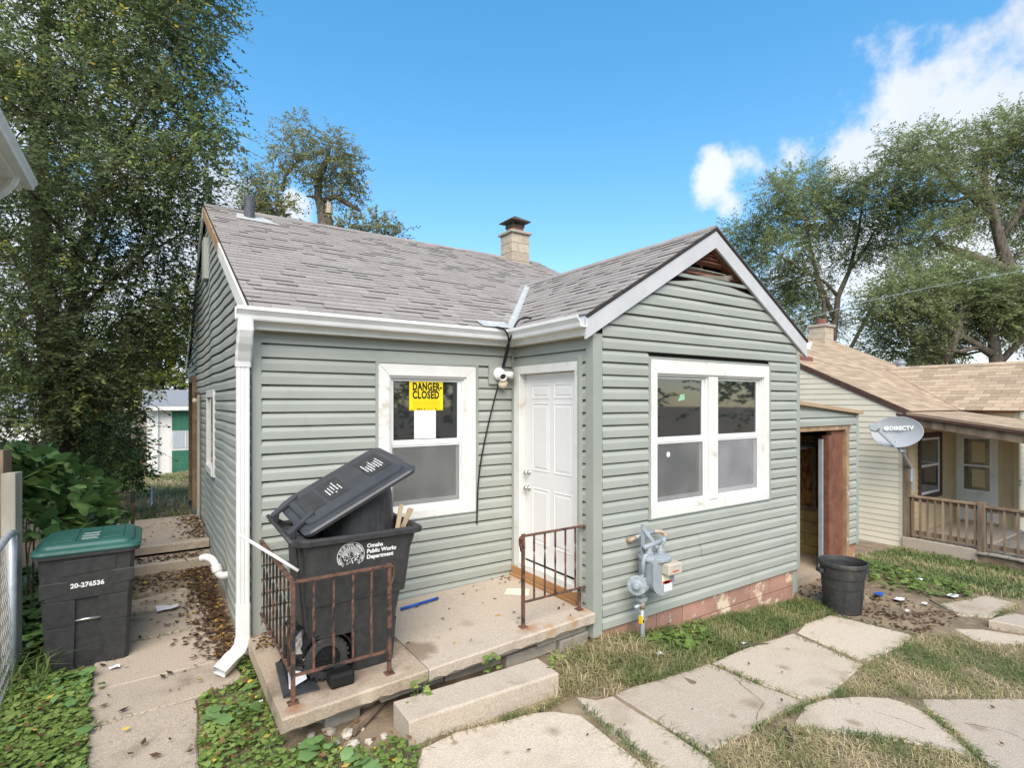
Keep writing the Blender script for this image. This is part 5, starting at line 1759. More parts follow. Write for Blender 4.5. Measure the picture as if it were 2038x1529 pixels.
frame(nwi, NWn[0] - .1, NWn[1] + .1, NWn[2] - .1, NWn[3] + .1, NY - .04, NY - .0, .1, .1, .1, .1)
nwi = nwi.build('window', 'brown_trim', nh)
m = MB()
frame(m, NWn[0], NWn[1], NWn[2], NWn[3], NY - .02, NY - .001, .05, .05, .05, .05)
zmid = (NWn[2] + NWn[3]) / 2 - .02
m.box(NWn[0] + .05, NWn[1] - .05, NY - .02, NY - .001, zmid, zmid + .05)
m.build('sash', 'white_trim', nwi)
MB().box(NWn[0] + .05, NWn[1] - .05, NY - .01, NY - .004, zmid + .05, NWn[3] - .05).build('pane', 'pane_green', nwi)
MB().box(NWn[0] + .05, NWn[1] - .05, NY - .01, NY - .004, NWn[2] + .05, zmid).build('pane', 'pane', nwi)
# wing: side wall with storm door, front with number
wx = NX + XB
nws = MB().prism(rect_x(NY - NPB, NY, NZ - .1, NE, wx + .002), (.1, 0, 0)).build('entry_wall', 'tan_siding', nh)
nwg = MB().prism(rect_y(wx, NX + W, NZ - .3, NE, NY - NPB + .002), (0, .1, 0)).prism([(wx, NY - NPB + .002, NE), (NX + W, NY - NPB + .002, NE), (NXR, NY - NPB + .002, WING_Z + NZ - .1)], (0, .1, 0)).build('wing_wall', 'cream_siding', nh)
for k in range(24):
    z = NZ - .1 + S * k
    if z > NE:
        break
    course(nwg, z, [(wx + .03, NX + W, wx + .03, NX + W)], lambda a, o, zz: (a, NY - NPB - o, zz), mat='cream_siding', prof=[(-.002, .002), (0, .013), (.122, .002)])
dA, dB = onx(1888, 862, wx), onx(1988, 1047, wx)
dy0, dy1 = min(NY - .06, dA.y), dB.y
zf = -.77
for k in range(20):
    z = NZ + .2 + S * 1.15 * k
    if z > NE - .1:
        break
    for p, q_ in segs_minus(NY - NPB + .06, NY - .02, [(dy1 - .06, dy0 + .06)] if z < 1.42 else []):
        course(nws, z, [(p, q_, p, q_)], lambda a, o, zz: (wx - o, a, zz), mat='tan_siding', prof=[(-.002, .002), (0, .013), (.138, .002)])
MB().box(wx - .03, wx + .06, NY - NPB - .015, NY - NPB + .07, NZ - .1, NE - .1).build('corner_post', 'tan_siding', nh)
nd = MB()
frame(nd, 0, 0, 0, 0, 0, 0, 0, 0, 0, 0)
nd = MB().box(wx - .05, wx - .0, dy1, dy0, zf + .06, 1.33).build('storm_door', 'white_trim', nh, bevel=.004)
m = MB()
for z0_, z1_ in ((-.02, .5), (.54, 1.12)):
    m.box(wx - .054, wx - .051, dy1 + .14, dy0 - .14, z0_, z1_)
m.build('glass_panel', 'storm_glass', nd)
m = MB()
for (y0_, y1_, z0_, z1_) in ((dy1 + .1, dy1 + .14, -.06, 1.16), (dy0 - .14, dy0 - .1, -.06, 1.16), (dy1 + .14, dy0 - .14, -.06, -.02), (dy1 + .14, dy0 - .14, 1.12, 1.16), (dy1 + .14, dy0 - .14, .5, .54)):
    m.box(wx - .062, wx - .05, y0_, y1_, z0_, z1_)
m.build('glass_frame', 'white_metal', nd)
m = MB()
for (y0_, y1_) in ((dy1 + .22, dy1 + .45), (dy1 + .52, dy1 + .75)):     # inner door panels seen through the glass
    for (z0_, z1_) in ((.05, .44), (.6, 1.05)):
        if y1_ < dy0 - .14:
            m.box(wx - .0555, wx - .0535, y0_, y1_, z0_, z1_)
m.build('inner_panel', 'tan_siding', nd)
MB().tube([(wx - .055, dy1 + .07, .18), (wx - .09, dy1 + .07, .2), (wx - .09, dy1 + .07, .32), (wx - .055, dy1 + .07, .34)], .01, 6).build('door_handle', 'white_metal', nd)
MB().box(wx - .04, wx + .02, dy0 + .002, dy0 + .06, zf, 1.42).box(wx - .04, wx + .02, dy1 - .08, dy1 - .002, zf, 1.42).box(wx - .04, wx + .02, dy1, dy0, 1.335, 1.42).build('door_casing', 'tan_siding', nh)
hn = ony(2031, 962, NY - NPB - .02)
text_on('house_number', '22', .17, 'ink', (hn.x - .1, NY - NPB - .022, hn.z - .05), (1, 0, 0), (0, 0, 1), nh)
# roof
deckn = MB()
def nmain(x, sl, lift=0):
    return main_pt(x, sl, lift) + Vector((NX, NY, NZ))
def nwing(y, sl, lift=0):
    return wing_pt(y, sl, lift) + Vector((NX, NY, NZ))
YGN = -NPB - .25
for pts, fn in (([(-.02, 0), (XB - OV, 0), (XR, JS), (XR, SLM), (-.02, SLM)], nmain), ([(XR, JS), (W + .06, .2), (XRt, SLM), (XR, SLM)], nmain), ([(YGN, 0), (YGN, SLW), (JY, SLW), (-OV, 0)], nwing)):
    deckn.prism([fn(p[0], p[1], TH) for p in pts], fn(0, 0, 0) - fn(0, 0, TH))
off = Vector((NX, NY, NZ))
deckn.prism([p + off for p in rear], (0, -.01, -.035))
deckn.prism([Vector((XR, YGN, WING_Z)) + off, Vector((XR, JY, WING_Z)) + off, Vector((xr, -OV, EAVE_Z)) + off, Vector((xr, YGN, EAVE_Z)) + off], (-.01, 0, -.035))
nroof = deckn.build('roof', 'brown_trim', nh)
pieces = []
XL_, VG_, YG_ = XL, VG, YG
XL, VG, YG = -.02, .01, YGN
def lay3(fn, a0, a1, smax, clipper, wd_=.305):
    s0, row = -.01, 0
    while s0 < smax - .02:
        a = a0 - (row % 2) * wd_ / 2 - .1
        while a < a1:
            poly = [(a + .004, s0), (a + wd_ - .004, s0), (a + wd_ - .004, min(s0 + .15, smax)), (a + .004, min(s0 + .15, smax))]
            for pl in clipper(poly):
                if len(pl) >= 3:
                    pieces.append((fn, pl, s0, .006, rr.random()))
            a += wd_
        s0 += .145
        row += 1
lay3(nmain, XL, XRt, SLM, clip_main)
lay3(nwing, YG, JY + .2, SLW, clip_wing)
rest = MB()
for p in pieces:
    shingle_mesh(rest, *p)
kind(rest.build('shingle', 'tan_shingle', nroof), 'stuff')
XL, VG, YG = XL_, VG_, YG_
m = MB()
for k in range(18):
    y = NY + YGN + k * .22
    m.tone = rr.random()
    h = WING_Z + NZ + .02
    m.prism([(NXR - .12, y, h - .07), (NXR, y, h), (NXR + .12, y, h - .07)], (0, .215, 0))
for k in range(31):
    x = NX + XL + k * .21
    m.tone = rr.random()
    h = RIDGE_Z + NZ + .02
    m.prism([(x, NY + RIDGE_Y - .12, h - .055), (x, NY + RIDGE_Y, h), (x, NY + RIDGE_Y + .12, h - .055)], (.205, 0, 0))
kind(m.build('ridge_cap', 'tan_shingle', nroof), 'stuff')
# dark rake edge of the side gable
pa, pb = Vector((NX - .014, NY - .2, NE - .06)), Vector((NX - .014, NY + RIDGE_Y, RIDGE_Z + NZ - .03))
MB().prism([pa, pb, pb + Vector((0, 0, -.09)), pa + Vector((0, 0, -.09))], (-.02, 0, 0)).build('rake_board', 'brown_trim', nh)
# porch roof, flatter, carried forward on a rough beam
PRY = NY - 3.2
pz0, pz1 = NE - .03, NE - .03 - .155 * 3.0
pr = [Vector((NX - .17, NY - .12, pz0)), Vector((wx + .02, NY - .12, pz0)), Vector((wx + .02, PRY, pz1)), Vector((NX - .17, PRY, pz1))]
prf = MB().prism(pr, (0, 0, -.05)).build('porch_roof', 'tan_cap', nh)
m = MB()
for k in range(21):
    y0_ = PRY + (NY - .12 - PRY) * k / 21
    y1_ = PRY + (NY - .12 - PRY) * (k + 1.04) / 21
    za = pz1 + (pz0 - pz1) * k / 21
    zb_ = pz1 + (pz0 - pz1) * (k + 1.04) / 21
    x = NX - .18 - (k % 2) * .15
    while x < wx:
        a, b = max(x, NX - .18), min(x + .3, wx + .02)
        m.tone = rr.random()
        m.prism([(a + .003, y0_, za + .009), (b - .003, y0_, za + .009), (b - .003, y1_, zb_ + .003), (a + .003, y1_, zb_ + .003)], (0, 0, .004))
        x += .3
kind(m.build('shingle', 'tan_shingle', prf), 'stuff')
a, b = Vector((NX - .175, NY + .05, pz0 - .012)), Vector((NX - .175, PRY, pz1 - .012))
MB().prism([a, b, b + Vector((0, 0, -.05)), a + Vector((0, 0, -.05))], (-.025, 0, 0)).build('drip_board', 'brown_trim', prf)
MB().prism([a + Vector((.03, 0, -.05)), b + Vector((.03, 0, -.05)), b + Vector((.03, 0, -.24)), a + Vector((.03, 0, -.2))], (.07, 0, 0)).build('beam', 'old_wood', prf)
MB().prism([p + Vector((0, 0, -.052)) for p in pr], (0, 0, -.01)).build('porch_ceiling', 'old_wood', prf)
MB().box(wx - .03, wx + .0, NY - NPB, NY - .12, pz0 - .03, NE + .02).build('flashing_strip', 'orange_brick', nh)
# porch floor, deck, posts and railing
MB().box(NX - .06, wx - .004, NY - 1.2, NY - .002, zf - .28, zf).build('porch_floor', 'concrete', nh, bevel=.01)
MB().box(NX - .02, wx - .004, NY - 1.15, NY - .002, zf - .5, zf - .281).build('porch_footing', 'block_grey', nh)
for k in range(16):
    y1_ = NY - 1.21 - k * .145
    o_ = rr.uniform(-.03, .03)
    MB().box(NX - .1 + o_, wx - .01, y1_ - .137, y1_, zf - .06, zf - .025).build('deck_board', 'grey_wood', nh, bevel=.004)
MB().box(NX - .05, NX - .01, NY - 3.6, NY - 1.205, zf - .28, zf - .062).build('deck_rim', 'old_wood', nh)
MB().box(NX - .05, NX + .07, NY - .12, NY - .02, zf, pz0 - .2).build('porch_post', 'old_wood', nh, bevel=.005)
nr = thing('railing', 'weathered brown wooden railing along the cream house porch', 'railing', (NX - .02, NY - 1.2, zf))
rx = NX - .01
def nrail(y0_, y1_, z0_, z1_, n_):
    MB().beam((rx, y0_, z0_ + .83), (rx, y1_, z1_ + .83), .09, .04).build('handrail', 'rail_wood', nr, bevel=.004)
    MB().beam((rx + .02, y0_, z0_ + .77), (rx + .02, y1_, z1_ + .77), .035, .08).build('top_rail', 'old_wood', nr)
    MB().beam((rx + .01, y0_, z0_ + .12), (rx + .01, y1_, z1_ + .12), .035, .08).build('bottom_rail', 'old_wood', nr)
    for i in range(n_):
        k = (i + .5) / n_
        y_ = y0_ + (y1_ - y0_) * k
        z_ = z0_ + (z1_ - z0_) * k
        MB().box(rx - .035, rx - .003, y_ - .018, y_ + .018, z_ + .06 - rr.uniform(0, .02), z_ + .8).build('baluster', 'rail_wood' if rr.random() < .6 else 'old_wood', nr)
nrail(NY - .12, NY - 1.22, zf, zf, 9)
nrail(NY - 1.3, NY - 3.3, zf - .03, zf - .05, 11)
MB().box(rx - .06, rx + .05, NY - 1.31, NY - 1.2, zf - .02, zf + .88).build('post', 'old_wood', nr, bevel=.005)
pp_ = onx(2018, 985, NX + 2.3)
MB().box(NX + 2.2, NX + 2.32, NY - 1.75, NY - 1.63, zf - .03, zf + 1.02).build('post', 'old_wood', nr, bevel=.005)
MB().box(NX + 2.25, NX + 2.3, NY - 3.0, NY - 1.76, zf + .75, zf + .84).build('top_rail', 'old_wood', nr)
mbx = thing('jar', 'black lidded pot standing on the porch railing post of the cream house', 'pot', (NX + 2.26, NY - 1.69, zf + 1.02))
MB().lathe([(0, 0), (.08, 0), (.1, .03), (.1, .1), (.11, .11), (.11, .14), (.09, .15), (0, .155)], (NX + 2.26, NY - 1.69, zf + 1.021), 18).build('pot_body', 'cable_black', mbx)
# chimney and roof vents
cc_ = Vector((16.85, 3.75, 3.35))
nc = MB().box(cc_.x - .24, cc_.x + .24, cc_.y - .24, cc_.y + .24, 3.3, 4.25).build('chimney', 'mortar_block', nh)
for r_ in range(5):
    z0 = 3.32 + r_ * .19
    for x0_, x1_ in ((-.25, .05 if r_ % 2 else -.05), (.056 if r_ % 2 else -.044, .25)):
        mb = MB()
        mb.tone = rc.random()
        mb.box(cc_.x + x0_, cc_.x + x1_, cc_.y - .25, cc_.y + .25, z0, z0 + .184)
        mb.build('chimney_block', 'mortar_block', nc, bevel=.006)
MB().box(cc_.x - .3, cc_.x + .3, cc_.y - .3, cc_.y + .3, 4.27, 4.35).build('crown', 'block_grey', nc, bevel=.02)
MB().lathe([(.14, 0), (.15, .02), (.15, .2), (.12, .2), (.12, .05)], (cc_.x, cc_.y, 4.34), 16).build('flue', 'terracotta', nc)
rv = Vector((12.5, 1.88, 2.9))
MB().prism([(rv.x - .22, rv.y, rv.z - .02), (rv.x + .26, rv.y, rv.z - .02), (rv.x + .26, rv.y, rv.z + .12), (rv.x - .22, rv.y, rv.z + .12)], (0, .22, .09)).build('roof_vent', 'terracotta', nh, bevel=.015)
fv = onx(1886, 728, NXR)
MB().lathe([(.16, -.25), (.15, -.05), (.1, -.04), (.1, .1), (.13, .11), (.13, .16), (.09, .17), (.09, .22), (.11, .23), (0, .26)], (NXR + .6, 1.6, WING_Z + NZ + .02), 16).build('flue_vent', 'galv', nh)

# ------------------------------------------------------------------ satellite dish on the porch post
dc = at(1785, 861, 10.55)
dsh = thing('satellite_dish', 'grey oval satellite dish with white lettering on the neighbour porch post', 'satellite dish', (NX - .1, NY - .1, .6))
nrm = (Vector(CAM) - dc).normalized() * .93 + Vector((-.22, .1, .28))
nrm.normalize()
dx_ = Vector((0, 0, 1)).cross(nrm).normalized()
dy_ = nrm.cross(dx_).normalized()
rl_ = R(4)
dx_, dy_ = dx_ * math.cos(rl_) + dy_ * math.sin(rl_), dy_ * math.cos(rl_) - dx_ * math.sin(rl_)
m = MB()
rings = []
for r_, h_ in ((.02, 0), (.3, .008), (.6, .03), (.85, .058), (.97, .076), (1, .082), (1.0, .07), (.97, .062), (.6, .012), (.02, -.02)):
    rings.append([dc + dx_ * math.cos(a) * .425 * r_ + dy_ * math.sin(a) * .31 * r_ + nrm * (h_ - .04) for a in [2 * math.pi * i / 40 for i in range(40)]])
m.loft(rings)
m.build('reflector', 'dish_grey', dsh, smooth=True)
tp = lambda x, y, h=.0: dc + dx_ * x + dy_ * y + nrm * h
text_on('lettering', 'DIRECTV', .105, 'paint_white', tp(-.115, .045, .012), dx_, dy_ - nrm * .0, dsh, bold=.004, xs=.9)
MB().lathe([(0, 0), (.045, 0), (.045, .003), (0, .003)], tp(-.165, .08, .012), 16, nrm).build('emblem', 'paint_white', dsh)
foot = tp(-.02, -.3, .0)
hd_ = tp(-.28, .0, .34)
MB().beam(foot, hd_, .035, .035).build('feed_arm', 'galv', dsh)
MB().prism([hd_ + dx_ * -.1 + dy_ * .07, hd_ + dx_ * .08 + dy_ * .08, hd_ + dx_ * .07 + dy_ * -.02, hd_ + dx_ * .0 + dy_ * -.08, hd_ + dx_ * -.09 + dy_ * -.04], nrm * .1).build('receiver', 'dish_grey', dsh, bevel=.01)
MB().tube([tp(0, -.1, -.06), tp(.03, -.28, -.12), Vector((NX, NY - .14, .62)), Vector((NX, NY - .14, .35))], .028, 8).build('mast', 'galv', dsh)
MB().beam(tp(-.02, -.16, -.07), tp(.08, -.38, -.08), .14, .06).build('bracket', 'galv', dsh, bevel=.01)
MB().box(NX + .08, NX + .11, NY - .16, NY - .1, .15, .6).build('cable_box', 'dish_grey', dsh)

# ------------------------------------------------------------------ overhead wire
tag(MB().tube([at(1430, 705, 20), at(1572, 645, 20.5), at(1700, 605, 21), at(1850, 572, 21.5), at(2038, 538, 22), at(2400, 470, 23)], .008, 5).build('overhead_wire', 'galv'), 'thin overhead wire crossing the trees behind the cream house', 'wire')

# ------------------------------------------------------------------ concrete walks
rwk = random.Random(77)
def slab_from_px(par, px, mat, th=.07, lift=.016, jit=.006, name='concrete_slab'):
    pts = [onground(u, v) for u, v in px]
    fine = []
    for i in range(len(pts)):
        a, b = pts[i], pts[(i + 1) % len(pts)]
        n = max(1, int((b - a).length / .12))
        for k in range(n):
            p = a + (b - a) * k / n
            if k:
                p = p + Vector((rwk.uniform(-jit, jit), rwk.uniform(-jit, jit), 0))
            fine.append(p)
    # plane through the outline so that the slab stays flat
    A = np.array([[p.x, p.y, 1] for p in fine])
    co, *_ = np.linalg.lstsq(A, np.array([g(p.x, p.y) for p in fine]), rcond=None)
    top = [Vector((p.x, p.y, co[0] * p.x + co[1] * p.y + co[2] + lift)) for p in fine]
    area = sum(top[i].x * top[(i + 1) % len(top)].y - top[(i + 1) % len(top)].x * top[i].y for i in range(len(top)))
    if area < 0:
        top = top[::-1]
    mb = MB()
    mb.tone = rwk.random()
    n = len(top)
    cen = sum(top, Vector()) / n
    inner = [p + (cen - p).normalized() * .012 for p in top]
    edge = [p + Vector((0, 0, -.008)) for p in top]
    bot = [p + Vector((0, 0, -th - .05)) for p in top]
    mb.loft([bot, edge, inner])
    return mb.build(name, mat, par)
fw = kind(MB().add([onground(u, v, -.06) for u, v in ((900, 1700), (1200, 1450), (1640, 1260), (1700, 1420))], [(0, 1, 2, 3)]).build('front_walk', 'soil'), 'structure')
for px in ([(840, 1494), (905, 1462), (1000, 1440), (1055, 1424), (1100, 1420), (1155, 1428), (1193, 1457), (1284, 1529), (1560, 1850), (880, 1850), (828, 1529)],
           [(1146, 1390), (1185, 1397), (1218, 1390), (1403, 1508), (1440, 1545), (1790, 1850), (1600, 1850), (1296, 1527), (1204, 1451)],
           [(1224, 1386), (1262, 1371), (1335, 1347), (1412, 1326), (1510, 1368), (1602, 1404), (1500, 1457), (1408, 1505)],
           [(1418, 1323), (1490, 1292), (1580, 1264), (1718, 1326), (1655, 1384), (1608, 1400), (1515, 1365)],
           [(1587, 1262), (1600, 1245), (1655, 1227), (1820, 1268), (1770, 1300), (1722, 1322)],
           [(1578, 1448), (1600, 1410), (1640, 1396), (1703, 1391), (1767, 1393), (1800, 1402), (1838, 1420), (1896, 1466), (1940, 1510), (1800, 1480), (1700, 1466), (1610, 1462)],
           [(1834, 1396), (2060, 1394), (2300, 1400), (2400, 1700), (2150, 1700), (1948, 1508), (1900, 1464), (1846, 1418)],
           [(1870, 1205), (1925, 1196), (1962, 1188), (2022, 1203), (1975, 1232), (1905, 1226)],
           [(1968, 1250), (2032, 1206), (2200, 1190), (2200, 1268), (2040, 1264)],
           [(1900, 1255), (1955, 1256), (2060, 1272), (2060, 1290), (1950, 1284)]):
    slab_from_px(fw, px, 'walk')
sp_ = kind(MB().add([onground(u, v, -.06) for u, v in ((260, 1529), (300, 1350), (360, 1250), (400, 1400))], [(0, 1, 2, 3)]).build('side_path', 'soil'), 'structure')
for pts in ([(-1.1, -.46), (-.47, -.42), (-.5, -1.62), (-1.05, -1.62)], [(-1.05, -1.64), (-.5, -1.64), (-.48, -2.9), (-1.07, -2.9)], [(-1.13, .12), (-.16, .15), (-.12, -.32), (-.46, -.40), (-1.1, -.44)], [(-1.15, 1.0), (-.2, 1.03), (-.17, .165), (-1.13, .135)],
            [(-1.12, 1.72), (-.22, 1.75), (-.2, 1.045), (-1.14, 1.015)], [(-1.1, 3.2), (-.2, 3.2), (-.22, 1.765), (-1.1, 1.735)]):
    slab_from_px(sp_, [], 'path') if False else None
    fine = []
    mb = MB()
    mb.tone = rwk.random()
    top = []
    for i in range(len(pts)):
        a, b = Vector((*pts[i], 0)), Vector((*pts[(i + 1) % len(pts)], 0))
        for k in range(6):
            p = a + (b - a) * k / 6
            if k:
                p += Vector((rwk.uniform(-.012, .012), rwk.uniform(-.012, .012), 0))
            top.append(Vector((p.x, p.y, -.275 + max(0, -p.y - .4) * -.02)))
    if sum(top[i].x * top[(i + 1) % len(top)].y - top[(i + 1) % len(top)].x * top[i].y for i in range(len(top))) < 0:
        top = top[::-1]
    cen = sum(top, Vector()) / len(top)
    mb.loft([[p + Vector((0, 0, -.1)) for p in top], [p + Vector((0, 0, -.008)) for p in top], [p + (cen - p).normalized() * .012 for p in top]])
    mb.build('concrete_slab', 'path', sp_)
# leaf stains and hairline cracks on the slabs
for u, v, r_ in ((865, 1472, .03), (815 + 90, 1480, .02), (1170, 1380, .05), (1325, 1480, .03), (1460, 1425, .02), (1100, 1455, .05), (1010, 1500, .03), (1560, 1330, .06), (1700, 1440, .05), (1950, 1450, .06), (1240, 1460, .05), (1500, 1400, .08)):
    stain('walk', tuple(onground(u, v, .016)), .0, r_ * 1.6, (.27, .2, .14), .05)
def crack(par, px, lift):
    m = MB()
    pts = [onground(u, v, lift) for u, v in px]
    fine = []
    for a, b in zip(pts, pts[1:]):
        for k in range(6):
            fine.append(a.lerp(b, k / 6) + Vector((rwk.uniform(-.006, .006), rwk.uniform(-.006, .006), 0)))
    for a, b in zip(fine, fine[1:]):
        d = (b - a).cross(Vector((0, 0, 1))).normalized() * rwk.uniform(.0006, .0018)
        m.add([a - d, b - d, b + d, a + d], [(0, 1, 2, 3)])
    m.build('crack', 'dirt_and_dark_black', par)
crack(fw, [(1735, 1415), (1790, 1432), (1850, 1455)], .0205)
crack(fw, [(1920, 1440), (1985, 1452), (2038, 1470)], .0205)
crack(fw, [(1460, 1350), (1520, 1400), (1500, 1440)], .0205)
# steps and landing up to the side door
for nm, lab, (y0_, y1_, z0_, z1_) in (('step', 'lower concrete step of the side path under fallen leaves', (3.2, 3.66, -.4, -.13)), ('step', 'upper concrete landing slab beside the side door, leaf strewn', (3.58, 5.6, -.13 + .04, .02))):
    n = 12
    m = MB()
    rings = []
    for i in range(n + 1):
        k = i / n
        x = -1.25 + 1.2 * k
        rings.append([Vector((x, y0_ + rwk.uniform(-.01, .01), z0_)), Vector((x, y0_ + rwk.uniform(-.008, .008), z1_ - .015)), Vector((x, y0_ + .015, z1_)), Vector((x, y1_, z1_)), Vector((x, y1_, z0_))])
    m.loft(rings)
    tag(m.build(nm, 'path'), lab, 'step')
MB().box(-1.2, -.06, 3.75, 5.5, -.4, -.092).build('landing_base', 'dirt_and_dark_black', bpy.data.objects['step.001'])

# ------------------------------------------------------------------ fences on the left
fp = thing('fence_post', 'weathered square grey wooden post with chain-link rail beside the vine', 'post', (-1.72, .72, -.3))
wp = at(17, 1000, 4.35)
MB().prism([wp + Vector((-.045, .0, -1.3)), wp + Vector((.045, -.03, -1.3)), wp + Vector((.045, -.03, .235)), wp + Vector((-.045, .0, .23))], (.03, .09, 0)).build('post', 'grey_wood', fp, bevel=.004)
w2 = at(-18, 1000, 4.5)
MB().prism([w2 + Vector((-.065, .0, -1.3)), w2 + Vector((.08, -.04, -1.3)), w2 + Vector((.08, -.04, .43)), w2 + Vector((-.065, .0, .42))], (.04, .1, 0)).build('board', 'old_wood', fp, bevel=.004)
clf = thing('chain_link_fence', 'galvanised chain-link fence with round top rail beside the green-lidded bin', 'fence', (-1.66, -.4, -.3))
r0, r1 = Vector((-1.585, -1.3, .9)), Vector((-1.655, .62, .915))
MB().tube([r0, r1, r1 + Vector((.02, .07, -.04))], .024, 12).build('top_rail', 'galv', clf, smooth=True)
MB().tube([r1 + Vector((0, .04, -1.3)), r1 + Vector((0, .04, 0))], .03, 12).build('post', 'galv', clf, smooth=True)
m = MB()
d = (r1 - r0)
L_ = d.length
d.normalize()
H_ = 1.16
pit = .055
nn_ = int(L_ / pit)
bow = lambda s, z: .035 * math.sin(s * 2.4 + z * 3) * (1 - z / H_)
for i in range(nn_):
    for sg in (1, -1):
        pts = []
        n_ = int(H_ / pit)
        for j in range(n_ + 1):
            s_ = i * pit + (0 if (j % 2 == 0) else sg * pit / 2)
            z = -j * pit
            p = r0 + d * s_ + Vector((0, 0, z))
            pts.append(p + Vector((.004 * sg + bow(s_, -z), 0, 0)))
        m.tube(pts, .0022, 3, False)
kind(m.build('chain_mesh', 'chain', clf), 'stuff')
pf_ = thing('picket_fence', 'grey stockade picket fence behind the vine and tree trunk', 'fence', (-2.6, 4.5, -.2))
for k in range(12):
    p = at(-30 + k * 11.0, 880, 7.6 + .05 * k)
    h_ = p.z + .02 + rwk.uniform(-.03, .03)
    MB().prism([(p.x - .05, p.y, -.3), (p.x + .045, p.y + .01, -.3), (p.x + .045, p.y + .01, h_ - .05), (p.x, p.y + .005, h_), (p.x - .05, p.y, h_ - .05)], (.005, .02, 0)).build('picket', 'grey_wood', pf_)
gt = thing('gate', 'rusty black iron gate frame standing among the vine leaves', 'gate', (-1.0, 3.3, -.2))
ga, gb_, = at(228, 980, 8.0), at(264, 978, 7.9)
for p, r_, mt in ((ga, .018, 'rust'), (gb_, .024, 'rust_black')):
    MB().box(p.x - r_, p.x + r_, p.y - r_, p.y + r_, -.1, p.z).build('upright', mt, gt, bevel=.003)
MB().beam(ga - Vector((0, 0, .02)), gb_ - Vector((0, 0, .02)), .02, .025).build('top_bar', 'rust_black', gt)
for k in (.33, .66):
    p = ga + (gb_ - ga) * k
    MB().box(p.x - .007, p.x + .007, p.y - .007, p.y + .007, -.1, p.z - .03).build('bar', 'rust', gt)
for nm, lab, (u, v0, v1, t, r_, mt) in (('fence_post', 'thin grey metal fence post in the back-yard grass', (304, 970, 1050, 11, .03, 'galv')), ('fence_post', 'rusty round fence post at the rear corner of the green house', (381, 968, 1046, 11.2, .045, 'rust'))):
    p = at(u, v0, t)
    q_ = at(u, v1, t)
    tag(MB().tube([(p.x, p.y, q_.z - .3), p], r_, 8).build(nm, mt, smooth=True), lab, 'post')

# ------------------------------------------------------------------ corner of the house on the left (only its eave reaches into view)
ge = at(77, 362, 5.8)
lh = thing('house', 'white gutter corner and downspout of the house beside the tall tree', 'house', (-3.5, 1, -.3))
gx0 = ge.x
MB().box(-6, gx0 - .42, .75, ge.y - .25, -.6, ge.z - .02).build('wall', 'cream_siding', lh)  # unseen street-side part left off so the sun gets past
lhw = lh.children[-1]
for k in range(43):
    z = -.3 + S * k
    if z + S > ge.z - .14:
        break
    course(lhw, z, [(.75, ge.y - .25, .75, ge.y - .25)], lambda a, o, zz: (gx0 - .42 + o, a, zz), mat='cream_siding', prof=[(-.002, .002), (0, .013), (.122, .002)])
MB().box(-6.3, gx0 - .13, .45, ge.y - .02, ge.z - .13, ge.z - .1).build('soffit', 'white_trim', lh)
MB().prism([(gx0 - .11, .45, ge.z - .1), (gx0 - .11, ge.y - .02, ge.z - .1), (gx0 - .11, ge.y - .02, ge.z + .06), (gx0 - .11, .45, ge.z + .06)], (-.025, 0, 0)).build('fascia', 'white_trim', lh)
MB().prism([(gx0 - .09, .4, ge.z + .06), (gx0 - .09, ge.y + .02, ge.z + .06), (gx0 - 3, ge.y + .02, ge.z + 1.5), (gx0 - 3, .4, ge.z + 1.5)], (0, 0, .04)).build('roof', 'grey_shingle', lh)
gutter((gx0 - .108, ge.y, ge.z - .1), (gx0 - .108, .45, ge.z - .1), (1, 0, 0), 'gutter', lh, sc_=.85)
pth = [at(u, v, 5.42) for u, v in ((30, 336), (30, 352), (24, 366), (8, 380), (-20, 398), (-60, 424), (-75, 440), (-80, 470))]
MB().tube([tuple(p) for p in pth], [.04, .042, .04, .043, .04, .04, .042, .04], 8).build('downspout', 'white_metal', lh)

# ------------------------------------------------------------------ buildings behind
wbl = at(292, 958, 21)
WZ = wbl.z
bh = thing('house', 'white house with green board panels and low grey roof in the backyard', 'house', (wbl.x, wbl.y, WZ))
ez = at(292, 812, 21).z
MB().box(wbl.x, wbl.x + 8, wbl.y, wbl.y + 6, WZ - .6, ez).build('wall', 'white_brick', bh)
MB().prism([(wbl.x - .15, wbl.y - .3, ez), (wbl.x + 8.2, wbl.y - .3, ez), (wbl.x + 8.2, wbl.y + 3, ez + .68), (wbl.x - .15, wbl.y + 3, ez + .68)], (0, 0, .08)).build('roof', 'grey_shingle', bh)
MB().box(wbl.x - .15, wbl.x + 8.2, wbl.y - .38, wbl.y - .28, ez - .1, ez + .05).build('gutter', 'white_metal', bh)
gx_ = ony(342, 900, wbl.y).x
MB().box(gx_ - .1, gx_ + 2.2, wbl.y - .05, wbl.y - .002, WZ + .05, ez - .08).build('panel_frame', 'white_trim', bh)
zw0, zw1 = ony(342, 893, wbl.y).z, ony(342, 858, wbl.y).z
for k in range(12):
    for z0_, z1_ in ((WZ + .12, zw0 - .08), (zw1 + .02, ez - .14)):
        mb = MB()
        mb.tone = rr.random()
        mb.box(gx_ + k * .17, gx_ + k * .17 + .163, wbl.y - .07, wbl.y - .051, z0_, z1_)
        mb.build('board', 'green_panel', bh)
for k in range(2):
    wn_ = MB().box(gx_ + k * .95 + .02, gx_ + k * .95 + .92, wbl.y - .065, wbl.y - .051, zw0, zw1).build('window', 'curtain', bh)
    MB().box(gx_ + k * .95 + .45, gx_ + k * .95 + .48, wbl.y - .08, wbl.y - .066, zw0, zw1).build('mullion', 'white_trim', wn_)
MB().tube([(wbl.x + .35, wbl.y - .06, WZ + .5), (wbl.x + .35, wbl.y - .06, ez)], .03, 6).build('conduit', 'white_metal', bh)
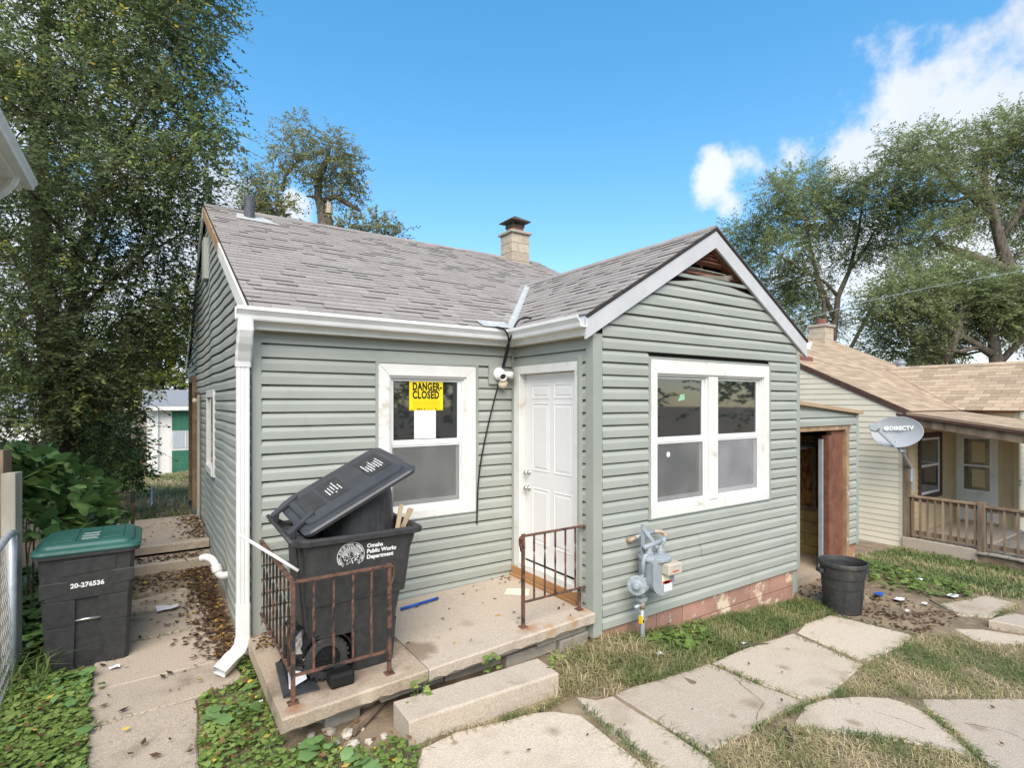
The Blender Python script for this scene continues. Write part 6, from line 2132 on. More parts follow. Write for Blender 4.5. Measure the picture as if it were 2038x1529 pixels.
dk = thing('deck', 'raised brown wooden deck with slatted railing beside the white house', 'deck', (wbl.x - 1.2, wbl.y + .5, WZ))
d0_ = at(262, 930, 22)
d1_ = at(291, 930, 22)
MB().box(d0_.x - 1.5, d1_.x, d0_.y, d0_.y + 2.5, d0_.z - .15, d0_.z).build('floor', 'new_wood', dk)
MB().box(d0_.x - 1.5, d1_.x, d0_.y, d0_.y + .06, d0_.z + .75, d0_.z + .85).build('handrail', 'new_wood', dk)
for k in range(16):
    x_ = d0_.x - 1.5 + (d1_.x - d0_.x + 1.45) * k / 15
    MB().box(x_, x_ + .04, d0_.y, d0_.y + .04, d0_.z, d0_.z + .75).build('baluster', 'old_wood', dk)
for x_ in (d0_.x - 1.5, d1_.x - .12):
    MB().box(x_, x_ + .12, d0_.y + .061, d0_.y + .18, d0_.z - 2, d0_.z + .9).build('post', 'new_wood', dk)
sh = at(-60, 900, 26)
wsd = thing('garage', 'pale garage glimpsed through leaves behind the picket fence', 'garage', (sh.x, sh.y, sh.z))
s1 = at(110, 900, 26)
MB().box(sh.x - 2, s1.x, s1.y, s1.y + 5, sh.z - 1.5, at(0, 835, 26).z).build('wall', 'white_brick', wsd)
MB().prism([(sh.x - 2.2, s1.y - .3, at(0, 835, 26).z), (s1.x + .2, s1.y - .3, at(0, 835, 26).z), (s1.x + .2, s1.y + 3, at(0, 835, 26).z + 1.2), (sh.x - 2.2, s1.y + 3, at(0, 835, 26).z + 1.2)], (0, 0, .08)).build('roof', 'grey_shingle', wsd)
# ------------------------------------------------------------------ vegetation helpers
def np_mesh(name, V, F, tone, mat, smooth=False):
    """V (n,3), F (m,4) quads"""
    me = bpy.data.meshes.new(name)
    n, m = len(V), len(F)
    me.vertices.add(n)
    me.vertices.foreach_set('co', V.astype(np.float32).ravel())
    k = F.shape[1]
    me.loops.add(m * k)
    me.loops.foreach_set('vertex_index', F.astype(np.int32).ravel())
    me.polygons.add(m)
    me.polygons.foreach_set('loop_start', np.arange(0, m * k, k, dtype=np.int32))
    me.update(calc_edges=True)
    a = me.attributes.new('tone', 'FLOAT', 'POINT')
    a.data.foreach_set('value', tone.astype(np.float32))
    me.materials.append(MATS[mat])
    me.validate()
    return me
def unit(v):
    return v / (np.linalg.norm(v, axis=-1, keepdims=True) + 1e-9)
def leaf_quads(P, Dv, Nv, ln_, wd_, tone):
    """diamond leaves: base P, direction D, face normal N"""
    Dv = unit(Dv)
    Sv = unit(np.cross(Dv, Nv))
    Up = np.cross(Sv, Dv)
    ln_, wd_ = ln_[:, None], wd_[:, None]
    a = P
    b = P + Dv * ln_ * .45 + Sv * wd_ * .5 - Up * wd_ * .12
    c = P + Dv * ln_
    d = P + Dv * ln_ * .45 - Sv * wd_ * .5 - Up * wd_ * .12
    V = np.stack([a, b, c, d], 1).reshape(-1, 3)
    F = np.arange(len(V)).reshape(-1, 4)
    return V, F, np.repeat(tone, 4)
def crown(rng, blobs, twigs, tl, per, ll, lw, droop=.5, shell=.45, tone_lo=0, tone_hi=.9, bright=.03):
    """twigs with alternate leaves spread through ellipsoid clumps. blobs = (centre, (rx, ry, rz))"""
    vol = np.array([np.prod(b[1]) ** (2 / 3) for b in blobs])
    idx = rng.choice(len(blobs), twigs, p=vol / vol.sum())
    C = np.array([b[0] for b in blobs])[idx]
    Rr = np.array([b[1] for b in blobs])[idx]
    d = unit(rng.normal(size=(twigs, 3)))
    rad = shell + (1 - shell) * rng.random(twigs) ** .6
    lump = 1 + .25 * np.sin(d[:, 0] * 5 + idx) * np.cos(d[:, 1] * 4 + idx * 2)
    P0 = C + d * Rr * (rad * lump)[:, None]
    td = unit(d * .8 + rng.normal(size=(twigs, 3)) * .6 + np.array([0, 0, -.15 * droop]))
    TL = tl * (.6 + .8 * rng.random(twigs))
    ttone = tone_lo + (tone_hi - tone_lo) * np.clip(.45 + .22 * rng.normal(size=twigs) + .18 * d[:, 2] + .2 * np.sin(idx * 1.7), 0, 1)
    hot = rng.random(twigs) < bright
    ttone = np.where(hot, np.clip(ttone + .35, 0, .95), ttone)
    k = np.tile(np.arange(1, per + 1), (twigs, 1)) / per
    curve = (k ** 2)[..., None] * np.array([0, 0, -1]) * (droop * .35 * TL)[:, None, None]
    PP = P0[:, None, :] + td[:, None, :] * (k * TL[:, None])[..., None] + curve
    side = unit(np.cross(td, np.array([0, 0, 1.]) + rng.normal(size=(twigs, 3)) * .25))
    sg = np.where(np.arange(per) % 2 == 0, 1, -1)[None, :, None]
    Dl = td[:, None, :] * .55 + side[:, None, :] * sg * .9 + rng.normal(size=(twigs, per, 3)) * .28 + np.array([0, 0, -.25 * droop])
    Nl = np.array([0, 0, 1.]) + rng.normal(size=(twigs, per, 3)) * .55
    n = twigs * per
    sz = (.7 + .6 * rng.random(n))
    tone = np.clip(np.repeat(ttone, per) + .1 * rng.normal(size=n), 0, .97)
    tone = np.where(rng.random(n) < .006, 1.0, tone)
    V, F, T = leaf_quads(PP.reshape(-1, 3), Dl.reshape(-1, 3), Nl.reshape(-1, 3), ll * sz, lw * sz, tone)
    # twig stems: slim three-sided rods
    E_ = PP[:, -1, :]
    M_ = PP[:, per // 2, :]
    sx = side * .004
    sy = unit(np.cross(side, td)) * .004
    tri = [sx, -.5 * sx + .87 * sy, -.5 * sx - .87 * sy]
    rings = np.stack([P0 + t_ * 1.3 for t_ in tri] + [M_ + t_ for t_ in tri] + [E_ + t_ * .4 for t_ in tri], 1)
    base = (np.arange(twigs) * 9)[:, None]
    fq = []
    for r_ in (0, 3):
        for i in range(3):
            fq.append(np.concatenate([base + r_ + i, base + r_ + (i + 1) % 3, base + r_ + 3 + (i + 1) % 3, base + r_ + 3 + i], 1))
    return (V, F, T), (rings.reshape(-1, 3), np.concatenate(fq, 0), np.full(twigs * 9, .5)), P0
def limb(mb, a, b, r0_, r1_, rnd, bend=.12, seg=7, n=7):
    a, b = Vector(a), Vector(b)
    L_ = (b - a).length
    j = [Vector((rnd.uniform(-1, 1), rnd.uniform(-1, 1), rnd.uniform(-.4, 1))) * L_ * bend for _ in range(2)]
    pts, rs_ = [], []
    for i in range(n):
        k = i / (n - 1)
        p = a.lerp(b, k) + j[0] * math.sin(math.pi * k) + j[1] * math.sin(2 * math.pi * k) * .4
        pts.append(p)
        rs_.append((r0_ + (r1_ - r0_) * k ** .8) * (1 + rnd.uniform(-.06, .06)))
    mb.tube(pts, rs_, seg)
    return pts
def tree(name, label, trunk, limbs, blobs, seed, twigs, tl, per, ll, lw, leaf, bark, droop=.5, shell=.45, branches=4, group=None, bright=.03, extra=None, tone_lo=0, tone_hi=.9):
    """trunk/limbs = lists of (point, radius) paths; blobs = foliage clumps"""
    rnd = random.Random(seed)
    rng = np.random.default_rng(seed)
    base = trunk[0][0]
    t = thing(name, label, 'tree', base, group)
    m = MB()
    m.tube([p for p, _ in trunk], [r for _, r in trunk], 12)
    m.build('trunk', bark, t, smooth=True)
    skel = [Vector(p) for p, _ in trunk[len(trunk) // 3:]]
    skr = [r for _, r in trunk[len(trunk) // 3:]]
    for lb in limbs:
        m = MB()
        m.tube([p for p, _ in lb], [r for _, r in lb], 8)
        m.build('limb', bark, t, smooth=True)
        skel += [Vector(p) for p, _ in lb[1:]]
        skr += [r for _, r in lb[1:]]
    (V, F, T), (V2, F2, T2), P0 = crown(rng, blobs, twigs, tl, per, ll, lw, droop, shell, tone_lo, tone_hi, bright)
    m = MB()
    for c, r_ in blobs:
        c = Vector(c)
        # nearest point of the skeleton, biased to lower ones
        best = min(range(len(skel)), key=lambda i: (skel[i] - c).length + max(0, skel[i].z - c.z) * .8)
        rad = min(skr[best] * .55, .02 + .018 * (skel[best] - c).length)
        pts = limb(m, skel[best], c, rad, rad * .4, rnd, .1, 6)
        for _ in range(branches):
            d = Vector((rnd.gauss(0, 1), rnd.gauss(0, 1), rnd.gauss(0, .8))).normalized()
            e = c + Vector((d.x * r_[0], d.y * r_[1], d.z * r_[2])) * .8
            limb(m, pts[rnd.randrange(3, 7)], e, rad * .4, .006, rnd, .1, 4, 5)
    kind(m.build('branches', bark, t, smooth=True), 'stuff')
    cr = link('crown', np_mesh('crown', V, F, T, leaf), t)
    kind(cr, 'stuff')
    tw = link('twigs', np_mesh('twigs', V2, F2, T2, bark), t)
    kind(tw, 'stuff')
    return t
def pb(u, v, t, ru, rv, dep=None):
    """clump from picture measures at distance t: radii in metres follow from the pixel radii"""
    s_ = t / FPX
    r = (ru * s_, (dep if dep else (ru + rv) / 2 * s_ * 1.0), rv * s_)
    return (tuple(at(u, v, t)), r)

# tall elm-like tree on the left
tb_ = at(122, 1000, 9.0)
gz = g(tb_.x, tb_.y)
trunk = [(Vector((tb_.x + .05, tb_.y, gz - .1)), .34), (at(121, 930, 9), .24), (at(112, 850, 9), .2), (at(104, 760, 9), .18), (at(96, 640, 9), .16), (at(86, 520, 9), .14), (at(80, 400, 9), .14), (at(76, 260, 9), .11), (at(90, 60, 9.2), .07), (at(100, -200, 9.4), .03)]
limbs = [[(at(112, 850, 9), .12), (at(135, 740, 8.9), .11), (at(138, 640, 8.8), .09), (at(160, 500, 8.7), .07), (at(210, 350, 8.6), .045), (at(300, 180, 8.5), .025), (at(370, 60, 8.5), .012)],
         [(at(150, 960, 9.3), .07), (at(160, 920, 9.3), .065), (at(158, 830, 9.3), .06), (at(150, 720, 9.2), .05), (at(170, 560, 9.1), .04), (at(230, 420, 9), .02)],
         [(at(96, 640, 9), .09), (at(60, 560, 9), .07), (at(10, 480, 9), .05), (at(-60, 400, 9), .03)],
         [(at(104, 760, 9), .08), (at(50, 720, 8.7), .06), (at(20, 700, 8.4), .04), (at(-40, 690, 8.2), .02)],
         [(at(138, 640, 8.8), .05), (at(220, 560, 8.8), .035), (at(300, 500, 8.8), .025), (at(370, 460, 8.8), .012)]]
bl = [pb(60, 60, 9, 140, 120, 1.2), pb(230, 40, 9, 130, 110, 1.2), pb(330, 110, 8.8, 100, 90, .9), pb(380, 30, 8.8, 60, 80, .7), pb(150, 190, 8.6, 130, 90, 1.1), pb(300, 230, 8.7, 110, 80, 1.0),
      pb(40, 260, 9.3, 120, 100, 1.2), pb(380, 200, 8.6, 60, 60, .6), pb(420, 265, 8.4, 38, 40, .4), pb(390, 330, 8.6, 60, 55, .6), pb(200, 330, 8.6, 120, 80, 1.1), pb(320, 380, 8.8, 90, 75, .9),
      pb(60, 430, 9.2, 110, 100, 1.2), pb(190, 460, 8.8, 110, 80, 1.0), pb(310, 480, 9, 85, 60, .8), pb(370, 430, 9, 50, 50, .5), pb(40, 580, 9, 100, 80, 1.1), pb(180, 600, 8.6, 100, 60, .9),
      pb(290, 580, 9.2, 90, 50, .8), pb(340, 620, 9.4, 50, 45, .5), pb(50, 700, 8.4, 100, 70, .9), pb(180, 720, 8.4, 90, 60, .8), pb(70, 790, 8.2, 90, 50, .8), pb(200, 790, 8.6, 70, 45, .7), pb(220, 850, 9.2, 55, 60, .6), pb(230, 700, 9.2, 80, 60, .8),
      pb(-90, 120, 9, 120, 180, 1.3), pb(-110, 420, 9, 100, 150, 1.2), pb(-80, 680, 8.6, 90, 100, 1.0), pb(150, -130, 9.2, 220, 130, 1.6), pb(350, -80, 9, 110, 100, 1.1), pb(170, 880, 9.4, 60, 45, .5), pb(95, 620, 8.1, 60, 50, .4), pb(120, 720, 8.0, 70, 50, .4), pb(60, 840, 7.8, 60, 36, .4), pb(110, 500, 8.2, 60, 50, .4), pb(30, 340, 7.6, 80, 60, .6), pb(250, 330, 7.8, 60, 45, .5)]
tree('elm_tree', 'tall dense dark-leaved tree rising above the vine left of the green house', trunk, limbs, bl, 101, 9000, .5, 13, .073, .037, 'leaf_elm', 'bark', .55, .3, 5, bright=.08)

# broken-topped tree behind the roof
t0 = 19.0
tr = [(Vector((at(645, 470, t0).x, at(645, 470, t0).y, -1.0)), .42), (at(648, 470, t0), .3), (at(648, 440, t0), .27), (at(640, 415, t0), .17), (at(633, 390, t0), .14), (at(635, 360, t0), .12), (at(650, 320, t0), .08), (at(660, 280, t0), .03)]
lm = [[(at(648, 440, t0), .16), (at(655, 420, t0), .12), (at(655, 405, t0), .1)], [(at(640, 400, t0), .11), (at(668, 390, t0), .1), (at(690, 405, t0), .085), (at(715, 418, t0), .06), (at(712 + 5, 420, t0), .02)],
      [(at(562, 380, t0 + 1), .07), (at(568, 350, t0 + 1), .06), (at(590, 325, t0 + 1), .05), (at(610, 300, t0 + 1), .03)], [(at(610, 390, t0), .03), (at(633, 393, t0), .06)]]
bl = [pb(580, 262, t0, 26, 24), pb(575, 300, t0, 40, 30), pb(650, 290, t0, 50, 30), pb(690, 320, t0, 28, 35), pb(640, 325, t0, 45, 35), pb(560, 335, t0, 32, 26), pb(665, 360, t0, 38, 34), pb(700, 350, t0, 20, 30), pb(640, 375, t0, 22, 22), pb(700, 390, t0, 24, 24), pb(600, 330, t0, 22, 20)]
bt = tree('broken_tree', 'tree with a snapped-off trunk and sparse leaves rising behind the grey roof ridge', tr, lm, bl, 33, 700, .55, 11, .115, .05, 'leaf_thin', 'bark_grey', .8, .2, 4)
sn = at(655, 405, t0)
MB().tube([at(655, 425, t0 - .2), at(656, 410, t0 - .2), at(652, 398, t0 - .2)], [.13, .12, .02], 6).build('split_wood', 'heartwood', bt)
# more crowns showing over the ridge
for (lab, blb, base, sd) in (('small leafy tree showing over the roof ridge by the dark vent pipe', [pb(515, 375, 18, 30, 30), pb(540, 400, 18, 38, 30), pb(505, 420, 18, 30, 30), pb(560, 425, 18, 28, 28), pb(500, 345, 18, 16, 20)], (520, 500, 18), 41),
                             ('low bushy tree peeping over the middle of the roof ridge', [pb(750, 455, 19, 42, 26), pb(690, 455, 19, 34, 20), pb(785, 470, 19, 25, 14), pb(715, 480, 19, 60, 22)], (740, 540, 19), 42)):
    b_ = at(*base)
    tree('young_tree', lab, [(Vector((b_.x, b_.y, -1)), .16), (Vector((b_.x, b_.y, b_.z * .6)), .12), (b_, .08), (Vector(blb[0][0]), .03)], [], blb, sd, 330, .5, 11, .12, .06, 'leaf_thin', 'bark_grey', .7, .2, 4)

# locusts on the right, behind the cream house
def locust(lab, base_px, t, trunk_px, limbs_px, blobs_px, sd, twigs, leaf='leaf_locust'):
    b_ = at(*base_px, t)
    tk = [(Vector((b_.x, b_.y, -2.2)), trunk_px[0][2] * 1.2 * t / FPX)] + [(at(u, v, t), r * t / FPX) for u, v, r in trunk_px]
    lms = [[(at(u, v, t + (q_[0] if q_ else 0)), r * t / FPX) for u, v, r, *q_ in l] for l in limbs_px]
    bb = [pb(u, v, t + dt, ru, rv, None) for u, v, ru, rv, dt in blobs_px]
    tree('locust_tree', lab, tk, lms, bb, sd, int(twigs * 2.0), .85, 13, .145, .065, leaf, 'bark_grey', .35, .25, 6, 'locust trees behind the cream house' if False else None, bright=.05)
locust('slim-stemmed locust tree right behind the white gable apex', (1655, 760), 30, [(1655, 700, 7), (1662, 640, 6), (1668, 590, 5), (1690, 540, 4), (1705, 480, 3), (1715, 420, 2)],
       [[(1662, 640, 5), (1630, 560, 4), (1610, 480, 3), (1600, 420, 2)], [(1668, 590, 4), (1640, 560, 3), (1580, 530, 2.5), (1540, 500, 1.5)], [(1690, 540, 3), (1720, 500, 3), (1740, 460, 2)], [(1640, 720, 5), (1640, 600, 4), (1620, 540, 2)], [(1690, 700, 4), (1720, 640, 3), (1755, 580, 2)]],
       [(1545, 385, 45, 26, 0), (1600, 362, 55, 28, 1), (1660, 385, 50, 30, 0), (1710, 372, 40, 22, -1), (1545, 440, 55, 32, 1), (1625, 430, 60, 32, 0), (1700, 430, 50, 32, 0), (1500, 480, 40, 30, 2), (1560, 500, 60, 32, 0), (1640, 480, 45, 24, 0), (1590, 560, 60, 36, 1), (1540, 580, 40, 40, 2), (1600, 620, 50, 34, 1), (1460, 460, 26, 24, 3), (1480, 530, 30, 34, 3), (1735, 480, 34, 26, 0), (1700, 510, 40, 22, 0), (1650, 640, 30, 22, 2)], 61, 2100)
locust('huge spreading locust tree with a thick leaning trunk over the cream roof', (2070, 760), 27, [(2060, 680, 17), (2040, 600, 15), (2010, 545, 13), (1990, 480, 10), (1975, 420, 8), (1960, 360, 6), (1960, 300, 4), (1970, 250, 2)],
       [[(2010, 545, 11), (1975, 525, 10), (1920, 505, 9), (1875, 490, 7), (1855, 470, 4)], [(1975, 430, 6), (1930, 390, 5), (1880, 350, 4), (1850, 310, 3)], [(1990, 480, 7), (2030, 420, 6), (2060, 350, 4)], [(1920, 505, 6), (1880, 540, 5), (1830, 570, 3), (1790, 600, 2)], [(1930, 390, 4), (1900, 400, 3), (1850, 400, 2)], [(1960, 320, 3), (2010, 280, 3), (2038, 240, 2)]],
       [(1790, 300, 42, 28, 0), (1850, 285, 50, 30, 1), (1780, 350, 48, 30, 0), (1850, 345, 55, 32, -1), (1930, 300, 55, 34, 0), (2000, 260, 55, 34, 0), (1900, 400, 60, 36, 0), (1830, 410, 55, 30, 1), (1980, 350, 55, 34, 1), (2040, 310, 45, 50, 0), (1780, 430, 45, 30, 1), (1870, 460, 55, 28, -1), (1950, 430, 50, 30, 1), (2030, 420, 45, 40, 1), (1790, 490, 45, 26, 1), (2080, 260, 60, 50, 0), (2100, 400, 60, 60, 0), (1760, 390, 36, 26, 0), (1830, 520, 40, 24, -1), (1930, 560, 40, 24, -1), (2020, 500, 40, 26, 1)], 62, 2500)
locust('low many-limbed locust tree hanging over the tan roof of the cream house', (1985, 800), 24, [(1985, 740, 12), (1980, 700, 11), (1975, 660, 9), (1970, 620, 7), (1960, 580, 4)],
       [[(1980, 710, 8), (1950, 690, 7), (1900, 660, 5), (1850, 640, 3)], [(1982, 730, 7), (2020, 690, 6), (2050, 660, 4)], [(1975, 660, 6), (2000, 610, 5), (2020, 570, 3)], [(1950, 690, 5), (1910, 700, 4), (1840, 690, 3), (1790, 660, 2)], [(1880, 720, 9), (1895, 690, 8), (1910, 650, 6), (1915, 610, 4)]],
       [(1760, 600, 50, 30, 0), (1830, 580, 55, 32, 0), (1900, 600, 55, 32, 1), (1970, 590, 55, 34, 0), (2030, 580, 45, 36, 0), (1770, 650, 45, 26, 1), (1840, 640, 55, 30, 0), (1920, 650, 50, 26, 1), (2000, 640, 45, 28, 0), (1740, 690, 30, 18, 2), (1820, 700, 50, 22, 1), (1880, 690, 40, 20, 2), (1900, 540, 45, 24, 1), (2040, 640, 40, 30, 1), (1800, 545, 36, 22, 1), (2090, 600, 50, 60, 0), (1850, 720, 50, 14, 3)], 63, 2300)

# yellow-green trees at the end of the back yard
for lab, blb, base, sd, tw, leaf in (('yellowing broad tree beyond the back yard left of the house corner', [(300, 690, 60, 40, 0), (350, 660, 60, 50, 1), (360, 720, 50, 40, 0), (270, 740, 60, 36, 0), (330, 770, 50, 24, -1), (390, 600, 50, 50, 2), (230, 690, 50, 40, 1)], (330, 860, 28), 71, 900, 'leaf_yellow'),
                                     ('green rounded tree behind the raised deck', [(150, 790, 70, 50, 0), (210, 830, 50, 50, 0), (90, 800, 60, 50, 1), (240, 790, 40, 40, 0), (30, 780, 70, 50, 2), (200, 760, 60, 36, 1)], (190, 950, 31), 72, 800, 'leaf_yellow'),
                                     ('dark shrubby tree growing between the tall tree and the deck', [(190, 900, 40, 40, 0), (225, 930, 40, 36, 0), (245, 880, 28, 40, 1), (170, 860, 34, 40, 0), (255, 940, 26, 30, 0)], (200, 1010, 12), 73, 650, 'leaf_elm')):
    t_ = base[2]
    b_ = at(base[0], base[1], t_)
    bb = [pb(u, v, t_ + dt, ru, rv) for u, v, ru, rv, dt in blb]
    sc_ = t_ / 28
    tree('yard_tree', lab, [(Vector((b_.x, b_.y, g(b_.x, b_.y) - .2)), .3 * sc_), (b_, .22 * sc_), (at(base[0], base[1] - 60, t_), .14 * sc_), (Vector(bb[0][0]), .05 * sc_)], [], bb, sd, tw, .9 * sc_, 12, .26 * sc_ if t_ > 20 else .1, .13 * sc_ if t_ > 20 else .055, leaf, 'bark', .4, .2, 3)
# trees across the street behind the viewer (seen only in the window panes)
for i, (x, y) in enumerate(((-13, -25), (-5, -27), (4, -26), (13, -25), (22, -23), (31, -16))):
    rq = random.Random(80 + i)
    bb = [((x + rq.uniform(-3, 3), y + rq.uniform(-2, 2), rq.uniform(1.5, 9)), (3, 2.6, 2.0)) for _ in range(18)]
    tree('street_tree', ('broad', 'tall', 'bushy', 'dense', 'spreading', 'ragged')[i] + ' dark tree across the street, mirrored in the window panes', [(Vector((x, y, -1)), .35), (Vector((x, y, 3)), .25), (Vector((x + .3, y, 7)), .1)], [], bb, 90 + i, 300, 1.3, 10, .46, .27, 'leaf_elm', 'bark', .4, .2, 2)

# ------------------------------------------------------------------ vine with big leaves left of the path
def big_leaf(seed):
    rq = random.Random(seed)
    m = MB()
    m.tone = rq.random()
    out = [(0, .0), (.32, -.12), (.52, .12), (.5, .38), (.36, .55), (.2, .78), (0, 1.0)]
    vs = []
    for x, y in out:
        vs.append((x + rq.uniform(-.04, .04), y, -.25 * x * x + rq.uniform(-.03, .05) - .25 * y * y))
    left = [(-x + rq.uniform(-.04, .04), y, z) for (x, y, z) in vs[1:-1]]
    mid = [(0, .2, .02), (0, .5, -.03), (0, .78, -.13)]
    allv = vs + left + mid                         # 0..6 right outline, 7..11 left, 12..14 midrib
    f = [(0, 1, 12), (1, 2, 12), (2, 3, 13, 12), (3, 4, 13), (4, 5, 14, 13), (5, 6, 14), (0, 12, 7), (7, 12, 8), (8, 12, 13, 9), (9, 13, 10), (10, 13, 14, 11), (11, 14, 6)]
    m.add(allv, f)
    me = m.mesh('leaf', 'leaf_vine', True)
    return me
lmesh = [big_leaf(s) for s in range(8)]
vine = thing('vine_bush', 'leafy vine with big heart-shaped leaves sprawling behind the green-lidded bin', 'bush', tuple(onground(150, 1120)))
rv_ = random.Random(55)
V0 = [(30, 930, 5.3, 35, 40), (80, 935, 5.6, 60, 45), (60, 990, 5.4, 60, 50), (130, 960, 5.8, 60, 45), (130, 1020, 5.6, 70, 45), (190, 980, 6.0, 50, 40), (200, 1030, 5.9, 55, 35), (70, 1050, 5.2, 60, 30), (150, 1070, 5.5, 60, 25), (45, 905, 5.5, 30, 20)]
stems = MB()
for u, v, t, ru, rv2 in V0:
    c = at(u, v, t)
    limb(stems, Vector((c.x - .1, c.y + .25, -.3)), c, .012, .005, rv_, .08, 5)
stems.build('stems', 'bark_grey', vine)
wts = [r[3] * r[4] for r in V0]
nleaf = 0
bulk = []
for k in range(620):
    u, v, t, ru, rv2 = rv_.choices(V0, wts)[0]
    a, q_ = rv_.uniform(0, 6.283), math.sqrt(rv_.random())
    dep = rv_.uniform(-.35, .35)
    p = at(u + math.cos(a) * ru * q_, v + math.sin(a) * rv2 * q_, t + dep)
    bulk.append((dep, p))
bulk.sort(key=lambda b_: b_[0])
for k, (dep, p) in enumerate(bulk[:470]):
    if k >= 300:
        continue
    o = link('leaf', rv_.choice(lmesh), vine, loc=p)
    s_ = rv_.uniform(.07, .17)
    o.scale = (s_, s_, s_)
    # faces look up and toward the open side
    o.rotation_euler = (R(rv_.uniform(10, 75)), R(rv_.uniform(-25, 25)), R(rv_.uniform(-110, 110) + 150))
m = MB()
for k, (dep, p) in enumerate(bulk[300:]):
    me = rv_.choice(lmesh)
    s_ = rv_.uniform(.08, .16)
    mt = Matrix.Translation(p) @ Matrix.Rotation(rv_.uniform(0, 6.28), 4, 'Z') @ Matrix.Rotation(R(rv_.uniform(10, 80)), 4, 'X') @ Matrix.Scale(s_, 4)
    m.tone = rv_.random() * .5
    m.add([mt @ v.co for v in me.vertices], [tuple(p_.vertices) for p_ in me.polygons])
kind(m.build('leaf', 'leaf_vine', vine), 'stuff')

# ------------------------------------------------------------------ ground cover, grass, litter
def inpoly(x, y, poly):
    c = False
    j = len(poly) - 1
    for i in range(len(poly)):
        if (poly[i][1] > y) != (poly[j][1] > y) and x < (poly[j][0] - poly[i][0]) * (y - poly[i][1]) / (poly[j][1] - poly[i][1]) + poly[i][0]:
            c = not c
        j = i
    return c
def wpoly(px):
    return [tuple(onground(u, v)[:2]) for u, v in px]
def scatter(polys, dens, seed, holes=(), clump=0):
    rng = random.Random(seed)
    pts = []
    for poly in polys:
        x0, x1 = min(p[0] for p in poly), max(p[0] for p in poly)
        y0, y1 = min(p[1] for p in poly), max(p[1] for p in poly)
        n = int((x1 - x0) * (y1 - y0) * dens)
        cl = [(rng.uniform(x0, x1), rng.uniform(y0, y1)) for _ in range(max(1, n // 40))] if clump else None
        for _ in range(n):
            if clump and rng.random() < clump:
                c = rng.choice(cl)
                x, y = c[0] + rng.gauss(0, .06), c[1] + rng.gauss(0, .06)
            else:
                x, y = rng.uniform(x0, x1), rng.uniform(y0, y1)
            if inpoly(x, y, poly) and not any(inpoly(x, y, h) for h in holes):
                pts.append((x, y))
    return pts
slab_polys = []
for o in bpy.data.objects:
    if o.name.startswith('concrete_slab'):
        nv = len(o.data.vertices) // 3
        cs = [(v.co.x, v.co.y) for v in list(o.data.vertices)[nv:2 * nv]]
        slab_polys.append(cs)
foot = [(-.03, -1.45), (2.62, -1.36), (2.68, -1.33), (6.17, -1.33), (6.2, -1.1), (8.2, -1.12), (8.2, 9), (0, 9), (0, -.03)]
stepp = [(.64, -1.5), (.64, -1.8), (1.88, -1.84), (1.88, -1.54)]
rubble = wpoly([(560, 1425), (620, 1418), (770, 1405), (790, 1470), (745, 1505), (655, 1490), (590, 1465)])
holes = slab_polys + [foot, stepp]
# round-leaved ground cover
def cover(name, pts, size, hgt, mat, seed, tones=(0, 1)):
    rng = np.random.default_rng(seed)
    n = len(pts)
    P = np.array([(x, y, g(x, y)) for x, y in pts])
    h = hgt * (.25 + .75 * rng.random(n))
    yaw = rng.random(n) * 6.283
    tilt = np.clip(rng.normal(.25, .25, n), -.1, .9)
    sz = size * (.4 + 1.15 * rng.random(n) ** 1.6)
    k = 6
    ang = np.arange(k) / k * 6.283
    rad = np.array([1, 1.05, 1, .95, 1, .75])
    loc = np.stack([np.cos(ang) * rad, np.sin(ang) * rad, np.full(k, .0)], 1)
    loc[:, 2] = .18 * np.cos(ang * 2) - .05
    L = loc[None] * sz[:, None, None]
    # tilt about x then yaw
    ct, st_ = np.cos(tilt)[:, None], np.sin(tilt)[:, None]
    y2 = L[..., 1] * ct - L[..., 2] * st_
    z2 = L[..., 1] * st_ + L[..., 2] * ct
    cy, sy = np.cos(yaw)[:, None], np.sin(yaw)[:, None]
    X = L[..., 0] * cy - y2 * sy
    Y = L[..., 0] * sy + y2 * cy
    V = np.stack([X, Y, z2], 2) + (P + np.stack([np.zeros(n), np.zeros(n), h], 1))[:, None, :]
    F = (np.arange(n)[:, None] * k + np.arange(k)[None])
    F1 = np.concatenate([F[:, [0, 1, 2, 3]], F[:, [0, 3, 4, 5]]], 0)
    patch = .5 + .5 * np.sin(P[:, 0] * 4.1 + 1) * np.cos(P[:, 1] * 3.3)
    tone = np.clip(tones[0] + (tones[1] - tones[0]) * (.25 * patch + .6 * rng.random(n) + .15 * h / hgt), 0, .95)
    tone = np.where(rng.random(n) < .008, 1, tone)
    o = link(name, np_mesh(name, V.reshape(-1, 3), F1, np.repeat(tone, k), mat))
    return o
left_cov = wpoly([(-40, 1310), (60, 1330), (110, 1350), (215, 1330), (200, 1420), (185, 1529), (150, 1850), (-500, 1850)])
mid_cov = wpoly([(400, 1400), (460, 1345), (505, 1300), (545, 1400), (560, 1445), (640, 1455), (760, 1470), (835, 1492), (828, 1529), (860, 1850), (420, 1850), (395, 1500)])
path_cov = wpoly([(272, 1190), (300, 1165), (330, 1150), (320, 1180), (290, 1210)])
pts = scatter([left_cov], 3600, 5, holes, .25) + scatter([mid_cov], 2200, 6, holes + [rubble], .55) + scatter([path_cov], 900, 7, holes)
tag(kind(cover('ground_cover', pts, .0185, .07, 'leaf_cover', 3), 'stuff'), 'low round-leaved green weeds carpeting the ground on both sides of the path', 'ground cover')
weed_r = wpoly([(1655, 1120), (1720, 1120), (1790, 1140), (1900, 1165), (1960, 1195), (1880, 1196), (1800, 1185), (1735, 1170), (1730, 1150)])
gable_w = wpoly([(1275, 1290), (1330, 1255), (1400, 1250), (1420, 1290), (1350, 1310)])
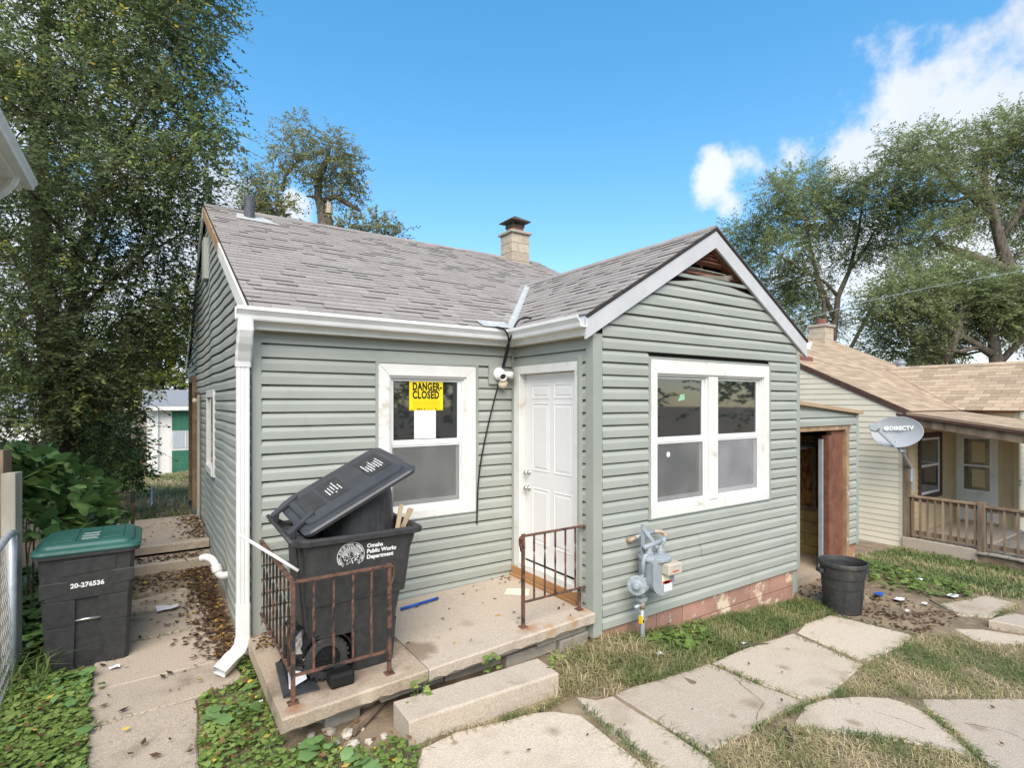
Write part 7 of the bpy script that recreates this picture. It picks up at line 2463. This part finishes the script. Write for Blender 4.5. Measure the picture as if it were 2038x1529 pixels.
pts = scatter([weed_r], 420, 15, holes) + scatter([gable_w], 700, 16, holes, .4)
tag(kind(cover('ground_cover', pts, .03, .09, 'leaf_cover', 4, (0, .7)), 'stuff'), 'broad-leaved weeds between the round trash can and the cream house and under the gas meter', 'ground cover')
def grass(name, pts, hgt, wid, seed, tone, lean=.6, mat='grass', lift=0):
    """tone: function of x, y arrays giving 0 green .. 1 straw"""
    rng = np.random.default_rng(seed)
    n = len(pts)
    P = np.array([(x, y, g(x, y) - .005 + lift) for x, y in pts])
    yaw = rng.random(n) * 6.283
    h = hgt * (.4 + .9 * rng.random(n))
    ln_ = h * lean * (.3 + 1.2 * rng.random(n))
    w_ = wid * (.6 + .8 * rng.random(n))
    D_ = np.stack([np.cos(yaw), np.sin(yaw), np.zeros(n)], 1)
    Sd = np.stack([-np.sin(yaw), np.cos(yaw), np.zeros(n)], 1)
    up = np.array([0, 0, 1.])
    b0, b1 = P - Sd * w_[:, None] / 2, P + Sd * w_[:, None] / 2
    mid = P + D_ * (ln_ * .3)[:, None] + up * (h * .62)[:, None]
    m0, m1 = mid - Sd * w_[:, None] * .4, mid + Sd * w_[:, None] * .4
    tip = P + D_ * ln_[:, None] + up * (h * (1 - .35 * np.clip(lean, 0, 1.5)))[:, None]
    t0, t1 = tip - Sd * w_[:, None] * .06, tip + Sd * w_[:, None] * .06
    V = np.stack([b0, b1, m1, m0, t1, t0], 1).reshape(-1, 3)
    base = np.arange(n)[:, None] * 6
    F = np.concatenate([base + np.array([[0, 1, 2, 3]]), base + np.array([[3, 2, 4, 5]])], 0)
    tn = np.clip(tone(P[:, 0], P[:, 1]) + rng.normal(0, .17, n), 0, 1)
    return link(name, np_mesh(name, V, F, np.repeat(tn, 6), mat))
# strip along the wing, greener away from the corner
strip = wpoly([(1090, 1318), (1190, 1275), (1280, 1262), (1400, 1235), (1575, 1190), (1670, 1212), (1655, 1232), (1590, 1252), (1500, 1290), (1415, 1325), (1330, 1350), (1225, 1390), (1145, 1392), (1060, 1425), (1110, 1390), (1115, 1345)])
def tn_strip(x, y):
    return .4 + .4 * np.exp(-((x - 2.15) ** 2) / .25) + .14 * np.sin(x * 5 + y * 4) + .1 * np.sin(x * 11 - y * 7)
pts = scatter([strip], 5000, 21, holes, .6)
tag(kind(grass('grass', pts, .085, .007, 22, tn_strip, .9), 'stuff'), 'uncut green and straw-coloured grass strip along the foot of the front wing', 'grass')
tuft = wpoly([(1105, 1335), (1150, 1290), (1195, 1275), (1270, 1268), (1290, 1300), (1240, 1330), (1200, 1360), (1150, 1385), (1100, 1395), (1120, 1365)])
pts = scatter([tuft], 2600, 24, holes, .6)
tag(kind(grass('grass', pts, .15, .007, 25, lambda x, y: .72 + .2 * np.sin(x * 8 + y * 5), 1.1), 'stuff'), 'long straw-coloured dry grass tuft between the doorstep and the gas meter', 'grass')
right = wpoly([(1700, 1110), (1790, 1092), (1940, 1112), (2080, 1140), (2200, 1180), (2200, 1200), (2050, 1196), (1960, 1186), (1880, 1180), (1800, 1165), (1730, 1150)])
yard_r = wpoly([(1640, 1395), (1722, 1330), (1770, 1305), (1825, 1268), (1930, 1262), (2060, 1290), (2250, 1300), (2250, 1395), (2040, 1392), (1830, 1393), (1705, 1388)])
low_r = wpoly([(1405, 1512), (1500, 1460), (1575, 1450), (1612, 1464), (1700, 1468), (1800, 1482), (1940, 1512), (2140, 1700), (1780, 1840), (1440, 1545)])
def tn_yard(x, y):
    return .6 + .22 * np.sin(x * 3.1 + y * 2.2) + .16 * np.sin(x * 7.3 - y * 5.1)
def tn_right(x, y):
    return .38 + .2 * np.sin(x * 2.3 + y * 1.7) + .12 * np.sin(x * 6 - y * 3)
pts = scatter([yard_r], 3400, 31, holes, .6) + scatter([low_r], 4400, 32, holes, .6)
tag(kind(grass('grass', pts, .06, .006, 33, tn_yard, 1.5), 'stuff'), 'trampled half-dry grass between the front walk slabs', 'grass')
pts = scatter([right], 900, 41, holes, .4)
tag(kind(grass('grass', pts, .1, .012, 42, tn_right, .8), 'stuff'), 'green lawn grass at the foot of the cream house porch', 'grass')
back = [(-6, 5.6), (-.1, 5.6), (-.1, 9), (6, 11), (6, 21), (-10, 21)]
pts = scatter([back], 220, 51, [foot, [(-1.3, 3.1), (0, 3.1), (0, 5.7), (-1.3, 5.7)]], .2)
tag(kind(grass('grass', pts, .12, .02, 52, lambda x, y: .62 + .2 * np.sin(x * 2 + y), .8), 'stuff'), 'rough yellow-green grass of the back yard', 'grass')
crack = []
rck = random.Random(91)
for (a, b, n) in (((1160, 1412), (1300, 1529), 160), ((1414, 1327), (1510, 1368), 90), ((1838, 1418), (1900, 1465), 120), ((1585, 1270), (1720, 1326), 60), ((1500, 1458), (1640, 1393), 260), ((1000, 1438), (1110, 1405), 260), ((1575, 1455), (1800, 1480), 240), ((770, 1370), (880, 1340), 60)):
    for _ in range(n):
        k = rck.random()
        p = onground(a[0] + (b[0] - a[0]) * k + rck.gauss(0, 3), a[1] + (b[1] - a[1]) * k + rck.gauss(0, 3))
        crack.append((p.x, p.y))
tag(kind(grass('grass', crack, .05, .006, 92, lambda x, y: .45 + .3 * np.sin(x * 9), 1.0, lift=.015), 'stuff'), 'tufts of grass growing in the joints of the front walk', 'grass')
edge = []
red = random.Random(95)
for poly in slab_polys:
    for i in range(len(poly)):
        a, b = poly[i], poly[(i + 1) % len(poly)]
        mx_, my_ = (a[0] + b[0]) / 2, (a[1] + b[1]) / 2
        den = 26 * max(0, .35 + math.sin(mx_ * 3.3 + 1) * math.cos(my_ * 2.7 + mx_))
        if mx_ < 0:
            den *= .3
        L2 = math.hypot(b[0] - a[0], b[1] - a[1])
        for _ in range(int(den * L2 * 8)):
            k = red.random()
            edge.append((a[0] + (b[0] - a[0]) * k + red.gauss(0, .018), a[1] + (b[1] - a[1]) * k + red.gauss(0, .018)))
tag(kind(grass('grass', edge, .045, .0055, 96, lambda x, y: .55 + .3 * np.sin(x * 6 + y * 3), 1.6, lift=.008), 'stuff'), 'dry grass blades creeping over the edges of the concrete slabs', 'grass')
under = [(-2.6, .9), (-1.45, .9), (-1.3, 1.45), (-.95, 1.6), (-1.15, 3.3), (-2.6, 3.6)]
pts = scatter([under], 700, 97, holes)
tag(kind(cover('ground_cover', pts, .05, .25, 'leaf_vine', 98, (0, .6)), 'stuff'), 'dark low leaves under the vine behind the green-lidded bin', 'ground cover')
# tall grass stems by the green-lidded bin
mixg = scatter([left_cov], 260, 63, holes, .5) + scatter([mid_cov], 500, 64, holes, .6)
tag(kind(grass('grass', mixg, .09, .006, 65, lambda x, y: .4 + .3 * np.sin(x * 7), 1.0), 'stuff'), 'thin grass blades growing through the round-leaved weeds', 'grass')
pts = scatter([left_cov], 60, 17, holes, .4) + scatter([mid_cov], 70, 18, holes + [rubble], .4)
tag(kind(cover('ground_cover', pts, .045, .1, 'leaf_vine', 8, (.3, .9)), 'stuff'), 'larger dark leaves scattered among the round-leaved weeds', 'ground cover')
tal = scatter([wpoly([(-60, 1290), (60, 1290), (110, 1350), (60, 1400), (-60, 1400)])], 420, 61)
tag(kind(grass('grass', tal, .3, .011, 62, lambda x, y: .3 + .15 * np.sin(x * 9), .9), 'stuff'), 'long arching grass blades below the chain-link fence', 'grass')
# fallen leaves
def litter(name, pts, size, seed, zf_, lab, tone_lo=0, tone_hi=1):
    rng = np.random.default_rng(seed)
    n = len(pts)
    P = np.array([(x, y, zf_(x, y)) for x, y in pts])
    P[:, 2] += .004 + .012 * rng.random(n)
    yaw = rng.random(n) * 6.283
    D_ = np.stack([np.cos(yaw), np.sin(yaw), rng.normal(0, .18, n)], 1)
    N_ = np.array([0, 0, 1.]) + rng.normal(size=(n, 3)) * .25
    sz = size * (.6 + .8 * rng.random(n))
    V, F, T = leaf_quads(P, D_, N_, sz, sz * .5, np.clip(tone_lo + (tone_hi - tone_lo) * rng.random(n) ** 1.7, 0, 1))
    return tag(kind(link(name, np_mesh(name, V, F, T, 'dead_leaf')), 'stuff'), lab, 'leaves')
rlit = random.Random(71)
pts = []
for _ in range(1500):                     # drift against the side wall
    y = rlit.uniform(.1, 3.2)
    x = -.06 - abs(rlit.gauss(0, .15)) - .04
    pts.append((x, y))
for _ in range(500):
    pts.append((rlit.uniform(-1.1, -.05), 3.2 - abs(rlit.gauss(0, .35))))
for _ in range(90):
    pts.append((rlit.uniform(-1.1, -.15), rlit.uniform(-1.2, 3)))
litter('fallen_leaves', pts, .055, 72, lambda x, y: -.262, 'drift of brown and yellow fallen leaves along the side wall and path')
pts = [(rlit.uniform(-1.1, -.1), rlit.uniform(3.24, 3.55)) for _ in range(190)]
litter('fallen_leaves', pts, .055, 73, lambda x, y: -.128, 'fallen leaves covering the lower side step')
pts = [(-.06 - abs(rlit.gauss(0, .16)), rlit.uniform(3.7, 5.5)) for _ in range(420)] + [(rlit.uniform(-1.1, -.1), rlit.uniform(3.65, 5.5)) for _ in range(60)]
litter('fallen_leaves', pts, .055, 74, lambda x, y: .022, 'fallen leaves heaped on the landing at the side wall')
pts = [(rlit.uniform(.95, 2.55), rlit.uniform(-1.3, -.1)) for _ in range(26)] + [(2.5 + rlit.gauss(0, .08), -.12 + rlit.gauss(0, .06)) for _ in range(16)] + [(rlit.uniform(-.02, .12), rlit.uniform(-.35, -.05)) for _ in range(50)]
litter('fallen_leaves', pts, .045, 75, lambda x, y: zp(x) + .001, 'scattered dry leaves lying on the porch slab', .3, 1)
pts = []
for px, n_ in ((left_cov, 40), (mid_cov, 90)):
    pts += scatter([px], n_, 76, holes)
litter('fallen_leaves', pts, .05, 77, lambda x, y: g(x, y) + .07, 'yellow leaves caught in the ground cover beside the path', .5, 1)
pts = []
for poly in slab_polys[:7]:
    pts += scatter([poly], 5, 78)
litter('fallen_leaves', pts, .04, 79, lambda x, y: g(x, y) + .032, 'few dry leaves lying on the front walk slabs', .2, 1)
# twiggy debris on the bare dirt by the round trash can
bare = wpoly([(1582, 1150), (1660, 1120), (1720, 1180), (1800, 1190), (1930, 1235), (1830, 1268), (1730, 1245), (1600, 1215)])
pts = scatter([bare], 320, 81, [], .5)
litter('fallen_leaves', pts, .05, 82, lambda x, y: g(x, y), 'leaf and bark debris on the bare dirt round the trash can', 0, .8)

# ------------------------------------------------------------------ rubble and scraps
def stone_mesh(seed, sx, sy, sz):
    rq = random.Random(seed)
    bm = bmesh.new()
    bmesh.ops.create_icosphere(bm, subdivisions=1, radius=1)
    for v in bm.verts:
        k = rq.uniform(.75, 1.15)
        v.co = Vector((v.co.x * sx * k, v.co.y * sy * k, v.co.z * sz * k))
    me = bpy.data.meshes.new('stone')
    bm.to_mesh(me)
    bm.free()
    me.materials.append(MATS['stone_pale'])
    return me
rst = random.Random(66)
spots = [(600, 1446, .06), (640, 1435, .05), (620, 1470, .045), (655, 1462, .05), (690, 1468, .05), (665, 1485, .045), (700, 1490, .05), (735, 1480, .04), (575, 1425, .06), (720, 1455, .03), (605, 1425, .05), (765, 1470, .035), (690, 1505, .03), (560, 1455, .04), (740, 1505, .035), (1300, 1300, .025)]
for i, (u, v, s_) in enumerate(spots[:-1]):
    p = onground(u, v)
    o = link('rubble_stone', stone_mesh(i, s_ * rst.uniform(.8, 1.3), s_ * rst.uniform(.7, 1.1), s_ * rst.uniform(.4, .7)), loc=(p.x, p.y, p.z + s_ * .3), rot=(rst.uniform(-.3, .3), rst.uniform(-.3, .3), rst.uniform(0, 3)))
    tag(o, 'pale broken rubble stone on the ground under the front edge of the porch', 'stone', 'rubble under the porch')
a, b = onground(700, 1470), onground(765, 1412)
m = MB()
for k in range(4):
    m.beam(a + Vector((.012 * k, .012 * k, .02 + .012 * k)), b + Vector((.014 * k - .02, .01 * k, .05 + .006 * k)), .05, .014)
tag(m.build('rotten_wood', 'old_wood', bevel=.004), 'rotten split board end lying on rubble beside the doorstep', 'wood scrap')
scr = [('white plastic scrap in the weeds beside the rubble', 612, 1488, .07, 'paper'), ('small white scrap near the rubble by the walk', 745, 1520, .03, 'paper'), ('blue and white wrapper in the ground cover at the porch side', 517, 1400, .03, 'paper'), ('blue bottle cap at the end of the doorstep', 1098, 1322, .02, 'blue_paint'),
       ('crumpled white scrap in the dry grass near the gas meter', 1312, 1304, .045, 'paper'), ('white paper scrap at the edge of the front walk', 1480, 1283, .035, 'paper'), ('white litter beside the round trash can in the weeds', 1832, 1155, .06, 'paper'), ('blue crushed packet on the dirt behind the trash can', 1748, 1185, .09, 'blue_paint'),
       ('flat white scrap on the buried slab near the lawn', 1898, 1188, .1, 'paper'), ('pale scrap on the bare dirt before the cream house', 1840, 1203, .05, 'paper'), ('white scrap on the dirt in the middle of the yard', 1806, 1218, .04, 'paper'), ('white pale wrapper on the side path among leaves', 332, 1213, .13, 'paper'), ('white receipt at the foot of the green-lidded bin', 228, 1331, .05, 'paper'), ('torn wrapper on the dirt right of the trash can', 1790, 1195, .08, 'paper')]
for i, (lab, u, v, s_, mt) in enumerate(scr):
    p = onground(u, v, .03)
    rq = random.Random(300 + i)
    m = MB()
    vs = []
    for jy in range(3):
        for jx in range(4):
            vs.append((p.x + (jx / 3 - .5) * s_ * 1.5 + rq.uniform(-.1, .1) * s_, p.y + (jy / 2 - .5) * s_ + rq.uniform(-.1, .1) * s_, p.z + rq.uniform(-.005, .35) * s_ * .6 + .01))
    m.add(vs, [(r_ * 4 + c_, r_ * 4 + c_ + 1, r_ * 4 + c_ + 5, r_ * 4 + c_ + 4) for r_ in range(2) for c_ in range(3)])
    tag(m.build('litter_scrap', mt), lab, 'litter')
for i, (px, lab) in enumerate((([(1850, 1195), (1880, 1212), (1908, 1221)], 'thin bent stick lying across the bare dirt'), ([(1562, 1449), (1580, 1475), (1578, 1500)], 'curved dead twig in the half-dry grass beside the walk'), ([(1470, 1290), (1500, 1283), (1530, 1281)], 'grey stick along the edge of the front walk'))):
    tag(MB().tube([onground(u, v, .03) for u, v in px], [.009, .008, .004], 6).build('stick', 'bark_grey', smooth=True), lab, 'stick')
# weeds growing from the gap under the porch edge
for i, (u, v, lab) in enumerate(((835, 1385, 'leafy green weed growing over the left end of the doorstep'), (975, 1330, 'leafy green weed growing behind the doorstep'), (1100, 1320, 'grassy weed at the right end of the doorstep'))):
    p = onz(u, v, -.15)
    wd__ = thing('weed', lab, 'weed', (p.x, p.y, -.3))
    rq = random.Random(400 + i)
    m = MB()
    for k in range(16):
        a = rq.uniform(0, 6.28)
        q_ = rq.uniform(.02, .12)
        c = p + Vector((math.cos(a) * q_, math.sin(a) * q_ * .5 - .02, rq.uniform(.0, .12)))
        s_ = rq.uniform(.025, .05)
        mt = Matrix.Translation(c) @ Matrix.Rotation(rq.uniform(0, 6.28), 4, 'Z') @ Matrix.Rotation(R(rq.uniform(10, 60)), 4, 'X') @ Matrix.Scale(s_, 4)
        me = rq.choice(lmesh)
        m.tone = rq.uniform(.4, .95)
        m.add([mt @ v_.co for v_ in me.vertices], [tuple(p_.vertices) for p_ in me.polygons])
    m.build('leaves', 'leaf_cover', wd__)
    m = MB()
    for k in range(4):
        m.tube([(p.x, p.y, -.3), (p.x + rq.uniform(-.03, .03), p.y, -.2), (p.x + rq.uniform(-.1, .1), p.y + rq.uniform(-.05, .02), -.08)], [.004, .003, .002], 5)
    m.build('stem', 'leaf_cover', wd__)
